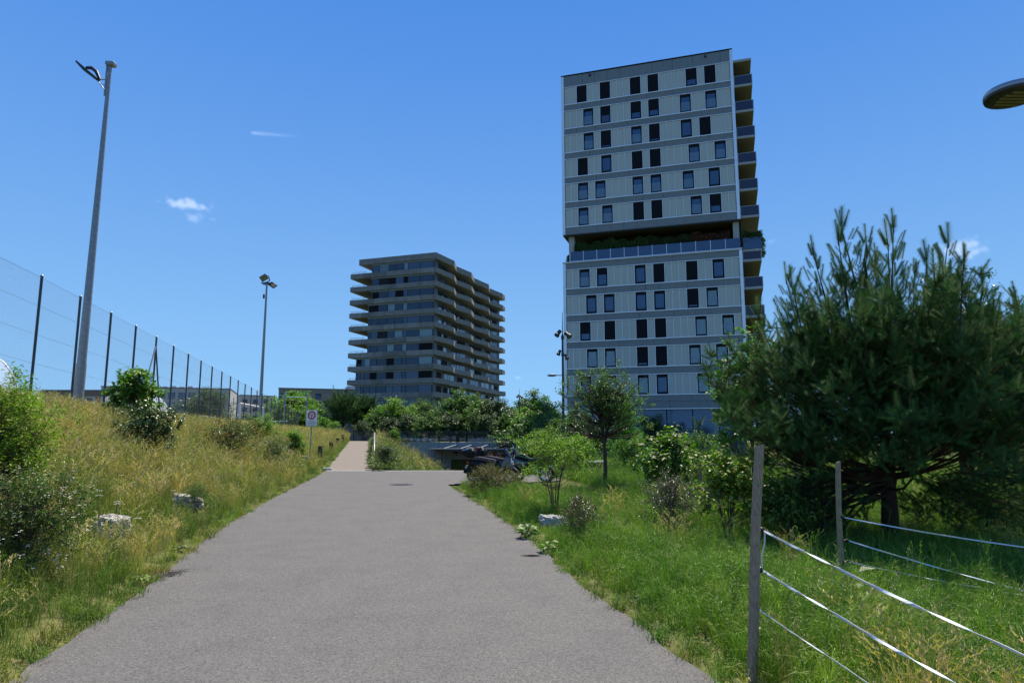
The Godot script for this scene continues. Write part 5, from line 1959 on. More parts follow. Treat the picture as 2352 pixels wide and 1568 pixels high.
# a flat woven tape that twists along its length
func tape(label: String, a: Vector3, b: Vector3, half: float, twist: float) -> void:
	var t := thing("fence_tape", label, "fence tape", a)
	var g := Geo.new()
	var thread := Geo.new()
	var n := 90
	var d := (b - a).normalized()
	var side := d.cross(Vector3.UP).normalized()
	var up := side.cross(d)
	var prev := []
	for i in n + 1:
		var k := i / float(n)
		var p := (b - a) * k + Vector3(0, -0.035 * 4.0 * k * (1.0 - k), 0) + side * 0.004 * sin(k * 21.0)
		var an := 1.1 + 1.0 * sin(k * twist * 2.3) + 0.8 * sin(k * twist * 5.1 + 1.0)
		var e := (up * sin(an) + side * cos(an)) * half
		var f := (up * cos(an) - side * sin(an)) * 0.0007
		var ring := [p - e - f, p + e - f, p + e + f, p - e + f]
		if i > 0:
			g.loft([prev, ring])
			var pm: Vector3 = (prev[0] + prev[1] + prev[2] + prev[3]) / 4.0
			for s in [-0.45, 0.45]:
				var q0: Vector3 = pm + (prev[1] - prev[0]) * 0.5 * s
				var q1: Vector3 = p + e * s
				thread.loft([[q0 - f * 1.7 - e * 0.08, q0 - f * 1.7 + e * 0.08, q0 + f * 1.7 + e * 0.08, q0 + f * 1.7 - e * 0.08], [q1 - f * 1.7 - e * 0.08, q1 - f * 1.7 + e * 0.08, q1 + f * 1.7 + e * 0.08, q1 + f * 1.7 - e * 0.08]])
		prev = ring
	part(t, "tape", g.mesh(), M.tape)
	part(t, "woven_thread", thread.mesh(), M.tape_thread)


# ---------------------------------------------------------------- stones

func boulder(seed_: int, r: Vector3, rough := 0.3) -> ArrayMesh:
	var f := FastNoiseLite.new()
	f.seed = seed_
	f.frequency = 0.9
	f.fractal_octaves = 4
	var cell := FastNoiseLite.new()
	cell.seed = seed_ + 1
	cell.noise_type = FastNoiseLite.TYPE_CELLULAR
	cell.frequency = 0.8
	var n := 26
	var rows := []
	for i in n + 1:
		var th := PI * i / n
		var row := []
		for j in n * 2:
			var ph := TAU * j / (n * 2)
			var d := Vector3(sin(th) * cos(ph), cos(th), sin(th) * sin(ph))
			var k := 1.0 + rough * f.get_noise_3dv(d * 1.6) + rough * 0.6 * cell.get_noise_3dv(d * 1.3)
			# flattened, block-like
			var m := maxf(absf(d.x), maxf(absf(d.y), absf(d.z)))
			row.append(d * k * lerpf(1.0, 0.8 / m, 0.55) * r)
		rows.append(row)
	var g := Geo.new()
	for i in n:
		for j in n * 2:
			var k := (j + 1) % (n * 2)
			g.quad(rows[i][j], rows[i + 1][j], rows[i + 1][k], rows[i][k])
	return g.mesh()


# [column, row of the foot, half size, seed, tilt, label]
const STONES := [
	[254.0, 1240.0, Vector3(0.27, 0.20, 0.2), 3, 0.1, "block-shaped pale limestone boulder in the verge beside the white-flowered bush"],
	[428.0, 1170.0, Vector3(0.36, 0.17, 0.22), 14, 0.22, "flat slab-like pale boulder on the grassy bank, its far end raised"],
	[1270.0, 1215.0, Vector3(0.30, 0.15, 0.2), 29, 0.1, "low grey boulder beside the red-flowered rose bush"],
	[700.0, 1062.0, Vector3(0.34, 0.2, 0.26), 41, 0.1, "small pale boulder in the grass below the road sign"]]


func make_rocks() -> void:
	for s in STONES:
		var p := land(s[0], s[1])
		var t := thing("boulder", s[5], "boulder", p + Vector3(0, s[2].y * 0.8, 0), s[4] * 3.0)
		t.rotation.z = -s[4]
		part(t, "stone", boulder(s[3], s[2]), M.rock)
	var t2 := thing("flat_stone", "small pale stone lying on the crest of the planted mound", "stone", Vector3(px(891, 1005, 64.0).x, height(px(891, 1005, 64.0).x, 64.0) + 0.35, -64.0))
	part(t2, "stone", boulder(55, Vector3(0.35, 0.12, 0.2)), M.rock)


# ---------------------------------------------------------------- plants

func rdir() -> Vector3:
	var y := rng.randf_range(-1.0, 1.0)
	var a := rng.randf_range(0.0, TAU)
	var s := sqrt(1.0 - y * y)
	return Vector3(cos(a) * s, y, sin(a) * s)


func tint(a: Color, b: Color) -> Color:
	var k := rng.randf()
	var w := rng.randf_range(0.78, 1.22) * 1.5
	return Color(lerpf(a.r, b.r, k) * w, lerpf(a.g, b.g, k) * w, lerpf(a.b, b.b, k) * w)


# Stems rise from the foot, branches leave them for leafy clusters spread through an uneven crown.
func plant(t: Node3D, p: Dictionary) -> void:
	var leaves := Leaves.new()
	var wood := Geo.new()
	var c: Vector3 = p.c
	var r: Vector3 = p.r
	var lump := FastNoiseLite.new()
	lump.seed = p.get("seed", 1)
	lump.frequency = 0.85
	var n: int = p.get("stems", 1)
	var r0: float = p.get("thick", 0.03)
	var sides: int = p.get("sides", 5)
	var stems := []
	var fork: float = p.get("fork", 0.0)
	if fork > 0.0:
		wood.tube([Vector3(0, -0.15, 0), Vector3(0.02, fork * 0.5, 0.01), Vector3(0, fork, 0)], [r0 * 1.5, r0 * 1.05, r0 * 0.95], 8)
	for i in n:
		var a := TAU * (i + rng.randf() * 0.6) / n
		var lean := Vector3(cos(a), 0, sin(a))
		var foot_: Vector3 = lean * (p.get("foot", 0.05) if n > 1 and fork == 0.0 else 0.0) + Vector3(0, fork, 0)
		var spread: float = p.get("spread", 0.45) if n > 1 else 0.08
		var tip := Vector3(c.x, 0, c.z) + lean * r.x * spread * rng.randf_range(0.6, 1.2) + Vector3(0, c.y + r.y * rng.randf_range(0.45, 0.85), 0)
		var pts := []
		var rad := []
		for k in 8:
			var s := k / 7.0
			var q: Vector3 = foot_.lerp(tip, s) + Vector3(sin(s * 5.0 + a) * 0.03, 0, cos(s * 4.0 + a) * 0.03) * tip.y * 0.4 * sin(s * PI)
			q -= lean * r.x * spread * 0.25 * sin(s * PI)
			pts.append(q)
			rad.append(r0 * lerpf(1.0, 0.18, s) * (0.6 if fork > 0.0 else (1.25 if k == 0 else 1.0)))
		stems.append(pts)
		wood.tube(pts, rad, maxi(sides, 5))
	var low: float = p.get("low", -0.75)
	var per: int = p.get("per", 7)
	var twigs: int = p.get("twigs", 5)
	var tl: float = p.twig
	var ll: float = p.leaf
	var lw: float = p.leaf * p.get("aspect", 0.5)
	var lift: float = p.get("lift", 0.35)
	var droop: float = p.get("droop", 0.25)
	var broad: bool = p.get("broad", false)
	var bare: bool = p.get("bare_twigs", false)
	var c0: Color = p.c0
	var c1: Color = p.c1
	var flat: float = p.get("flat", 0.5)
	for k in int(p.clusters):
		var d := rdir()
		if d.y < low:
			d.y = -d.y
		var f: float = pow(rng.randf(), p.get("shell", 0.42)) * (0.80 + p.get("lumpy", 0.55) * lump.get_noise_3dv(d * 2.2))
		var at: Vector3 = c + d * r * f
		if p.has("cone"):
			var s: float = clampf((at.y - (c.y - r.y)) / (2.0 * r.y), 0.0, 1.0)
			var narrow: float = 1.15 - 0.9 * s
			at.x = c.x + (at.x - c.x) * narrow
			at.z = c.z + (at.z - c.z) * narrow
		var stem: Array = stems[rng.randi() % n]
		var best := 1
		for s in range(1, 7):
			if stem[s].y < at.y - (stem[s] - at).length() * 0.35:
				best = s
		var j: Vector3 = stem[best]
		var mid := j.lerp(at, 0.5) + Vector3(0, -0.06, 0) * at.distance_to(j) + rdir() * 0.06 * at.distance_to(j)
		var br := r0 * lerpf(0.42, 0.22, best / 7.0)
		if k % int(p.get("wood_every", 1)) == 0:
			wood.tube([j, mid, at], [br, br * 0.6, br * 0.22], 3 if sides < 5 else 4)
		var outw := (at - Vector3(c.x, c.y - r.y * 0.5, c.z)).normalized()
		for w in twigs:
			var td := (outw * 0.75 + rdir() * 0.85 + Vector3(0, lift, 0)).normalized()
			var len_ := tl * rng.randf_range(0.6, 1.25)
			if bare:
				wood.tube([at, at + td * len_], [br * 0.2, br * 0.08], 3)
			var side := td.cross(rdir()).normalized()
			for m in per:
				var q := at + td * (len_ * (m + 0.6) / per)
				var ld := (td * 0.55 + side * (0.85 if m % 2 else -0.85) + rdir() * 0.35 + Vector3(0, -droop, 0)).normalized()
				var up := (Vector3.UP + rdir() * flat).normalized()
				var s := rng.randf_range(0.65, 1.15)
				if broad:
					leaves.broad(q, ld, up, ll * s, lw * s, tint(c0, c1))
				else:
					leaves.leaf(q, ld, up, ll * s, lw * s, tint(c0, c1))
				side = side.rotated(td, 0.9)
	part(t, p.get("wood_name", "stems"), wood.mesh(), M[p.get("bark", "stem")])
	part(t, p.get("leaf_name", "foliage"), leaves.mesh(), M[p.get("mat", "leaf")])
	if p.has("flowers"):
		var fl := Leaves.new()
		for k in int(p.flowers):
			var d := rdir()
			if d.y < p.get("flower_low", -0.3):
				d.y = -d.y
			var at: Vector3 = c + d * r * (rng.randf_range(0.75, 1.08))
			for m in int(p.get("flower_bunch", 4)):
				var q: Vector3 = at + rdir() * p.get("bunch_size", 0.05)
				var turn := rng.randf_range(0.0, TAU)
				for s in 5:
					var a := turn + TAU * s / 5.0
					var ax := (Vector3(cos(a), 0.35, sin(a)) + d * 0.4).normalized()
					fl.leaf(q, ax, (Vector3.UP + d).normalized(), p.petal, p.petal * 0.8, p.petal_color * rng.randf_range(0.8, 1.1))
		part(t, p.get("flower_name", "flowers"), fl.mesh(), M.petal)


func bush(called: String, label: String, u: float, dist: float, p: Dictionary, v := 1100.0) -> Node3D:
	var t := thing(called, label, p.get("category", "bush"), foot(u, dist, v))
	plant(t, p)
	return t


# ---------------------------------------------------------------- pine

func shoot_mesh() -> ArrayMesh:
	var l := Leaves.new()
	var n := 130
	for i in n:
		var s := (i + 0.5) / n
		var a := i * 2.39996
		var out := Vector3(cos(a), 0, sin(a))
		var d := (out * lerpf(1.0, 0.45, s) + Vector3.UP * 0.5).normalized()
		var q := Vector3(0, s, 0) + out * 0.012
		var len_ := lerpf(0.27, 0.20, s) * (0.85 + 0.3 * fmod(i * 0.618, 1.0))
		var side := d.cross(Vector3(0.3, 0.9, 0.2) if absf(d.y) < 0.9 else Vector3.RIGHT).normalized() * 0.0105
		l.v.append(q - side); l.v.append(q + side); l.v.append(q + d * len_)
		for k in 3:
			l.c.append(Color(1, 1, 1))
	# the woody axis and a pale bud at its tip
	for j in 3:
		var a := TAU * j / 3.0
		var b := TAU * (j + 1) / 3.0
		var pa := Vector3(cos(a), 0, sin(a)) * 0.022
		var pb := Vector3(cos(b), 0, sin(b)) * 0.022
		for q in [pa, pb, Vector3(0, 1.0, 0)]:
			l.v.append(q)
			l.c.append(Color(1.0, 0.6, 0.4))
		for q in [pa + Vector3(0, 0.98, 0), pb + Vector3(0, 0.98, 0), Vector3(0, 1.1, 0)]:
			l.v.append(q)
			l.c.append(Color(1.3, 1.0, 0.6))
	return l.mesh()


# A trunk, limbs that bend up to tips spread through a dome, and at every tip a whorl of needle shoots.
func pine(t: Node3D, p: Dictionary, shoot: ArrayMesh) -> void:
	var h: float = p.h
	var trunk := Geo.new()
	var axis := []
	var rad := []
	for i in 11:
		var s := i / 10.0
		axis.append(Vector3(sin(s * 4.0) * 0.012 * h, -0.2 + (h * 0.9 + 0.2) * s, cos(s * 3.0) * 0.02))
		rad.append(p.thick * (lerpf(1.0, 0.12, pow(s, 0.8)) + (0.35 if i == 0 else 0.0)))
	trunk.tube(axis, rad, 14)
	part(t, "trunk", trunk.mesh(), M.pine_bark)
	var limbs := Geo.new()
	var where: Array[Transform3D] = []
	var cols: Array[Color] = []
	var lump := FastNoiseLite.new()
	lump.seed = int(h * 100.0)
	lump.frequency = 0.9
	var c := Vector3(0, p.mid * h, 0)
	var r := Vector3(p.wide, p.tall * h, p.wide * 0.95)
	var base := Color(0.074, 0.142, 0.043)
	for k in int(p.tips):
		var d := rdir()
		if d.y < -0.55:
			d.y = -d.y
		var f: float = pow(rng.randf(), 0.38) * (0.86 + 0.7 * lump.get_noise_3dv(d * 2.4))
		var tip: Vector3 = c + d * r * f
		tip.y = maxf(tip.y, rng.randf_range(0.2, 1.2))
		var flat := Vector3(tip.x, 0, tip.z)
		var reach := flat.length()
		var from := clampf(tip.y - reach * lerpf(0.25, 0.9, clampf(tip.y / h, 0.0, 1.0)), p.first * h, h * 0.86)
		from = maxf(from, (p.first + 0.22 * rng.randf() * rng.randf()) * h)
		var o: Vector3 = axis[clampi(int(from / (h * 0.9) * 10.0), 0, 10)]
		o.y = from
		# a limb leaves the trunk flat and bends up to its tip
		var ctrl := o.lerp(tip, 0.55) + Vector3(0, -0.30 * maxf(0.0, tip.y - from) - 0.05 * reach, 0) + rdir() * 0.10 * reach
		var curve := []
		for i in 7:
			var f2 := i / 6.0
			curve.append(o.lerp(ctrl, f2).lerp(ctrl.lerp(tip, f2), f2) + rdir() * 0.012 * reach * sin(f2 * PI))
		var bend: Vector3 = curve[3]
		var last: Vector3 = curve[5]
		var thick: float = p.thick * rng.randf_range(0.12, 0.28) * (1.15 - from / h)
		if k % 7 == 0:
			limbs.tube(curve, [thick, thick * 0.85, thick * 0.7, thick * 0.55, thick * 0.4, thick * 0.25 + 0.003, 0.006], 6)
		else:
			limbs.tube([curve[3], curve[4], curve[5], curve[6]], [0.010, 0.008, 0.006, 0.004], 3)
		var td := (tip - last).normalized()
		# the leading shoot and its whorl
		var lead := (Vector3.UP * rng.randf_range(0.5, 1.4) + td * 0.7 + rdir() * 0.25).normalized()
		var ll: float = rng.randf_range(0.20, 0.36) * p.get("big", 1.0)
		if d.y > 0.35 and rng.randf() < 0.6:
			ll *= rng.randf_range(1.2, 2.0)
		var bright := rng.randf_range(0.75, 1.3)
		where.append(shoot_at(tip, lead, ll))
		cols.append(base * bright)
		for side in 2:
			var back := tip if side == 0 else tip.lerp(last, 0.75)
			var n := 6 if side == 0 else 5
			for j in n:
				var a := TAU * (j + rng.randf() * 0.7) / n
				var across := lead.cross(Vector3.RIGHT if absf(lead.x) < 0.8 else Vector3.FORWARD).normalized().rotated(lead, a)
				var up := (lead * rng.randf_range(0.35, 0.9) + across * 0.9 + rdir() * 0.25).normalized()
				where.append(shoot_at(back + rdir() * 0.05, up, rng.randf_range(0.14, 0.26) * p.get("big", 1.0)))
				cols.append(base * bright * rng.randf_range(0.8, 1.2))
		for j in 5:
			var q := tip.lerp(last, rng.randf_range(0.2, 1.0)) if j < 3 else last.lerp(bend, rng.randf_range(0.0, 0.8))
			where.append(shoot_at(q + rdir() * 0.08, (Vector3.UP * 0.4 + td * 0.3 + rdir()).normalized(), rng.randf_range(0.13, 0.24) * p.get("big", 1.0)))
			cols.append(base * bright * rng.randf_range(0.7, 1.1))
	# leaders: pointed tops of unequal height, each a stack of whorls
	var n_lead: int = p.get("leaders", 0)
	for i in n_lead:
		var a := i * 2.39996 + 0.6
		var away: float = p.wide * 0.66 * sqrt(float(i) / n_lead)
		var top := Vector3(cos(a) * away, h * (0.98 - 0.26 * float(i) / n_lead) + rng.randf_range(-0.25, 0.25), sin(a) * away)
		var low := top - Vector3(cos(a) * 0.25, rng.randf_range(1.2, 1.6), sin(a) * 0.25)
		limbs.tube([axis[6], axis[6].lerp(low, 0.6), low, top], [p.thick * 0.3, p.thick * 0.22, 0.022, 0.006], 5)
		for z in 6:
			var q := low.lerp(top, z / 5.0)
			var m := 7 - z
			for j in m:
				var b := TAU * (j + rng.randf()) / m
				var out := Vector3(cos(b), 0, sin(b))
				var side_len := lerpf(0.42, 0.05, z / 5.0)
				where.append(shoot_at(q + out * side_len * 0.5, (out * lerpf(0.9, 0.45, z / 5.0) + Vector3.UP).normalized(), rng.randf_range(0.2, 0.32)))
				cols.append(base * rng.randf_range(0.85, 1.3))
				where.append(shoot_at(q + out * side_len, (out * 0.4 + Vector3.UP + rdir() * 0.2).normalized(), rng.randf_range(0.2, 0.34)))
				cols.append(base * rng.randf_range(0.85, 1.3))
		where.append(shoot_at(top - Vector3(0, 0.1, 0), (Vector3.UP + rdir() * 0.08).normalized(), rng.randf_range(0.4, 0.6)))
		cols.append(base * 1.1)
	# low boughs that sweep down to the grass on both sides of the trunk
	for i in int(p.get("skirts", 0)):
		var x: float = rng.randf_range(0.75, 1.0) * p.wide * (1.0 if i % 2 else -1.0) * rng.randf_range(0.35, 1.0)
		var tip := Vector3(x, rng.randf_range(0.1, 1.0), rng.randf_range(-0.8, 0.55) * p.wide * 0.7)
		var o3: Vector3 = axis[2].lerp(axis[3], rng.randf())
		var mid2 := o3.lerp(tip, 0.5) + Vector3(0, 0.15, 0)
		if i % 4 == 0:
			limbs.tube([o3, mid2, tip], [0.03, 0.02, 0.006], 5)
		else:
			limbs.tube([mid2, tip], [0.01, 0.005], 3)
		for j in 14:
			var q := tip.lerp(mid2, rng.randf() * 0.8) + rdir() * 0.12
			where.append(shoot_at(q, (Vector3.UP * 0.5 + (tip - mid2).normalized() * 0.5 + rdir()).normalized(), rng.randf_range(0.14, 0.25)))
			cols.append(base * rng.randf_range(0.7, 1.15))
	part(t, "branches", limbs.mesh(), M.pine_bark)
	var mm := MultiMesh.new()
	mm.transform_format = MultiMesh.TRANSFORM_3D
	mm.use_colors = true
	mm.mesh = shoot
	mm.instance_count = where.size()
	for i in where.size():
		mm.set_instance_transform(i, where[i])
		mm.set_instance_color(i, cols[i])
	var o2 := MultiMeshInstance3D.new()
	o2.name = "needles"
	o2.multimesh = mm
	o2.material_override = M.needle
	o2.set_meta("kind", "stuff")
	t.add_child(o2)


func shoot_at(at: Vector3, up: Vector3, len_: float) -> Transform3D:
	var q := Basis(Quaternion(Vector3.UP, up)) * Basis(Vector3.UP, rng.randf_range(0.0, TAU))
	return Transform3D(q.scaled_local(Vector3(1, 1, 1) * len_), at)


# ---------------------------------------------------------------- trees

func make_trees() -> void:
	var shoot := shoot_mesh()
	var at := foot(2045, 12.6, 1265)
	var t := thing("pine_tree", "large bushy dark pine with many upright shoots behind the tape fence", "pine tree", at)
	pine(t, {"h": 5.9, "wide": 3.25, "tall": 0.38, "mid": 0.42, "thick": 0.17, "first": 0.14, "tips": 880, "leaders": 19, "skirts": 110}, shoot)
	# more pines: a smaller one at the right, behind, and two dark ones far off on the terrace
	at = foot(2390, 15.5, 1200)
	t = thing("pine_tree", "second dark pine showing at the right behind the large bushy pine", "pine tree", at)
	pine(t, {"h": 5.3, "wide": 2.4, "tall": 0.44, "mid": 0.52, "thick": 0.14, "first": 0.12, "tips": 430, "leaders": 7, "skirts": 40}, shoot)
	at = foot(787, 82.0, 990)
	t = thing("pine_tree", "broad dark pine on the terrace beside the top of the path", "pine tree", at)
	pine(t, {"h": 6.2, "wide": 3.2, "tall": 0.5, "mid": 0.46, "thick": 0.18, "first": 0.06, "tips": 420, "big": 1.5}, shoot)
	at = foot(838, 84.0, 990)
	t = thing("pine_tree", "narrow dark pine standing right of the broad dark pine on the terrace", "pine tree", at)
	pine(t, {"h": 6.0, "wide": 1.7, "tall": 0.5, "mid": 0.48, "thick": 0.14, "first": 0.06, "tips": 240, "big": 1.5}, shoot)

	# young tree in the meadow
	at = foot(1390, 24.0, 1105)
	t = thing("young_tree", "young slender tree with an open leafy crown before the panelled tower", "tree", at)
	plant(t, {"c": Vector3(0.0, 2.75, 0), "r": Vector3(1.75, 1.5, 1.5), "thick": 0.065, "fork": 1.3, "stems": 7, "spread": 0.85, "lumpy": 1.0, "clusters": 290, "per": 6, "twigs": 5, "twig": 0.30, "leaf": 0.088, "aspect": 0.5, "c0": Color(0.055, 0.10, 0.024), "c1": Color(0.115, 0.165, 0.04), "mat": "leaf", "lift": 0.6, "low": -0.85, "shell": 0.6, "bark": "bark", "wood_name": "trunk", "leaf_name": "crown", "seed": 4, "bare_twigs": true})
	# leafy trees around the pine
	at = foot(1740, 17.0, 1150)
	t = thing("oak_sapling", "bright round-leaved sapling growing through the left side of the large pine", "tree", at)
	plant(t, {"c": Vector3(0, 2.7, 0), "r": Vector3(1.15, 2.0, 1.0), "thick": 0.06, "clusters": 210, "per": 6, "twigs": 5, "twig": 0.28, "leaf": 0.13, "aspect": 0.62, "c0": Color(0.06, 0.12, 0.02), "c1": Color(0.12, 0.19, 0.04), "bark": "bark", "wood_name": "trunk", "leaf_name": "crown", "seed": 6, "broad": true})
	at = foot(2225, 17.5, 1150)
	t = thing("columnar_tree", "upright small-leaved tree rising behind the right side of the large pine", "tree", at)
	plant(t, {"c": Vector3(0, 3.6, 0), "r": Vector3(1.5, 3.0, 1.3), "thick": 0.08, "clusters": 380, "per": 7, "twigs": 5, "twig": 0.32, "leaf": 0.10, "aspect": 0.5, "c0": Color(0.04, 0.075, 0.02), "c1": Color(0.09, 0.13, 0.035), "mat": "leaf_glossy", "lift": 1.0, "bark": "bark", "wood_name": "trunk", "leaf_name": "crown", "seed": 8, "stems": 3, "spread": 0.5})
	# feathery bright conifer beside the young tree
	at = foot(1436, 33.0, 1060)
	t = thing("larch_tree", "feathery bright green conifer behind the young slender tree", "tree", at)
	plant(t, {"c": Vector3(0, 1.9, 0), "r": Vector3(1.15, 2.0, 1.0), "cone": 1, "thick": 0.06, "clusters": 230, "per": 9, "twigs": 5, "twig": 0.4, "leaf": 0.11, "aspect": 0.28, "c0": Color(0.085, 0.17, 0.025), "c1": Color(0.14, 0.24, 0.04), "bark": "bark", "wood_name": "trunk", "leaf_name": "crown", "lift": -0.1, "droop": 0.5, "seed": 9})

	# models of the trees on the terrace, each then repeated
	var kinds := {
		"broad": {"c": Vector3(0, 2.7, 0), "r": Vector3(3.4, 2.7, 3.1), "thick": 0.16, "clusters": 300, "per": 6, "twigs": 7, "lumpy": 0.8, "twig": 0.75, "leaf": 0.26, "aspect": 0.55, "c0": Color(0.042, 0.082, 0.018), "c1": Color(0.085, 0.132, 0.032), "wood_every": 4, "seed": 20},
		"dark": {"c": Vector3(0, 2.9, 0), "r": Vector3(2.6, 3.0, 2.5), "thick": 0.15, "clusters": 300, "per": 6, "twigs": 7, "lumpy": 0.8, "twig": 0.65, "leaf": 0.22, "aspect": 0.4, "c0": Color(0.032, 0.062, 0.022), "c1": Color(0.07, 0.10, 0.035), "mat": "leaf_glossy", "wood_every": 4, "seed": 21},
		"willow": {"c": Vector3(0, 3.2, 0), "r": Vector3(2.4, 3.3, 2.3), "thick": 0.15, "clusters": 300, "per": 7, "twigs": 7, "lumpy": 0.8, "twig": 0.8, "leaf": 0.26, "aspect": 0.26, "c0": Color(0.05, 0.08, 0.032), "c1": Color(0.10, 0.135, 0.055), "mat": "leaf_dull", "lift": -0.2, "droop": 0.8, "wood_every": 4, "seed": 22},
		"bright": {"c": Vector3(0, 2.6, 0), "r": Vector3(2.9, 2.6, 2.8), "thick": 0.14, "clusters": 300, "per": 6, "twigs": 7, "lumpy": 0.8, "twig": 0.7, "leaf": 0.24, "aspect": 0.5, "c0": Color(0.09, 0.15, 0.018), "c1": Color(0.15, 0.215, 0.03), "wood_every": 4, "seed": 23},
		"birch": {"c": Vector3(0, 3.4, 0), "r": Vector3(2.1, 3.3, 2.0), "thick": 0.1, "clusters": 300, "per": 6, "twigs": 7, "lumpy": 0.8, "twig": 0.5, "leaf": 0.15, "aspect": 0.6, "c0": Color(0.055, 0.10, 0.022), "c1": Color(0.11, 0.17, 0.04), "mat": "leaf_glossy", "droop": 0.6, "wood_every": 3, "seed": 24}}
	# [column, top row, distance, kind, label]
	var list := [
		[910, 915, 80.0, "bright", "yellow-green rounded tree before the left face of the balcony tower"],
		[968, 908, 84.0, "willow", "drooping grey-green tree below the corner of the balcony tower"],
		[1052, 904, 80.0, "broad", "broad leafy tree filling the terrace below the zigzag balconies"],
		[1092, 914, 86.0, "broad", "leafy tree overlapping the right side of the broad terrace tree"],
		[1139, 908, 80.0, "dark", "dark upright tree on the terrace below the far end of the zigzag balconies"],
		[872, 948, 78.0, "broad", "low leafy tree between the narrow dark pine and the yellow-green tree"],
		[1008, 938, 77.0, "dark", "low dark tree behind the railing between the drooping and the broad tree"],
		[1168, 950, 92.0, "bright", "bright low tree around the foot of the lamp post between both towers"],
		[1205, 935, 110.0, "bright", "bright tree right of the lamp post between both towers"],
		[1228, 905, 150.0, "broad", "tall round tree on the skyline between both towers"],
		[1250, 938, 70.0, "broad", "leafy tree left of the slim lamp post before the panelled tower"],
		[1268, 925, 56.0, "birch", "light birch-like tree just left of the slim lamp post with the disc lamp"],
		[1318, 935, 50.0, "birch", "birch-like tree just right of the slim lamp post with the disc lamp"],
		[1352, 955, 46.0, "dark", "dark low tree under the crown of the young slender tree"],
		[1500, 945, 58.0, "dark", "dark tree standing before the glass ground floor of the panelled tower"],
		[1240, 990, 44.0, "bright", "low bright tree beside the end of the garage wall"],
		[1585, 1000, 60.0, "dark", "low dark tree before the right part of the glass ground floor"],
		[478, 880, 62.0, "willow", "grey-green tree behind the chain-link fence in front of the pale grey block"],
		[445, 905, 70.0, "dark", "darker tree beside the grey-green tree behind the chain-link fence"],
		[672, 897, 96.0, "bright", "bright tree showing between the posts of the portal frame"],
		[690, 930, 92.0, "bright", "low bright tree just left of the road sign, beyond the fence"],
		[610, 950, 110.0, "willow", "low grey-green tree beyond the goal"],
		[640, 955, 100.0, "broad", "low leafy tree at the far end of the chain-link fence"],
		[560, 955, 120.0, "broad", "low leafy tree behind the white goal crossbar"],
		[895, 955, 75.0, "dark", "low dark tree behind the railing left of the yellow-green tree"],
		[935, 945, 76.0, "dark", "low dark tree filling the gap between the yellow-green and the drooping tree"],
		[985, 950, 75.0, "broad", "low leafy tree behind the railing under the drooping tree"],
		[1035, 950, 75.0, "dark", "low dark tree behind the railing under the broad terrace tree"],
		[1072, 945, 76.0, "broad", "low leafy tree behind the railing over the canopy rods"],
		[1112, 948, 75.0, "dark", "low dark tree behind the railing at the foot of the dark upright tree"],
		[1160, 955, 76.0, "broad", "low leafy tree behind the railing below the lamp post between both towers"],
		[1198, 958, 75.0, "dark", "low dark tree behind the right end of the railing"],
		[832, 962, 74.0, "dark", "low dark tree at the head of the rising path"],
		[1850, 985, 27.0, "dark", "dark tree behind the left part of the large pine"],
		[2120, 960, 30.0, "dark", "dark tree in the meadow behind the trunk of the large pine"],
		[2300, 930, 25.0, "broad", "leafy tree in the meadow behind the second dark pine"],
		[1960, 1000, 36.0, "broad", "leafy tree far behind the shaded fence post"],
		[735, 960, 80.0, "bright", "bright small tree left of the broad dark pine"]]
	var made := {}
	for k in list:
		var kind: Dictionary = kinds[k[3]]
		var tall: float = kind.c.y + kind.r.y * 1.12
		var f := foot(k[0], k[2], k[1] + 40.0)
		var size: float = (px(k[0], k[1], k[2]).y - f.y) / tall
		if not made.has(k[3]):
			var o := thing({"broad": "broadleaf_tree", "dark": "dark_tree", "willow": "drooping_tree", "bright": "bright_tree", "birch": "birch_tree"}[k[3]], k[4], "tree", f, rng.randf_range(0.0, TAU), "trees around the terrace and the towers")
			var q: Dictionary = kind.duplicate()
			q.merge({"bark": "bark", "wood_name": "trunk", "leaf_name": "crown", "sides": 4})
			plant(o, q)
			o.scale = Vector3(1.25, 1.0, 1.25) * size
			made[k[3]] = o
		else:
			copy(made[k[3]], k[4], f, rng.randf_range(0.0, TAU), size).scale *= Vector3(1.25, 1.0, 1.25)


# ---------------------------------------------------------------- bushes and shrubs

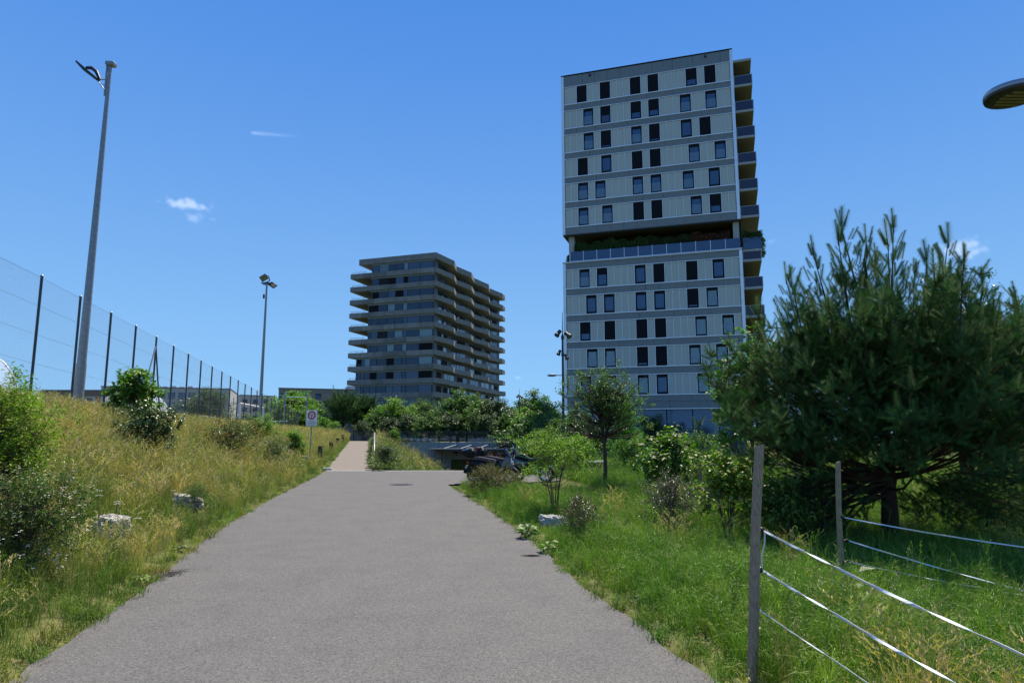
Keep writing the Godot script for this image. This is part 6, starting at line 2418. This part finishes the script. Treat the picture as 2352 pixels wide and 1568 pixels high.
func make_bushes() -> void:
	# right of the road
	bush("hazel_bush", "large-leaved hazel bush with long arching shoots before the glass ground floor", 1535, 14.3, {"c": Vector3(0, 1.25, 0), "r": Vector3(0.78, 0.85, 0.7), "stems": 7, "spread": 0.8, "thick": 0.018, "clusters": 85, "per": 6, "twigs": 4, "twig": 0.34, "leaf": 0.115, "aspect": 0.72, "broad": true, "c0": Color(0.055, 0.10, 0.02), "c1": Color(0.13, 0.19, 0.035), "lift": 0.9, "droop": 0.45, "shell": 0.7, "bare_twigs": true, "seed": 31})
	bush("dogwood_bush", "yellow-green broad-leaved bush beside the leaning fence post", 1668, 12.3, {"c": Vector3(0.05, 0.95, 0), "r": Vector3(0.66, 0.78, 0.6), "stems": 8, "spread": 0.85, "thick": 0.014, "clusters": 90, "per": 6, "twigs": 4, "twig": 0.28, "leaf": 0.10, "aspect": 0.75, "broad": true, "c0": Color(0.10, 0.15, 0.02), "c1": Color(0.23, 0.26, 0.035), "lift": 0.7, "droop": 0.4, "shell": 0.6, "bare_twigs": true, "seed": 32})
	bush("cotoneaster_bush", "greyish purple small-leaved bush in front of the hazel bush", 1540, 12.2, {"c": Vector3(0, 0.72, 0), "r": Vector3(0.62, 0.55, 0.5), "stems": 9, "spread": 0.9, "thick": 0.010, "clusters": 150, "per": 8, "twigs": 5, "twig": 0.18, "leaf": 0.030, "aspect": 0.55, "c0": Color(0.045, 0.055, 0.03), "c1": Color(0.11, 0.09, 0.065), "mat": "leaf_glossy", "bare_twigs": true, "seed": 33})
	bush("serviceberry_shrub", "light green many-stemmed shrub with bare thin stems beside the road", 1275, 14.2, {"c": Vector3(0, 1.12, 0), "r": Vector3(0.92, 0.62, 0.8), "stems": 7, "spread": 0.6, "thick": 0.014, "clusters": 95, "per": 6, "twigs": 5, "twig": 0.24, "leaf": 0.072, "aspect": 0.40, "c0": Color(0.12, 0.17, 0.022), "c1": Color(0.21, 0.26, 0.045), "lift": 0.3, "droop": 0.1, "shell": 0.65, "low": -0.6, "bare_twigs": true, "seed": 34})
	bush("barberry_bush", "reddish brown small-leaved bush in front of the parked scooters", 1128, 19.6, {"c": Vector3(0.05, 0.42, 0), "r": Vector3(0.88, 0.42, 0.55), "stems": 10, "spread": 0.95, "thick": 0.010, "clusters": 190, "per": 8, "twigs": 5, "twig": 0.22, "leaf": 0.038, "aspect": 0.5, "c0": Color(0.065, 0.075, 0.025), "c1": Color(0.17, 0.10, 0.05), "bare_twigs": true, "seed": 35})
	bush("rose_bush", "dark twiggy rose bush with small red flowers beside the low boulder", 1330, 10.9, {"c": Vector3(0, 0.42, 0), "r": Vector3(0.40, 0.34, 0.36), "stems": 9, "spread": 1.0, "thick": 0.006, "clusters": 95, "per": 7, "twigs": 5, "twig": 0.14, "leaf": 0.028, "aspect": 0.55, "c0": Color(0.035, 0.055, 0.022), "c1": Color(0.10, 0.075, 0.04), "mat": "leaf_glossy", "bark": "stem_red", "bare_twigs": true, "seed": 36, "flowers": 12, "flower_bunch": 1, "petal": 0.022, "petal_color": Color(0.60, 0.03, 0.07), "category": "bush"})
	bush("viburnum_bush", "leafy dark green bush between both wooden fence posts", 1800, 11.6, {"c": Vector3(0, 0.72, 0), "r": Vector3(0.55, 0.6, 0.5), "stems": 7, "spread": 0.9, "thick": 0.011, "clusters": 75, "per": 6, "twigs": 4, "twig": 0.22, "leaf": 0.085, "aspect": 0.65, "broad": true, "c0": Color(0.05, 0.085, 0.02), "c1": Color(0.11, 0.15, 0.03), "bare_twigs": true, "seed": 37})
	bush("yew_bush", "dark dense yew bush in the shade at the left of the pine trunk", 1895, 12.2, {"c": Vector3(0, 0.7, 0), "r": Vector3(0.85, 0.8, 0.6), "stems": 7, "spread": 0.8, "thick": 0.012, "clusters": 230, "per": 9, "twigs": 5, "twig": 0.2, "leaf": 0.032, "aspect": 0.2, "c0": Color(0.018, 0.035, 0.014), "c1": Color(0.035, 0.06, 0.022), "seed": 38})
	bush("elder_bush", "low leafy bush between the light green shrub and the young tree", 1330, 31.0, {"c": Vector3(0, 0.9, 0), "r": Vector3(1.3, 0.85, 0.9), "stems": 7, "spread": 0.8, "thick": 0.02, "clusters": 140, "per": 6, "twigs": 5, "twig": 0.3, "leaf": 0.10, "aspect": 0.5, "c0": Color(0.07, 0.13, 0.02), "c1": Color(0.13, 0.20, 0.035), "seed": 39, "wood_every": 2}, 1060)
	bush("dry_hedge_bush", "yellowing bush at the end of the garage wall behind the light green shrub", 1262, 34.0, {"c": Vector3(0, 1.2, 0), "r": Vector3(1.1, 1.1, 0.9), "stems": 7, "spread": 0.8, "thick": 0.02, "clusters": 130, "per": 6, "twigs": 5, "twig": 0.3, "leaf": 0.10, "aspect": 0.45, "c0": Color(0.08, 0.12, 0.02), "c1": Color(0.16, 0.18, 0.05), "seed": 40, "wood_every": 2}, 1060)
	bush("bramble_bush", "arching leafy bramble right of the waste container", 1452, 30.0, {"c": Vector3(0, 0.8, 0), "r": Vector3(1.2, 0.75, 0.8), "stems": 8, "spread": 0.9, "thick": 0.014, "clusters": 120, "per": 6, "twigs": 5, "twig": 0.3, "leaf": 0.10, "aspect": 0.5, "c0": Color(0.06, 0.11, 0.02), "c1": Color(0.13, 0.19, 0.04), "seed": 41, "wood_every": 2}, 1060)
	bush("young_ash_bush", "loose leafy bush behind the timber raised bed", 1600, 24.0, {"c": Vector3(0, 1.0, 0), "r": Vector3(1.3, 0.9, 0.9), "stems": 7, "spread": 0.8, "thick": 0.018, "clusters": 120, "per": 6, "twigs": 5, "twig": 0.3, "leaf": 0.09, "aspect": 0.45, "c0": Color(0.05, 0.09, 0.02), "c1": Color(0.11, 0.16, 0.035), "seed": 42, "wood_every": 2}, 1060)

	# the bank on the left
	bush("hazel_bush", "fresh green hazel bush on the bank top against the chain-link fence", 303, 21.5, {"c": Vector3(0, 1.0, 0), "r": Vector3(0.92, 0.95, 0.8), "stems": 8, "spread": 0.8, "thick": 0.018, "clusters": 150, "per": 6, "twigs": 5, "twig": 0.26, "leaf": 0.12, "aspect": 0.78, "broad": true, "c0": Color(0.055, 0.115, 0.015), "c1": Color(0.12, 0.20, 0.03), "lift": 0.8, "seed": 51}, 950)
	bush("viburnum_bush", "dark glossy-leaved bush on the bank below the fresh green hazel", 338, 17.0, {"c": Vector3(0, 0.72, 0), "r": Vector3(0.88, 0.75, 0.7), "stems": 8, "spread": 0.9, "thick": 0.015, "clusters": 150, "per": 6, "twigs": 5, "twig": 0.24, "leaf": 0.085, "aspect": 0.6, "broad": true, "c0": Color(0.04, 0.07, 0.022), "c1": Color(0.09, 0.125, 0.04), "mat": "leaf_glossy", "lift": 0.6, "bare_twigs": true, "seed": 52}, 1030)
	bush("firethorn_bush", "dark firethorn bush with orange-tinted leaves on the bank", 528, 23.5, {"c": Vector3(0, 0.85, 0), "r": Vector3(1.2, 0.85, 0.8), "stems": 8, "spread": 0.9, "thick": 0.015, "clusters": 190, "per": 7, "twigs": 5, "twig": 0.26, "leaf": 0.055, "aspect": 0.42, "c0": Color(0.035, 0.07, 0.015), "c1": Color(0.085, 0.12, 0.02), "mat": "leaf_glossy", "lift": 0.6, "seed": 53, "flowers": 46, "flower_low": 0.15, "flower_bunch": 4, "petal": 0.05, "petal_color": Color(0.36, 0.20, 0.02), "flower_name": "orange_leaves", "bunch_size": 0.12}, 1030)
	bush("white_flower_bush", "green bush sprinkled with white flower tufts beside the firethorn", 628, 25.5, {"c": Vector3(0, 0.7, 0), "r": Vector3(0.68, 0.72, 0.6), "stems": 7, "spread": 0.85, "thick": 0.012, "clusters": 110, "per": 7, "twigs": 5, "twig": 0.22, "leaf": 0.055, "aspect": 0.45, "c0": Color(0.055, 0.085, 0.025), "c1": Color(0.10, 0.12, 0.045), "seed": 54, "flowers": 60, "flower_bunch": 4, "petal": 0.022, "petal_color": Color(0.55, 0.54, 0.46), "bunch_size": 0.06}, 1030)
	bush("maple_bush", "light green leafy bush just left of the road sign", 678, 33.0, {"c": Vector3(0, 0.8, 0), "r": Vector3(0.62, 0.85, 0.55), "stems": 6, "spread": 0.7, "thick": 0.014, "clusters": 120, "per": 6, "twigs": 5, "twig": 0.26, "leaf": 0.10, "aspect": 0.5, "c0": Color(0.09, 0.16, 0.02), "c1": Color(0.17, 0.25, 0.045), "lift": 0.5, "droop": 0.5, "seed": 55}, 1010)
	bush("maple_bush", "light green leafy bush behind the firethorn, against the fence", 598, 34.0, {"c": Vector3(0, 0.95, 0), "r": Vector3(0.95, 0.75, 0.6), "stems": 6, "spread": 0.8, "thick": 0.014, "clusters": 110, "per": 6, "twigs": 5, "twig": 0.26, "leaf": 0.09, "aspect": 0.5, "c0": Color(0.10, 0.16, 0.03), "c1": Color(0.20, 0.26, 0.06), "lift": 0.5, "seed": 56}, 1000)
	bush("forsythia_bush", "tall yellow-green bush with loose shoots at the near end of the bank", 10, 8.0, {"c": Vector3(0.0, 0.95, 0), "r": Vector3(0.72, 0.88, 0.7), "stems": 12, "spread": 0.9, "thick": 0.010, "clusters": 400, "per": 7, "twigs": 4, "twig": 0.20, "leaf": 0.06, "aspect": 0.36, "c0": Color(0.10, 0.15, 0.018), "c1": Color(0.22, 0.26, 0.03), "lift": 0.9, "shell": 0.6, "bare_twigs": true, "seed": 57}, 1000)
	bush("mock_orange_bush", "dark bush covered in small white blossoms at the near left of the verge", 62, 7.0, {"c": Vector3(0, 0.52, 0), "r": Vector3(0.64, 0.60, 0.55), "stems": 11, "spread": 0.95, "thick": 0.008, "clusters": 300, "per": 7, "twigs": 4, "twig": 0.15, "leaf": 0.036, "aspect": 0.5, "c0": Color(0.032, 0.055, 0.018), "c1": Color(0.09, 0.12, 0.03), "bare_twigs": true, "seed": 58, "flowers": 110, "flower_low": -0.6, "flower_bunch": 3, "petal": 0.013, "petal_color": Color(0.66, 0.64, 0.56), "bunch_size": 0.03}, 1200)
	bush("spirea_bush", "small grey-green bush low on the bank above the flat boulder", 452, 13.6, {"c": Vector3(0, 0.30, 0), "r": Vector3(0.42, 0.30, 0.35), "stems": 8, "spread": 0.9, "thick": 0.006, "clusters": 80, "per": 7, "twigs": 4, "twig": 0.13, "leaf": 0.03, "aspect": 0.45, "c0": Color(0.05, 0.085, 0.025), "c1": Color(0.11, 0.14, 0.05), "seed": 59}, 1110)
	bush("laurel_bush", "dark glossy bush at the foot of the planted mound by the path", 885, 35.2, {"c": Vector3(0, 0.55, 0), "r": Vector3(0.68, 0.58, 0.6), "stems": 7, "spread": 0.9, "thick": 0.012, "clusters": 130, "per": 6, "twigs": 5, "twig": 0.22, "leaf": 0.08, "aspect": 0.42, "c0": Color(0.03, 0.06, 0.018), "c1": Color(0.07, 0.11, 0.03), "mat": "leaf_glossy", "seed": 60}, 1070)
	bush("sapling_bush", "light green sapling on the crest of the planted mound before the railing", 906, 62.0, {"c": Vector3(0, 1.0, 0), "r": Vector3(0.65, 0.9, 0.6), "stems": 4, "spread": 0.6, "thick": 0.014, "clusters": 60, "per": 6, "twigs": 5, "twig": 0.25, "leaf": 0.12, "aspect": 0.5, "c0": Color(0.08, 0.14, 0.02), "c1": Color(0.15, 0.22, 0.04), "lift": 0.8, "seed": 61}, 1005)
	bush("roadside_bush", "round green bush between the dry grass and the broad dark pine", 752, 66.0, {"c": Vector3(0, 1.0, 0), "r": Vector3(1.35, 1.15, 1.0), "stems": 6, "spread": 0.8, "thick": 0.016, "clusters": 130, "per": 6, "twigs": 5, "twig": 0.34, "leaf": 0.14, "aspect": 0.5, "c0": Color(0.075, 0.14, 0.02), "c1": Color(0.14, 0.22, 0.04), "seed": 62}, 985)


# ---------------------------------------------------------------- herbs, flowers

func broad_herb(called: String, label: String, u: float, v: float, n: int, leaf: float, tall: float, c0: Color, c1: Color, category := "plant") -> void:
	var t := thing(called, label, category, land(u, v))
	var l := Leaves.new()
	var stalks := Geo.new()
	for i in n:
		var a := i * 2.39996
		var k := sqrt(float(i) / n)
		var out := Vector3(cos(a), 0, sin(a))
		var p := Vector3(0, tall * (1.0 - 0.85 * k) * rng.randf_range(0.8, 1.1) + 0.03, 0) + out * leaf * 0.35
		stalks.tube([Vector3(0, 0, 0), Vector3(0, p.y * 0.7, 0), p], [0.006, 0.005, 0.004], 3)
		l.broad(p, (out + Vector3(0, 0.35 - 0.3 * k, 0) + rdir() * 0.2).normalized(), (Vector3.UP + rdir() * 0.25).normalized(), leaf * rng.randf_range(0.7, 1.15), leaf * 0.62, tint(c0, c1))
	part(t, "stalks", stalks.mesh(), M.stem)
	part(t, "leaves", l.mesh(), M.leaf)


func flower_on_stem(called: String, label: String, category: String, u: float, v: float, dist: float, col: Color, petal: float, petals: int, flat_head := false, group := "") -> void:
	var q := px(u, v, dist)
	var f := height(q.x, dist)
	var t := thing(called, label, category, Vector3(q.x, f, q.z), 0.0, group)
	var h := maxf(q.y - f, 0.18)
	var g := Geo.new()
	g.tube([Vector3(0.02, -0.02, 0), Vector3(-0.01, h * 0.5, 0.01), Vector3(0, h, 0)], [0.0035, 0.003, 0.002], 4)
	part(t, "stalk", g.mesh(), M.stem)
	var l := Leaves.new()
	if flat_head:
		for i in 40:
			var a := i * 2.39996
			var r := petal * sqrt(i / 40.0)
			l.leaf(Vector3(cos(a) * r, h + rng.randf_range(-0.004, 0.006) - r * 0.2, sin(a) * r), Vector3(cos(a), 0.2, sin(a)).normalized(), Vector3.UP, 0.012, 0.011, col * rng.randf_range(0.85, 1.05))
	else:
		for i in petals:
			var a := TAU * i / petals
			l.broad(Vector3(0, h, 0), Vector3(cos(a), 0.55, sin(a)).normalized(), Vector3.UP, petal, petal * 1.2, col)
	part(t, "flower_head" if flat_head else "petals", l.mesh(), M.petal)


func make_small_plants() -> void:
	broad_herb("burdock_plant", "dark large-leaved burdock in the grass behind the white tapes", 1965, 1425, 26, 0.20, 0.42, Color(0.045, 0.085, 0.025), Color(0.075, 0.12, 0.04))
	broad_herb("burdock_plant", "lower bright-leaved burdock right of the dark burdock", 2065, 1420, 14, 0.17, 0.14, Color(0.07, 0.13, 0.025), Color(0.11, 0.17, 0.04))
	broad_herb("dock_plant", "clump of long dark dock leaves at the asphalt edge before the low boulder", 1212, 1236, 22, 0.17, 0.20, Color(0.045, 0.09, 0.02), Color(0.09, 0.15, 0.03))
	broad_herb("dock_plant", "bright dock leaves between the dark dock clump and the rose bush", 1258, 1270, 16, 0.13, 0.12, Color(0.07, 0.13, 0.02), Color(0.12, 0.19, 0.035))
	broad_herb("dock_plant", "low dark dock leaves on the left asphalt edge beside the oil stain", 410, 1268, 16, 0.10, 0.07, Color(0.045, 0.08, 0.02), Color(0.09, 0.14, 0.03))
	broad_herb("plantain_plant", "small bright plantain rosette at the left asphalt edge", 322, 1340, 12, 0.08, 0.05, Color(0.08, 0.14, 0.02), Color(0.13, 0.19, 0.03))
	broad_herb("mullein_plant", "pale green leafy plant in the verge before the timber stumps", 686, 1082, 18, 0.22, 0.5, Color(0.10, 0.14, 0.05), Color(0.16, 0.2, 0.08))
	flower_on_stem("poppy", "red poppy beside the middle white tape", "poppy", 1880, 1392, 7.0, Color(0.60, 0.022, 0.012), 0.035, 5)
	flower_on_stem("poppy", "small red poppy low in the grass left of the burdock", "poppy", 1862, 1412, 7.1, Color(0.55, 0.03, 0.015), 0.016, 4)
	flower_on_stem("poppy", "red poppy in the grass below the dark burdock", "poppy", 2012, 1448, 6.6, Color(0.58, 0.03, 0.014), 0.024, 5)
	for s in [[277, 1091], [305, 1108], [300, 1114], [343, 1080], [358, 1091], [346, 1098], [377, 1108], [227, 1126], [227, 1137], [269, 1151], [269, 1156], [315, 1189], [397, 1126]]:
		var p := land(s[0], s[1], 0.45)
		flower_on_stem("yarrow", "flat white yarrow flower head in the verge grass", "yarrow", s[0], s[1], -p.z, Color(0.72, 0.72, 0.68), 0.045, 5, true, "white yarrow heads in the left verge")


# ---------------------------------------------------------------- grass

func clump(seed_: int, blades: int, h0: float, h1: float, spread: float, width: float, bend: float, heads := 0.0) -> ArrayMesh:
	var r := RandomNumberGenerator.new()
	r.seed = seed_
	var l := Leaves.new()
	for i in blades:
		var a := r.randf_range(0.0, TAU)
		var o := Vector3(cos(a), 0, sin(a)) * spread * sqrt(r.randf())
		var b := r.randf_range(0.0, TAU)
		var lean := Vector3(cos(b), 0, sin(b)) * bend * r.randf_range(0.3, 1.2)
		var h := r.randf_range(h0, h1)
		var face := r.randf_range(0.0, TAU)
		var side := Vector3(cos(face), 0, sin(face)) * width * r.randf_range(0.7, 1.2)
		var w := r.randf_range(0.75, 1.25)
		var col := Color(w, w, w * r.randf_range(0.85, 1.1))
		var p0 := o
		var p1 := o + lean * h * 0.25 + Vector3(0, h * 0.5, 0)
		var p2 := o + lean * h * 0.62 + Vector3(0, h * 0.83, 0)
		var p3 := o + lean * h * 1.1 + Vector3(0, h * (1.0 - bend * 0.25), 0)
		for q in [p0 - side, p1 - side * 0.85, p1 + side * 0.85, p0 - side, p1 + side * 0.85, p0 + side, p1 - side * 0.85, p2 - side * 0.55, p2 + side * 0.55, p1 - side * 0.85, p2 + side * 0.55, p1 + side * 0.85, p2 - side * 0.55, p3, p2 + side * 0.55]:
			l.v.append(q)
			l.c.append(col)
		if r.randf() < heads:
			var up := (p3 - p2).normalized()
			for s in 9:
				var k := s / 9.0
				var an := s * 2.4
				var d := (up + Vector3(cos(an), 0.1, sin(an)) * 0.55).normalized()
				l.leaf(p3 - up * h * 0.22 * (1.0 - k), d, Vector3(cos(an + 1.0), 0.3, sin(an + 1.0)).normalized(), 0.032, 0.010, Color(1.5, 1.25, 1.1) * r.randf_range(0.8, 1.2))
	return l.mesh()


# a low tuft of small broad leaves
func leafy(seed_: int, n: int, r: float, h: float, leaf: float) -> ArrayMesh:
	var g := RandomNumberGenerator.new()
	g.seed = seed_
	var l := Leaves.new()
	for i in n:
		var a := g.randf_range(0.0, TAU)
		var k := sqrt(g.randf())
		var out := Vector3(cos(a), 0, sin(a))
		var p := out * r * k + Vector3(0, h * (1.0 - k * 0.7) * g.randf_range(0.5, 1.1), 0)
		var d := (out + Vector3(g.randf_range(-0.6, 0.6), g.randf_range(-0.2, 0.9), g.randf_range(-0.6, 0.6))).normalized()
		var w := g.randf_range(0.7, 1.3)
		l.leaf(p, d, Vector3(g.randf_range(-0.4, 0.4), 1.0, g.randf_range(-0.4, 0.4)).normalized(), leaf * g.randf_range(0.6, 1.2), leaf * 0.45, Color(w, w, w))
	return l.mesh()


func sow(called: String, label: String, category: String, mesh: Mesh, where: Array, cols: Array) -> void:
	var mm := MultiMesh.new()
	mm.transform_format = MultiMesh.TRANSFORM_3D
	mm.use_colors = true
	mm.mesh = mesh
	mm.instance_count = where.size()
	for i in where.size():
		mm.set_instance_transform(i, where[i])
		mm.set_instance_color(i, cols[i])
	var o := MultiMeshInstance3D.new()
	o.name = numbered(called)
	o.multimesh = mm
	o.material_override = M.blade
	add_child(o)
	tag(o, label, category)
	o.set_meta("kind", "stuff")


func make_grass() -> void:
	var patches := FastNoiseLite.new()
	patches.seed = 77
	patches.frequency = 0.13
	patches.fractal_octaves = 3
	var kinds := {
		"green": clump(1, 26, 0.20, 0.46, 0.10, 0.0034, 0.55),
		"green2": clump(2, 22, 0.14, 0.36, 0.10, 0.0040, 0.8),
		"tall": clump(3, 14, 0.36, 0.74, 0.09, 0.0022, 0.28, 0.18),
		"straw": clump(4, 15, 0.30, 0.72, 0.10, 0.0018, 0.26, 0.75),
		"short": clump(5, 30, 0.04, 0.13, 0.09, 0.0030, 1.0),
		"cover": leafy(6, 40, 0.26, 0.26, 0.12),
		"weed": leafy(7, 30, 0.13, 0.30, 0.055),
		"litter": clump(8, 26, 0.015, 0.05, 0.10, 0.0026, 2.4)}
	var where := {}
	var cols := {}
	for k in kinds:
		where[k] = []
		cols[k] = []
	var calm := []
	for k in STONES:
		var p := land(k[0], k[1])
		var near := -Vector3(p.x, 0, p.z).normalized()
		for j in 4:
			calm.append([p + near * 0.3 * j, k[2].x * (1.3 - 0.12 * j)])
	for k in STUMPS:
		var p := px(k[0], k[1], k[2])
		var near := -Vector3(p.x, 0, p.z).normalized()
		for j in 5:
			calm.append([p + near * 0.5 * j, 0.45])
	var cell := 0.5
	var d := 2.5
	while d < 71.0:
		var big := 1.0 if d < 22.0 else lerpf(1.0, 1.7, clampf((d - 22.0) / 35.0, 0.0, 1.0))
		var dens := 95.0 if d < 9.0 else (70.0 if d < 16.0 else (42.0 if d < 28.0 else 17.0))
		var q := -13.0
		while q < (19.0 if d < 12.0 else 36.0):
			var qc := q + cell * 0.5
			var dc := d + cell * 0.5
			var left := qc < road_left(dc) - 0.05
			var right := qc > road_right(dc) + 0.0 and dc < 25.0 and not (dc > 22.6 and qc < 7.4)
			var mound := dc > 33.2 and qc > 0.05 and qc < 6.5 and height(qc - SKEW * dc, dc) > ramp_height(dc) + 0.03
			var far_right := dc >= 25.0 and dc < 46.0 and (qc - SKEW * dc > 4.0 or (dc < 33.0 and qc > 7.4))
			if left or right or mound or far_right or (absf(qc - road_left(dc)) < 0.4 and dc < 63.0) or (absf(qc - road_right(dc)) < 0.4 and dc < 23.0):
				var mid := Vector3(qc - SKEW * dc, height(qc - SKEW * dc, dc), -dc)
				var sc := screen(mid + Vector3(0, 0.3, 0))
				if sc.x > -260.0 and sc.x < 2620.0 and sc.y < 1900.0:
					var n := int(dens * cell * cell + rng.randf())
					for i in n:
						var qq := q + rng.randf() * cell
						var dd := d + rng.randf() * cell
						var edge := minf(road_left(dd) - qq if qq < 0.0 else 99.0, qq - road_right(dd) if qq > 0.0 and dd < 24.0 else 99.0)
						if edge < -0.03 + 0.06 * sin(dd * 7.0) * sin(dd * 2.3):
							if not mound or qq < 0.05:
								continue
						var x := qq - SKEW * dd
						var at := Vector3(x, height(x, dd) - 0.02, -dd)
						var dry := patches.get_noise_2d(x * 4.0, dd * 4.0) * 1.1 + patches.get_noise_2d(x * 17.0, dd * 17.0) * 0.5
						var kind := "green"
						if mound:
							kind = "cover" if rng.randf() < 0.93 else "straw"
						elif left:
							var up := clampf((-2.4 - qq) / 6.6, 0.0, 1.0)
							dry += lerpf(-0.02, 0.5, up) + 0.28 * clampf((dd - 26.0) / 12.0, 0.0, 1.0)
							if dd < 9.0:
								dry -= 0.18
						else:
							dry += -0.5 + 0.75 * clampf((6.4 - dd) / 2.4, 0.0, 1.0) * clampf((4.6 - qq) / 1.5, 0.0, 1.0)
						if edge < 0.24:
							var z := rng.randf()
							kind = "litter" if z < 0.45 and edge < 0.14 else ("short" if z < 0.85 else "green2")
							dry += 0.3
						elif kind == "green":
							var z := rng.randf()
							if dry > (0.05 if left else 0.12):
								kind = "straw" if z < 0.58 else ("tall" if z < 0.8 else "green")
							else:
								kind = "green" if z < 0.52 else ("green2" if z < 0.80 else ("tall" if z < (0.90 if left else 0.86) else ("weed" if z < 0.965 or not left else "straw")))
						for k in calm:
							if Vector2(x - k[0].x, -dd - k[0].z).length() < k[1]:
								kind = "short"
						var size := rng.randf_range(0.75, 1.2) * big
						if edge < 0.8 and kind != "short" and kind != "litter":
							size *= lerpf(0.5, 1.0, clampf(edge / 0.8, 0.0, 1.0))
						var turned := Basis(Vector3.UP, rng.randf_range(0.0, TAU)) * Basis(Vector3(rng.randf_range(-1, 1), 0, rng.randf_range(-1, 1)).normalized(), rng.randf_range(0.0, 0.28))
						var col: Color
						if kind == "litter":
							col = tint(Color(0.19, 0.125, 0.07), Color(0.11, 0.075, 0.045))
						elif kind == "straw":
							col = tint(Color(0.42, 0.31, 0.15), Color(0.28, 0.235, 0.09))
						elif dry > 0.12 and kind != "weed" and kind != "cover" and rng.randf() < 0.55:
							col = tint(Color(0.26, 0.22, 0.075), Color(0.17, 0.18, 0.045))
						elif kind == "weed":
							col = tint(Color(0.05, 0.09, 0.02), Color(0.11, 0.16, 0.035))
						elif left:
							col = tint(Color(0.075, 0.12, 0.020), Color(0.175, 0.195, 0.040))
						elif kind == "cover":
							col = tint(Color(0.045, 0.085, 0.02), Color(0.135, 0.15, 0.045))
						else:
							col = tint(Color(0.075, 0.14, 0.016), Color(0.155, 0.225, 0.034))
						# whole patches run darker, paler or browner
						var hue := patches.get_noise_2d(x * 9.0 + 300.0, dd * 9.0)
						col = Color(col.r * (1.0 + 0.55 * hue), col.g * (1.0 + 0.25 * hue), col.b * (1.0 + 0.3 * hue)) * (1.0 + 0.5 * patches.get_noise_2d(x * 23.0, dd * 23.0 + 70.0)) * rng.randf_range(0.7, 1.25)
						where[kind].append(Transform3D(turned.scaled(Vector3(1, 1, 1) * size), at))
						cols[kind].append(col)
			q += cell
		d += cell
	var labels := {
		"green": "green meadow grass on both sides of the road", "green2": "low bent green grass between the taller blades", "tall": "tall green grass with seed heads",
		"straw": "dry golden grass with seed heads on the bank", "short": "short trodden grass along the asphalt edges", "cover": "low leafy ground cover on the planted mound", "weed": "small leafy weeds scattered through the meadow grass", "litter": "brown dead grass and litter along the asphalt edges"}
	for k in kinds:
		sow({"green": "meadow_grass", "green2": "low_grass", "tall": "tall_grass", "straw": "dry_grass", "short": "edge_grass", "cover": "ground_cover", "weed": "meadow_weeds", "litter": "edge_litter"}[k], labels[k], "ground cover" if k == "cover" else ("weeds" if k == "weed" else "grass"), kinds[k], where[k], cols[k])
	var total := 0
	for k in kinds:
		total += where[k].size()
	print("grass clumps ", total)
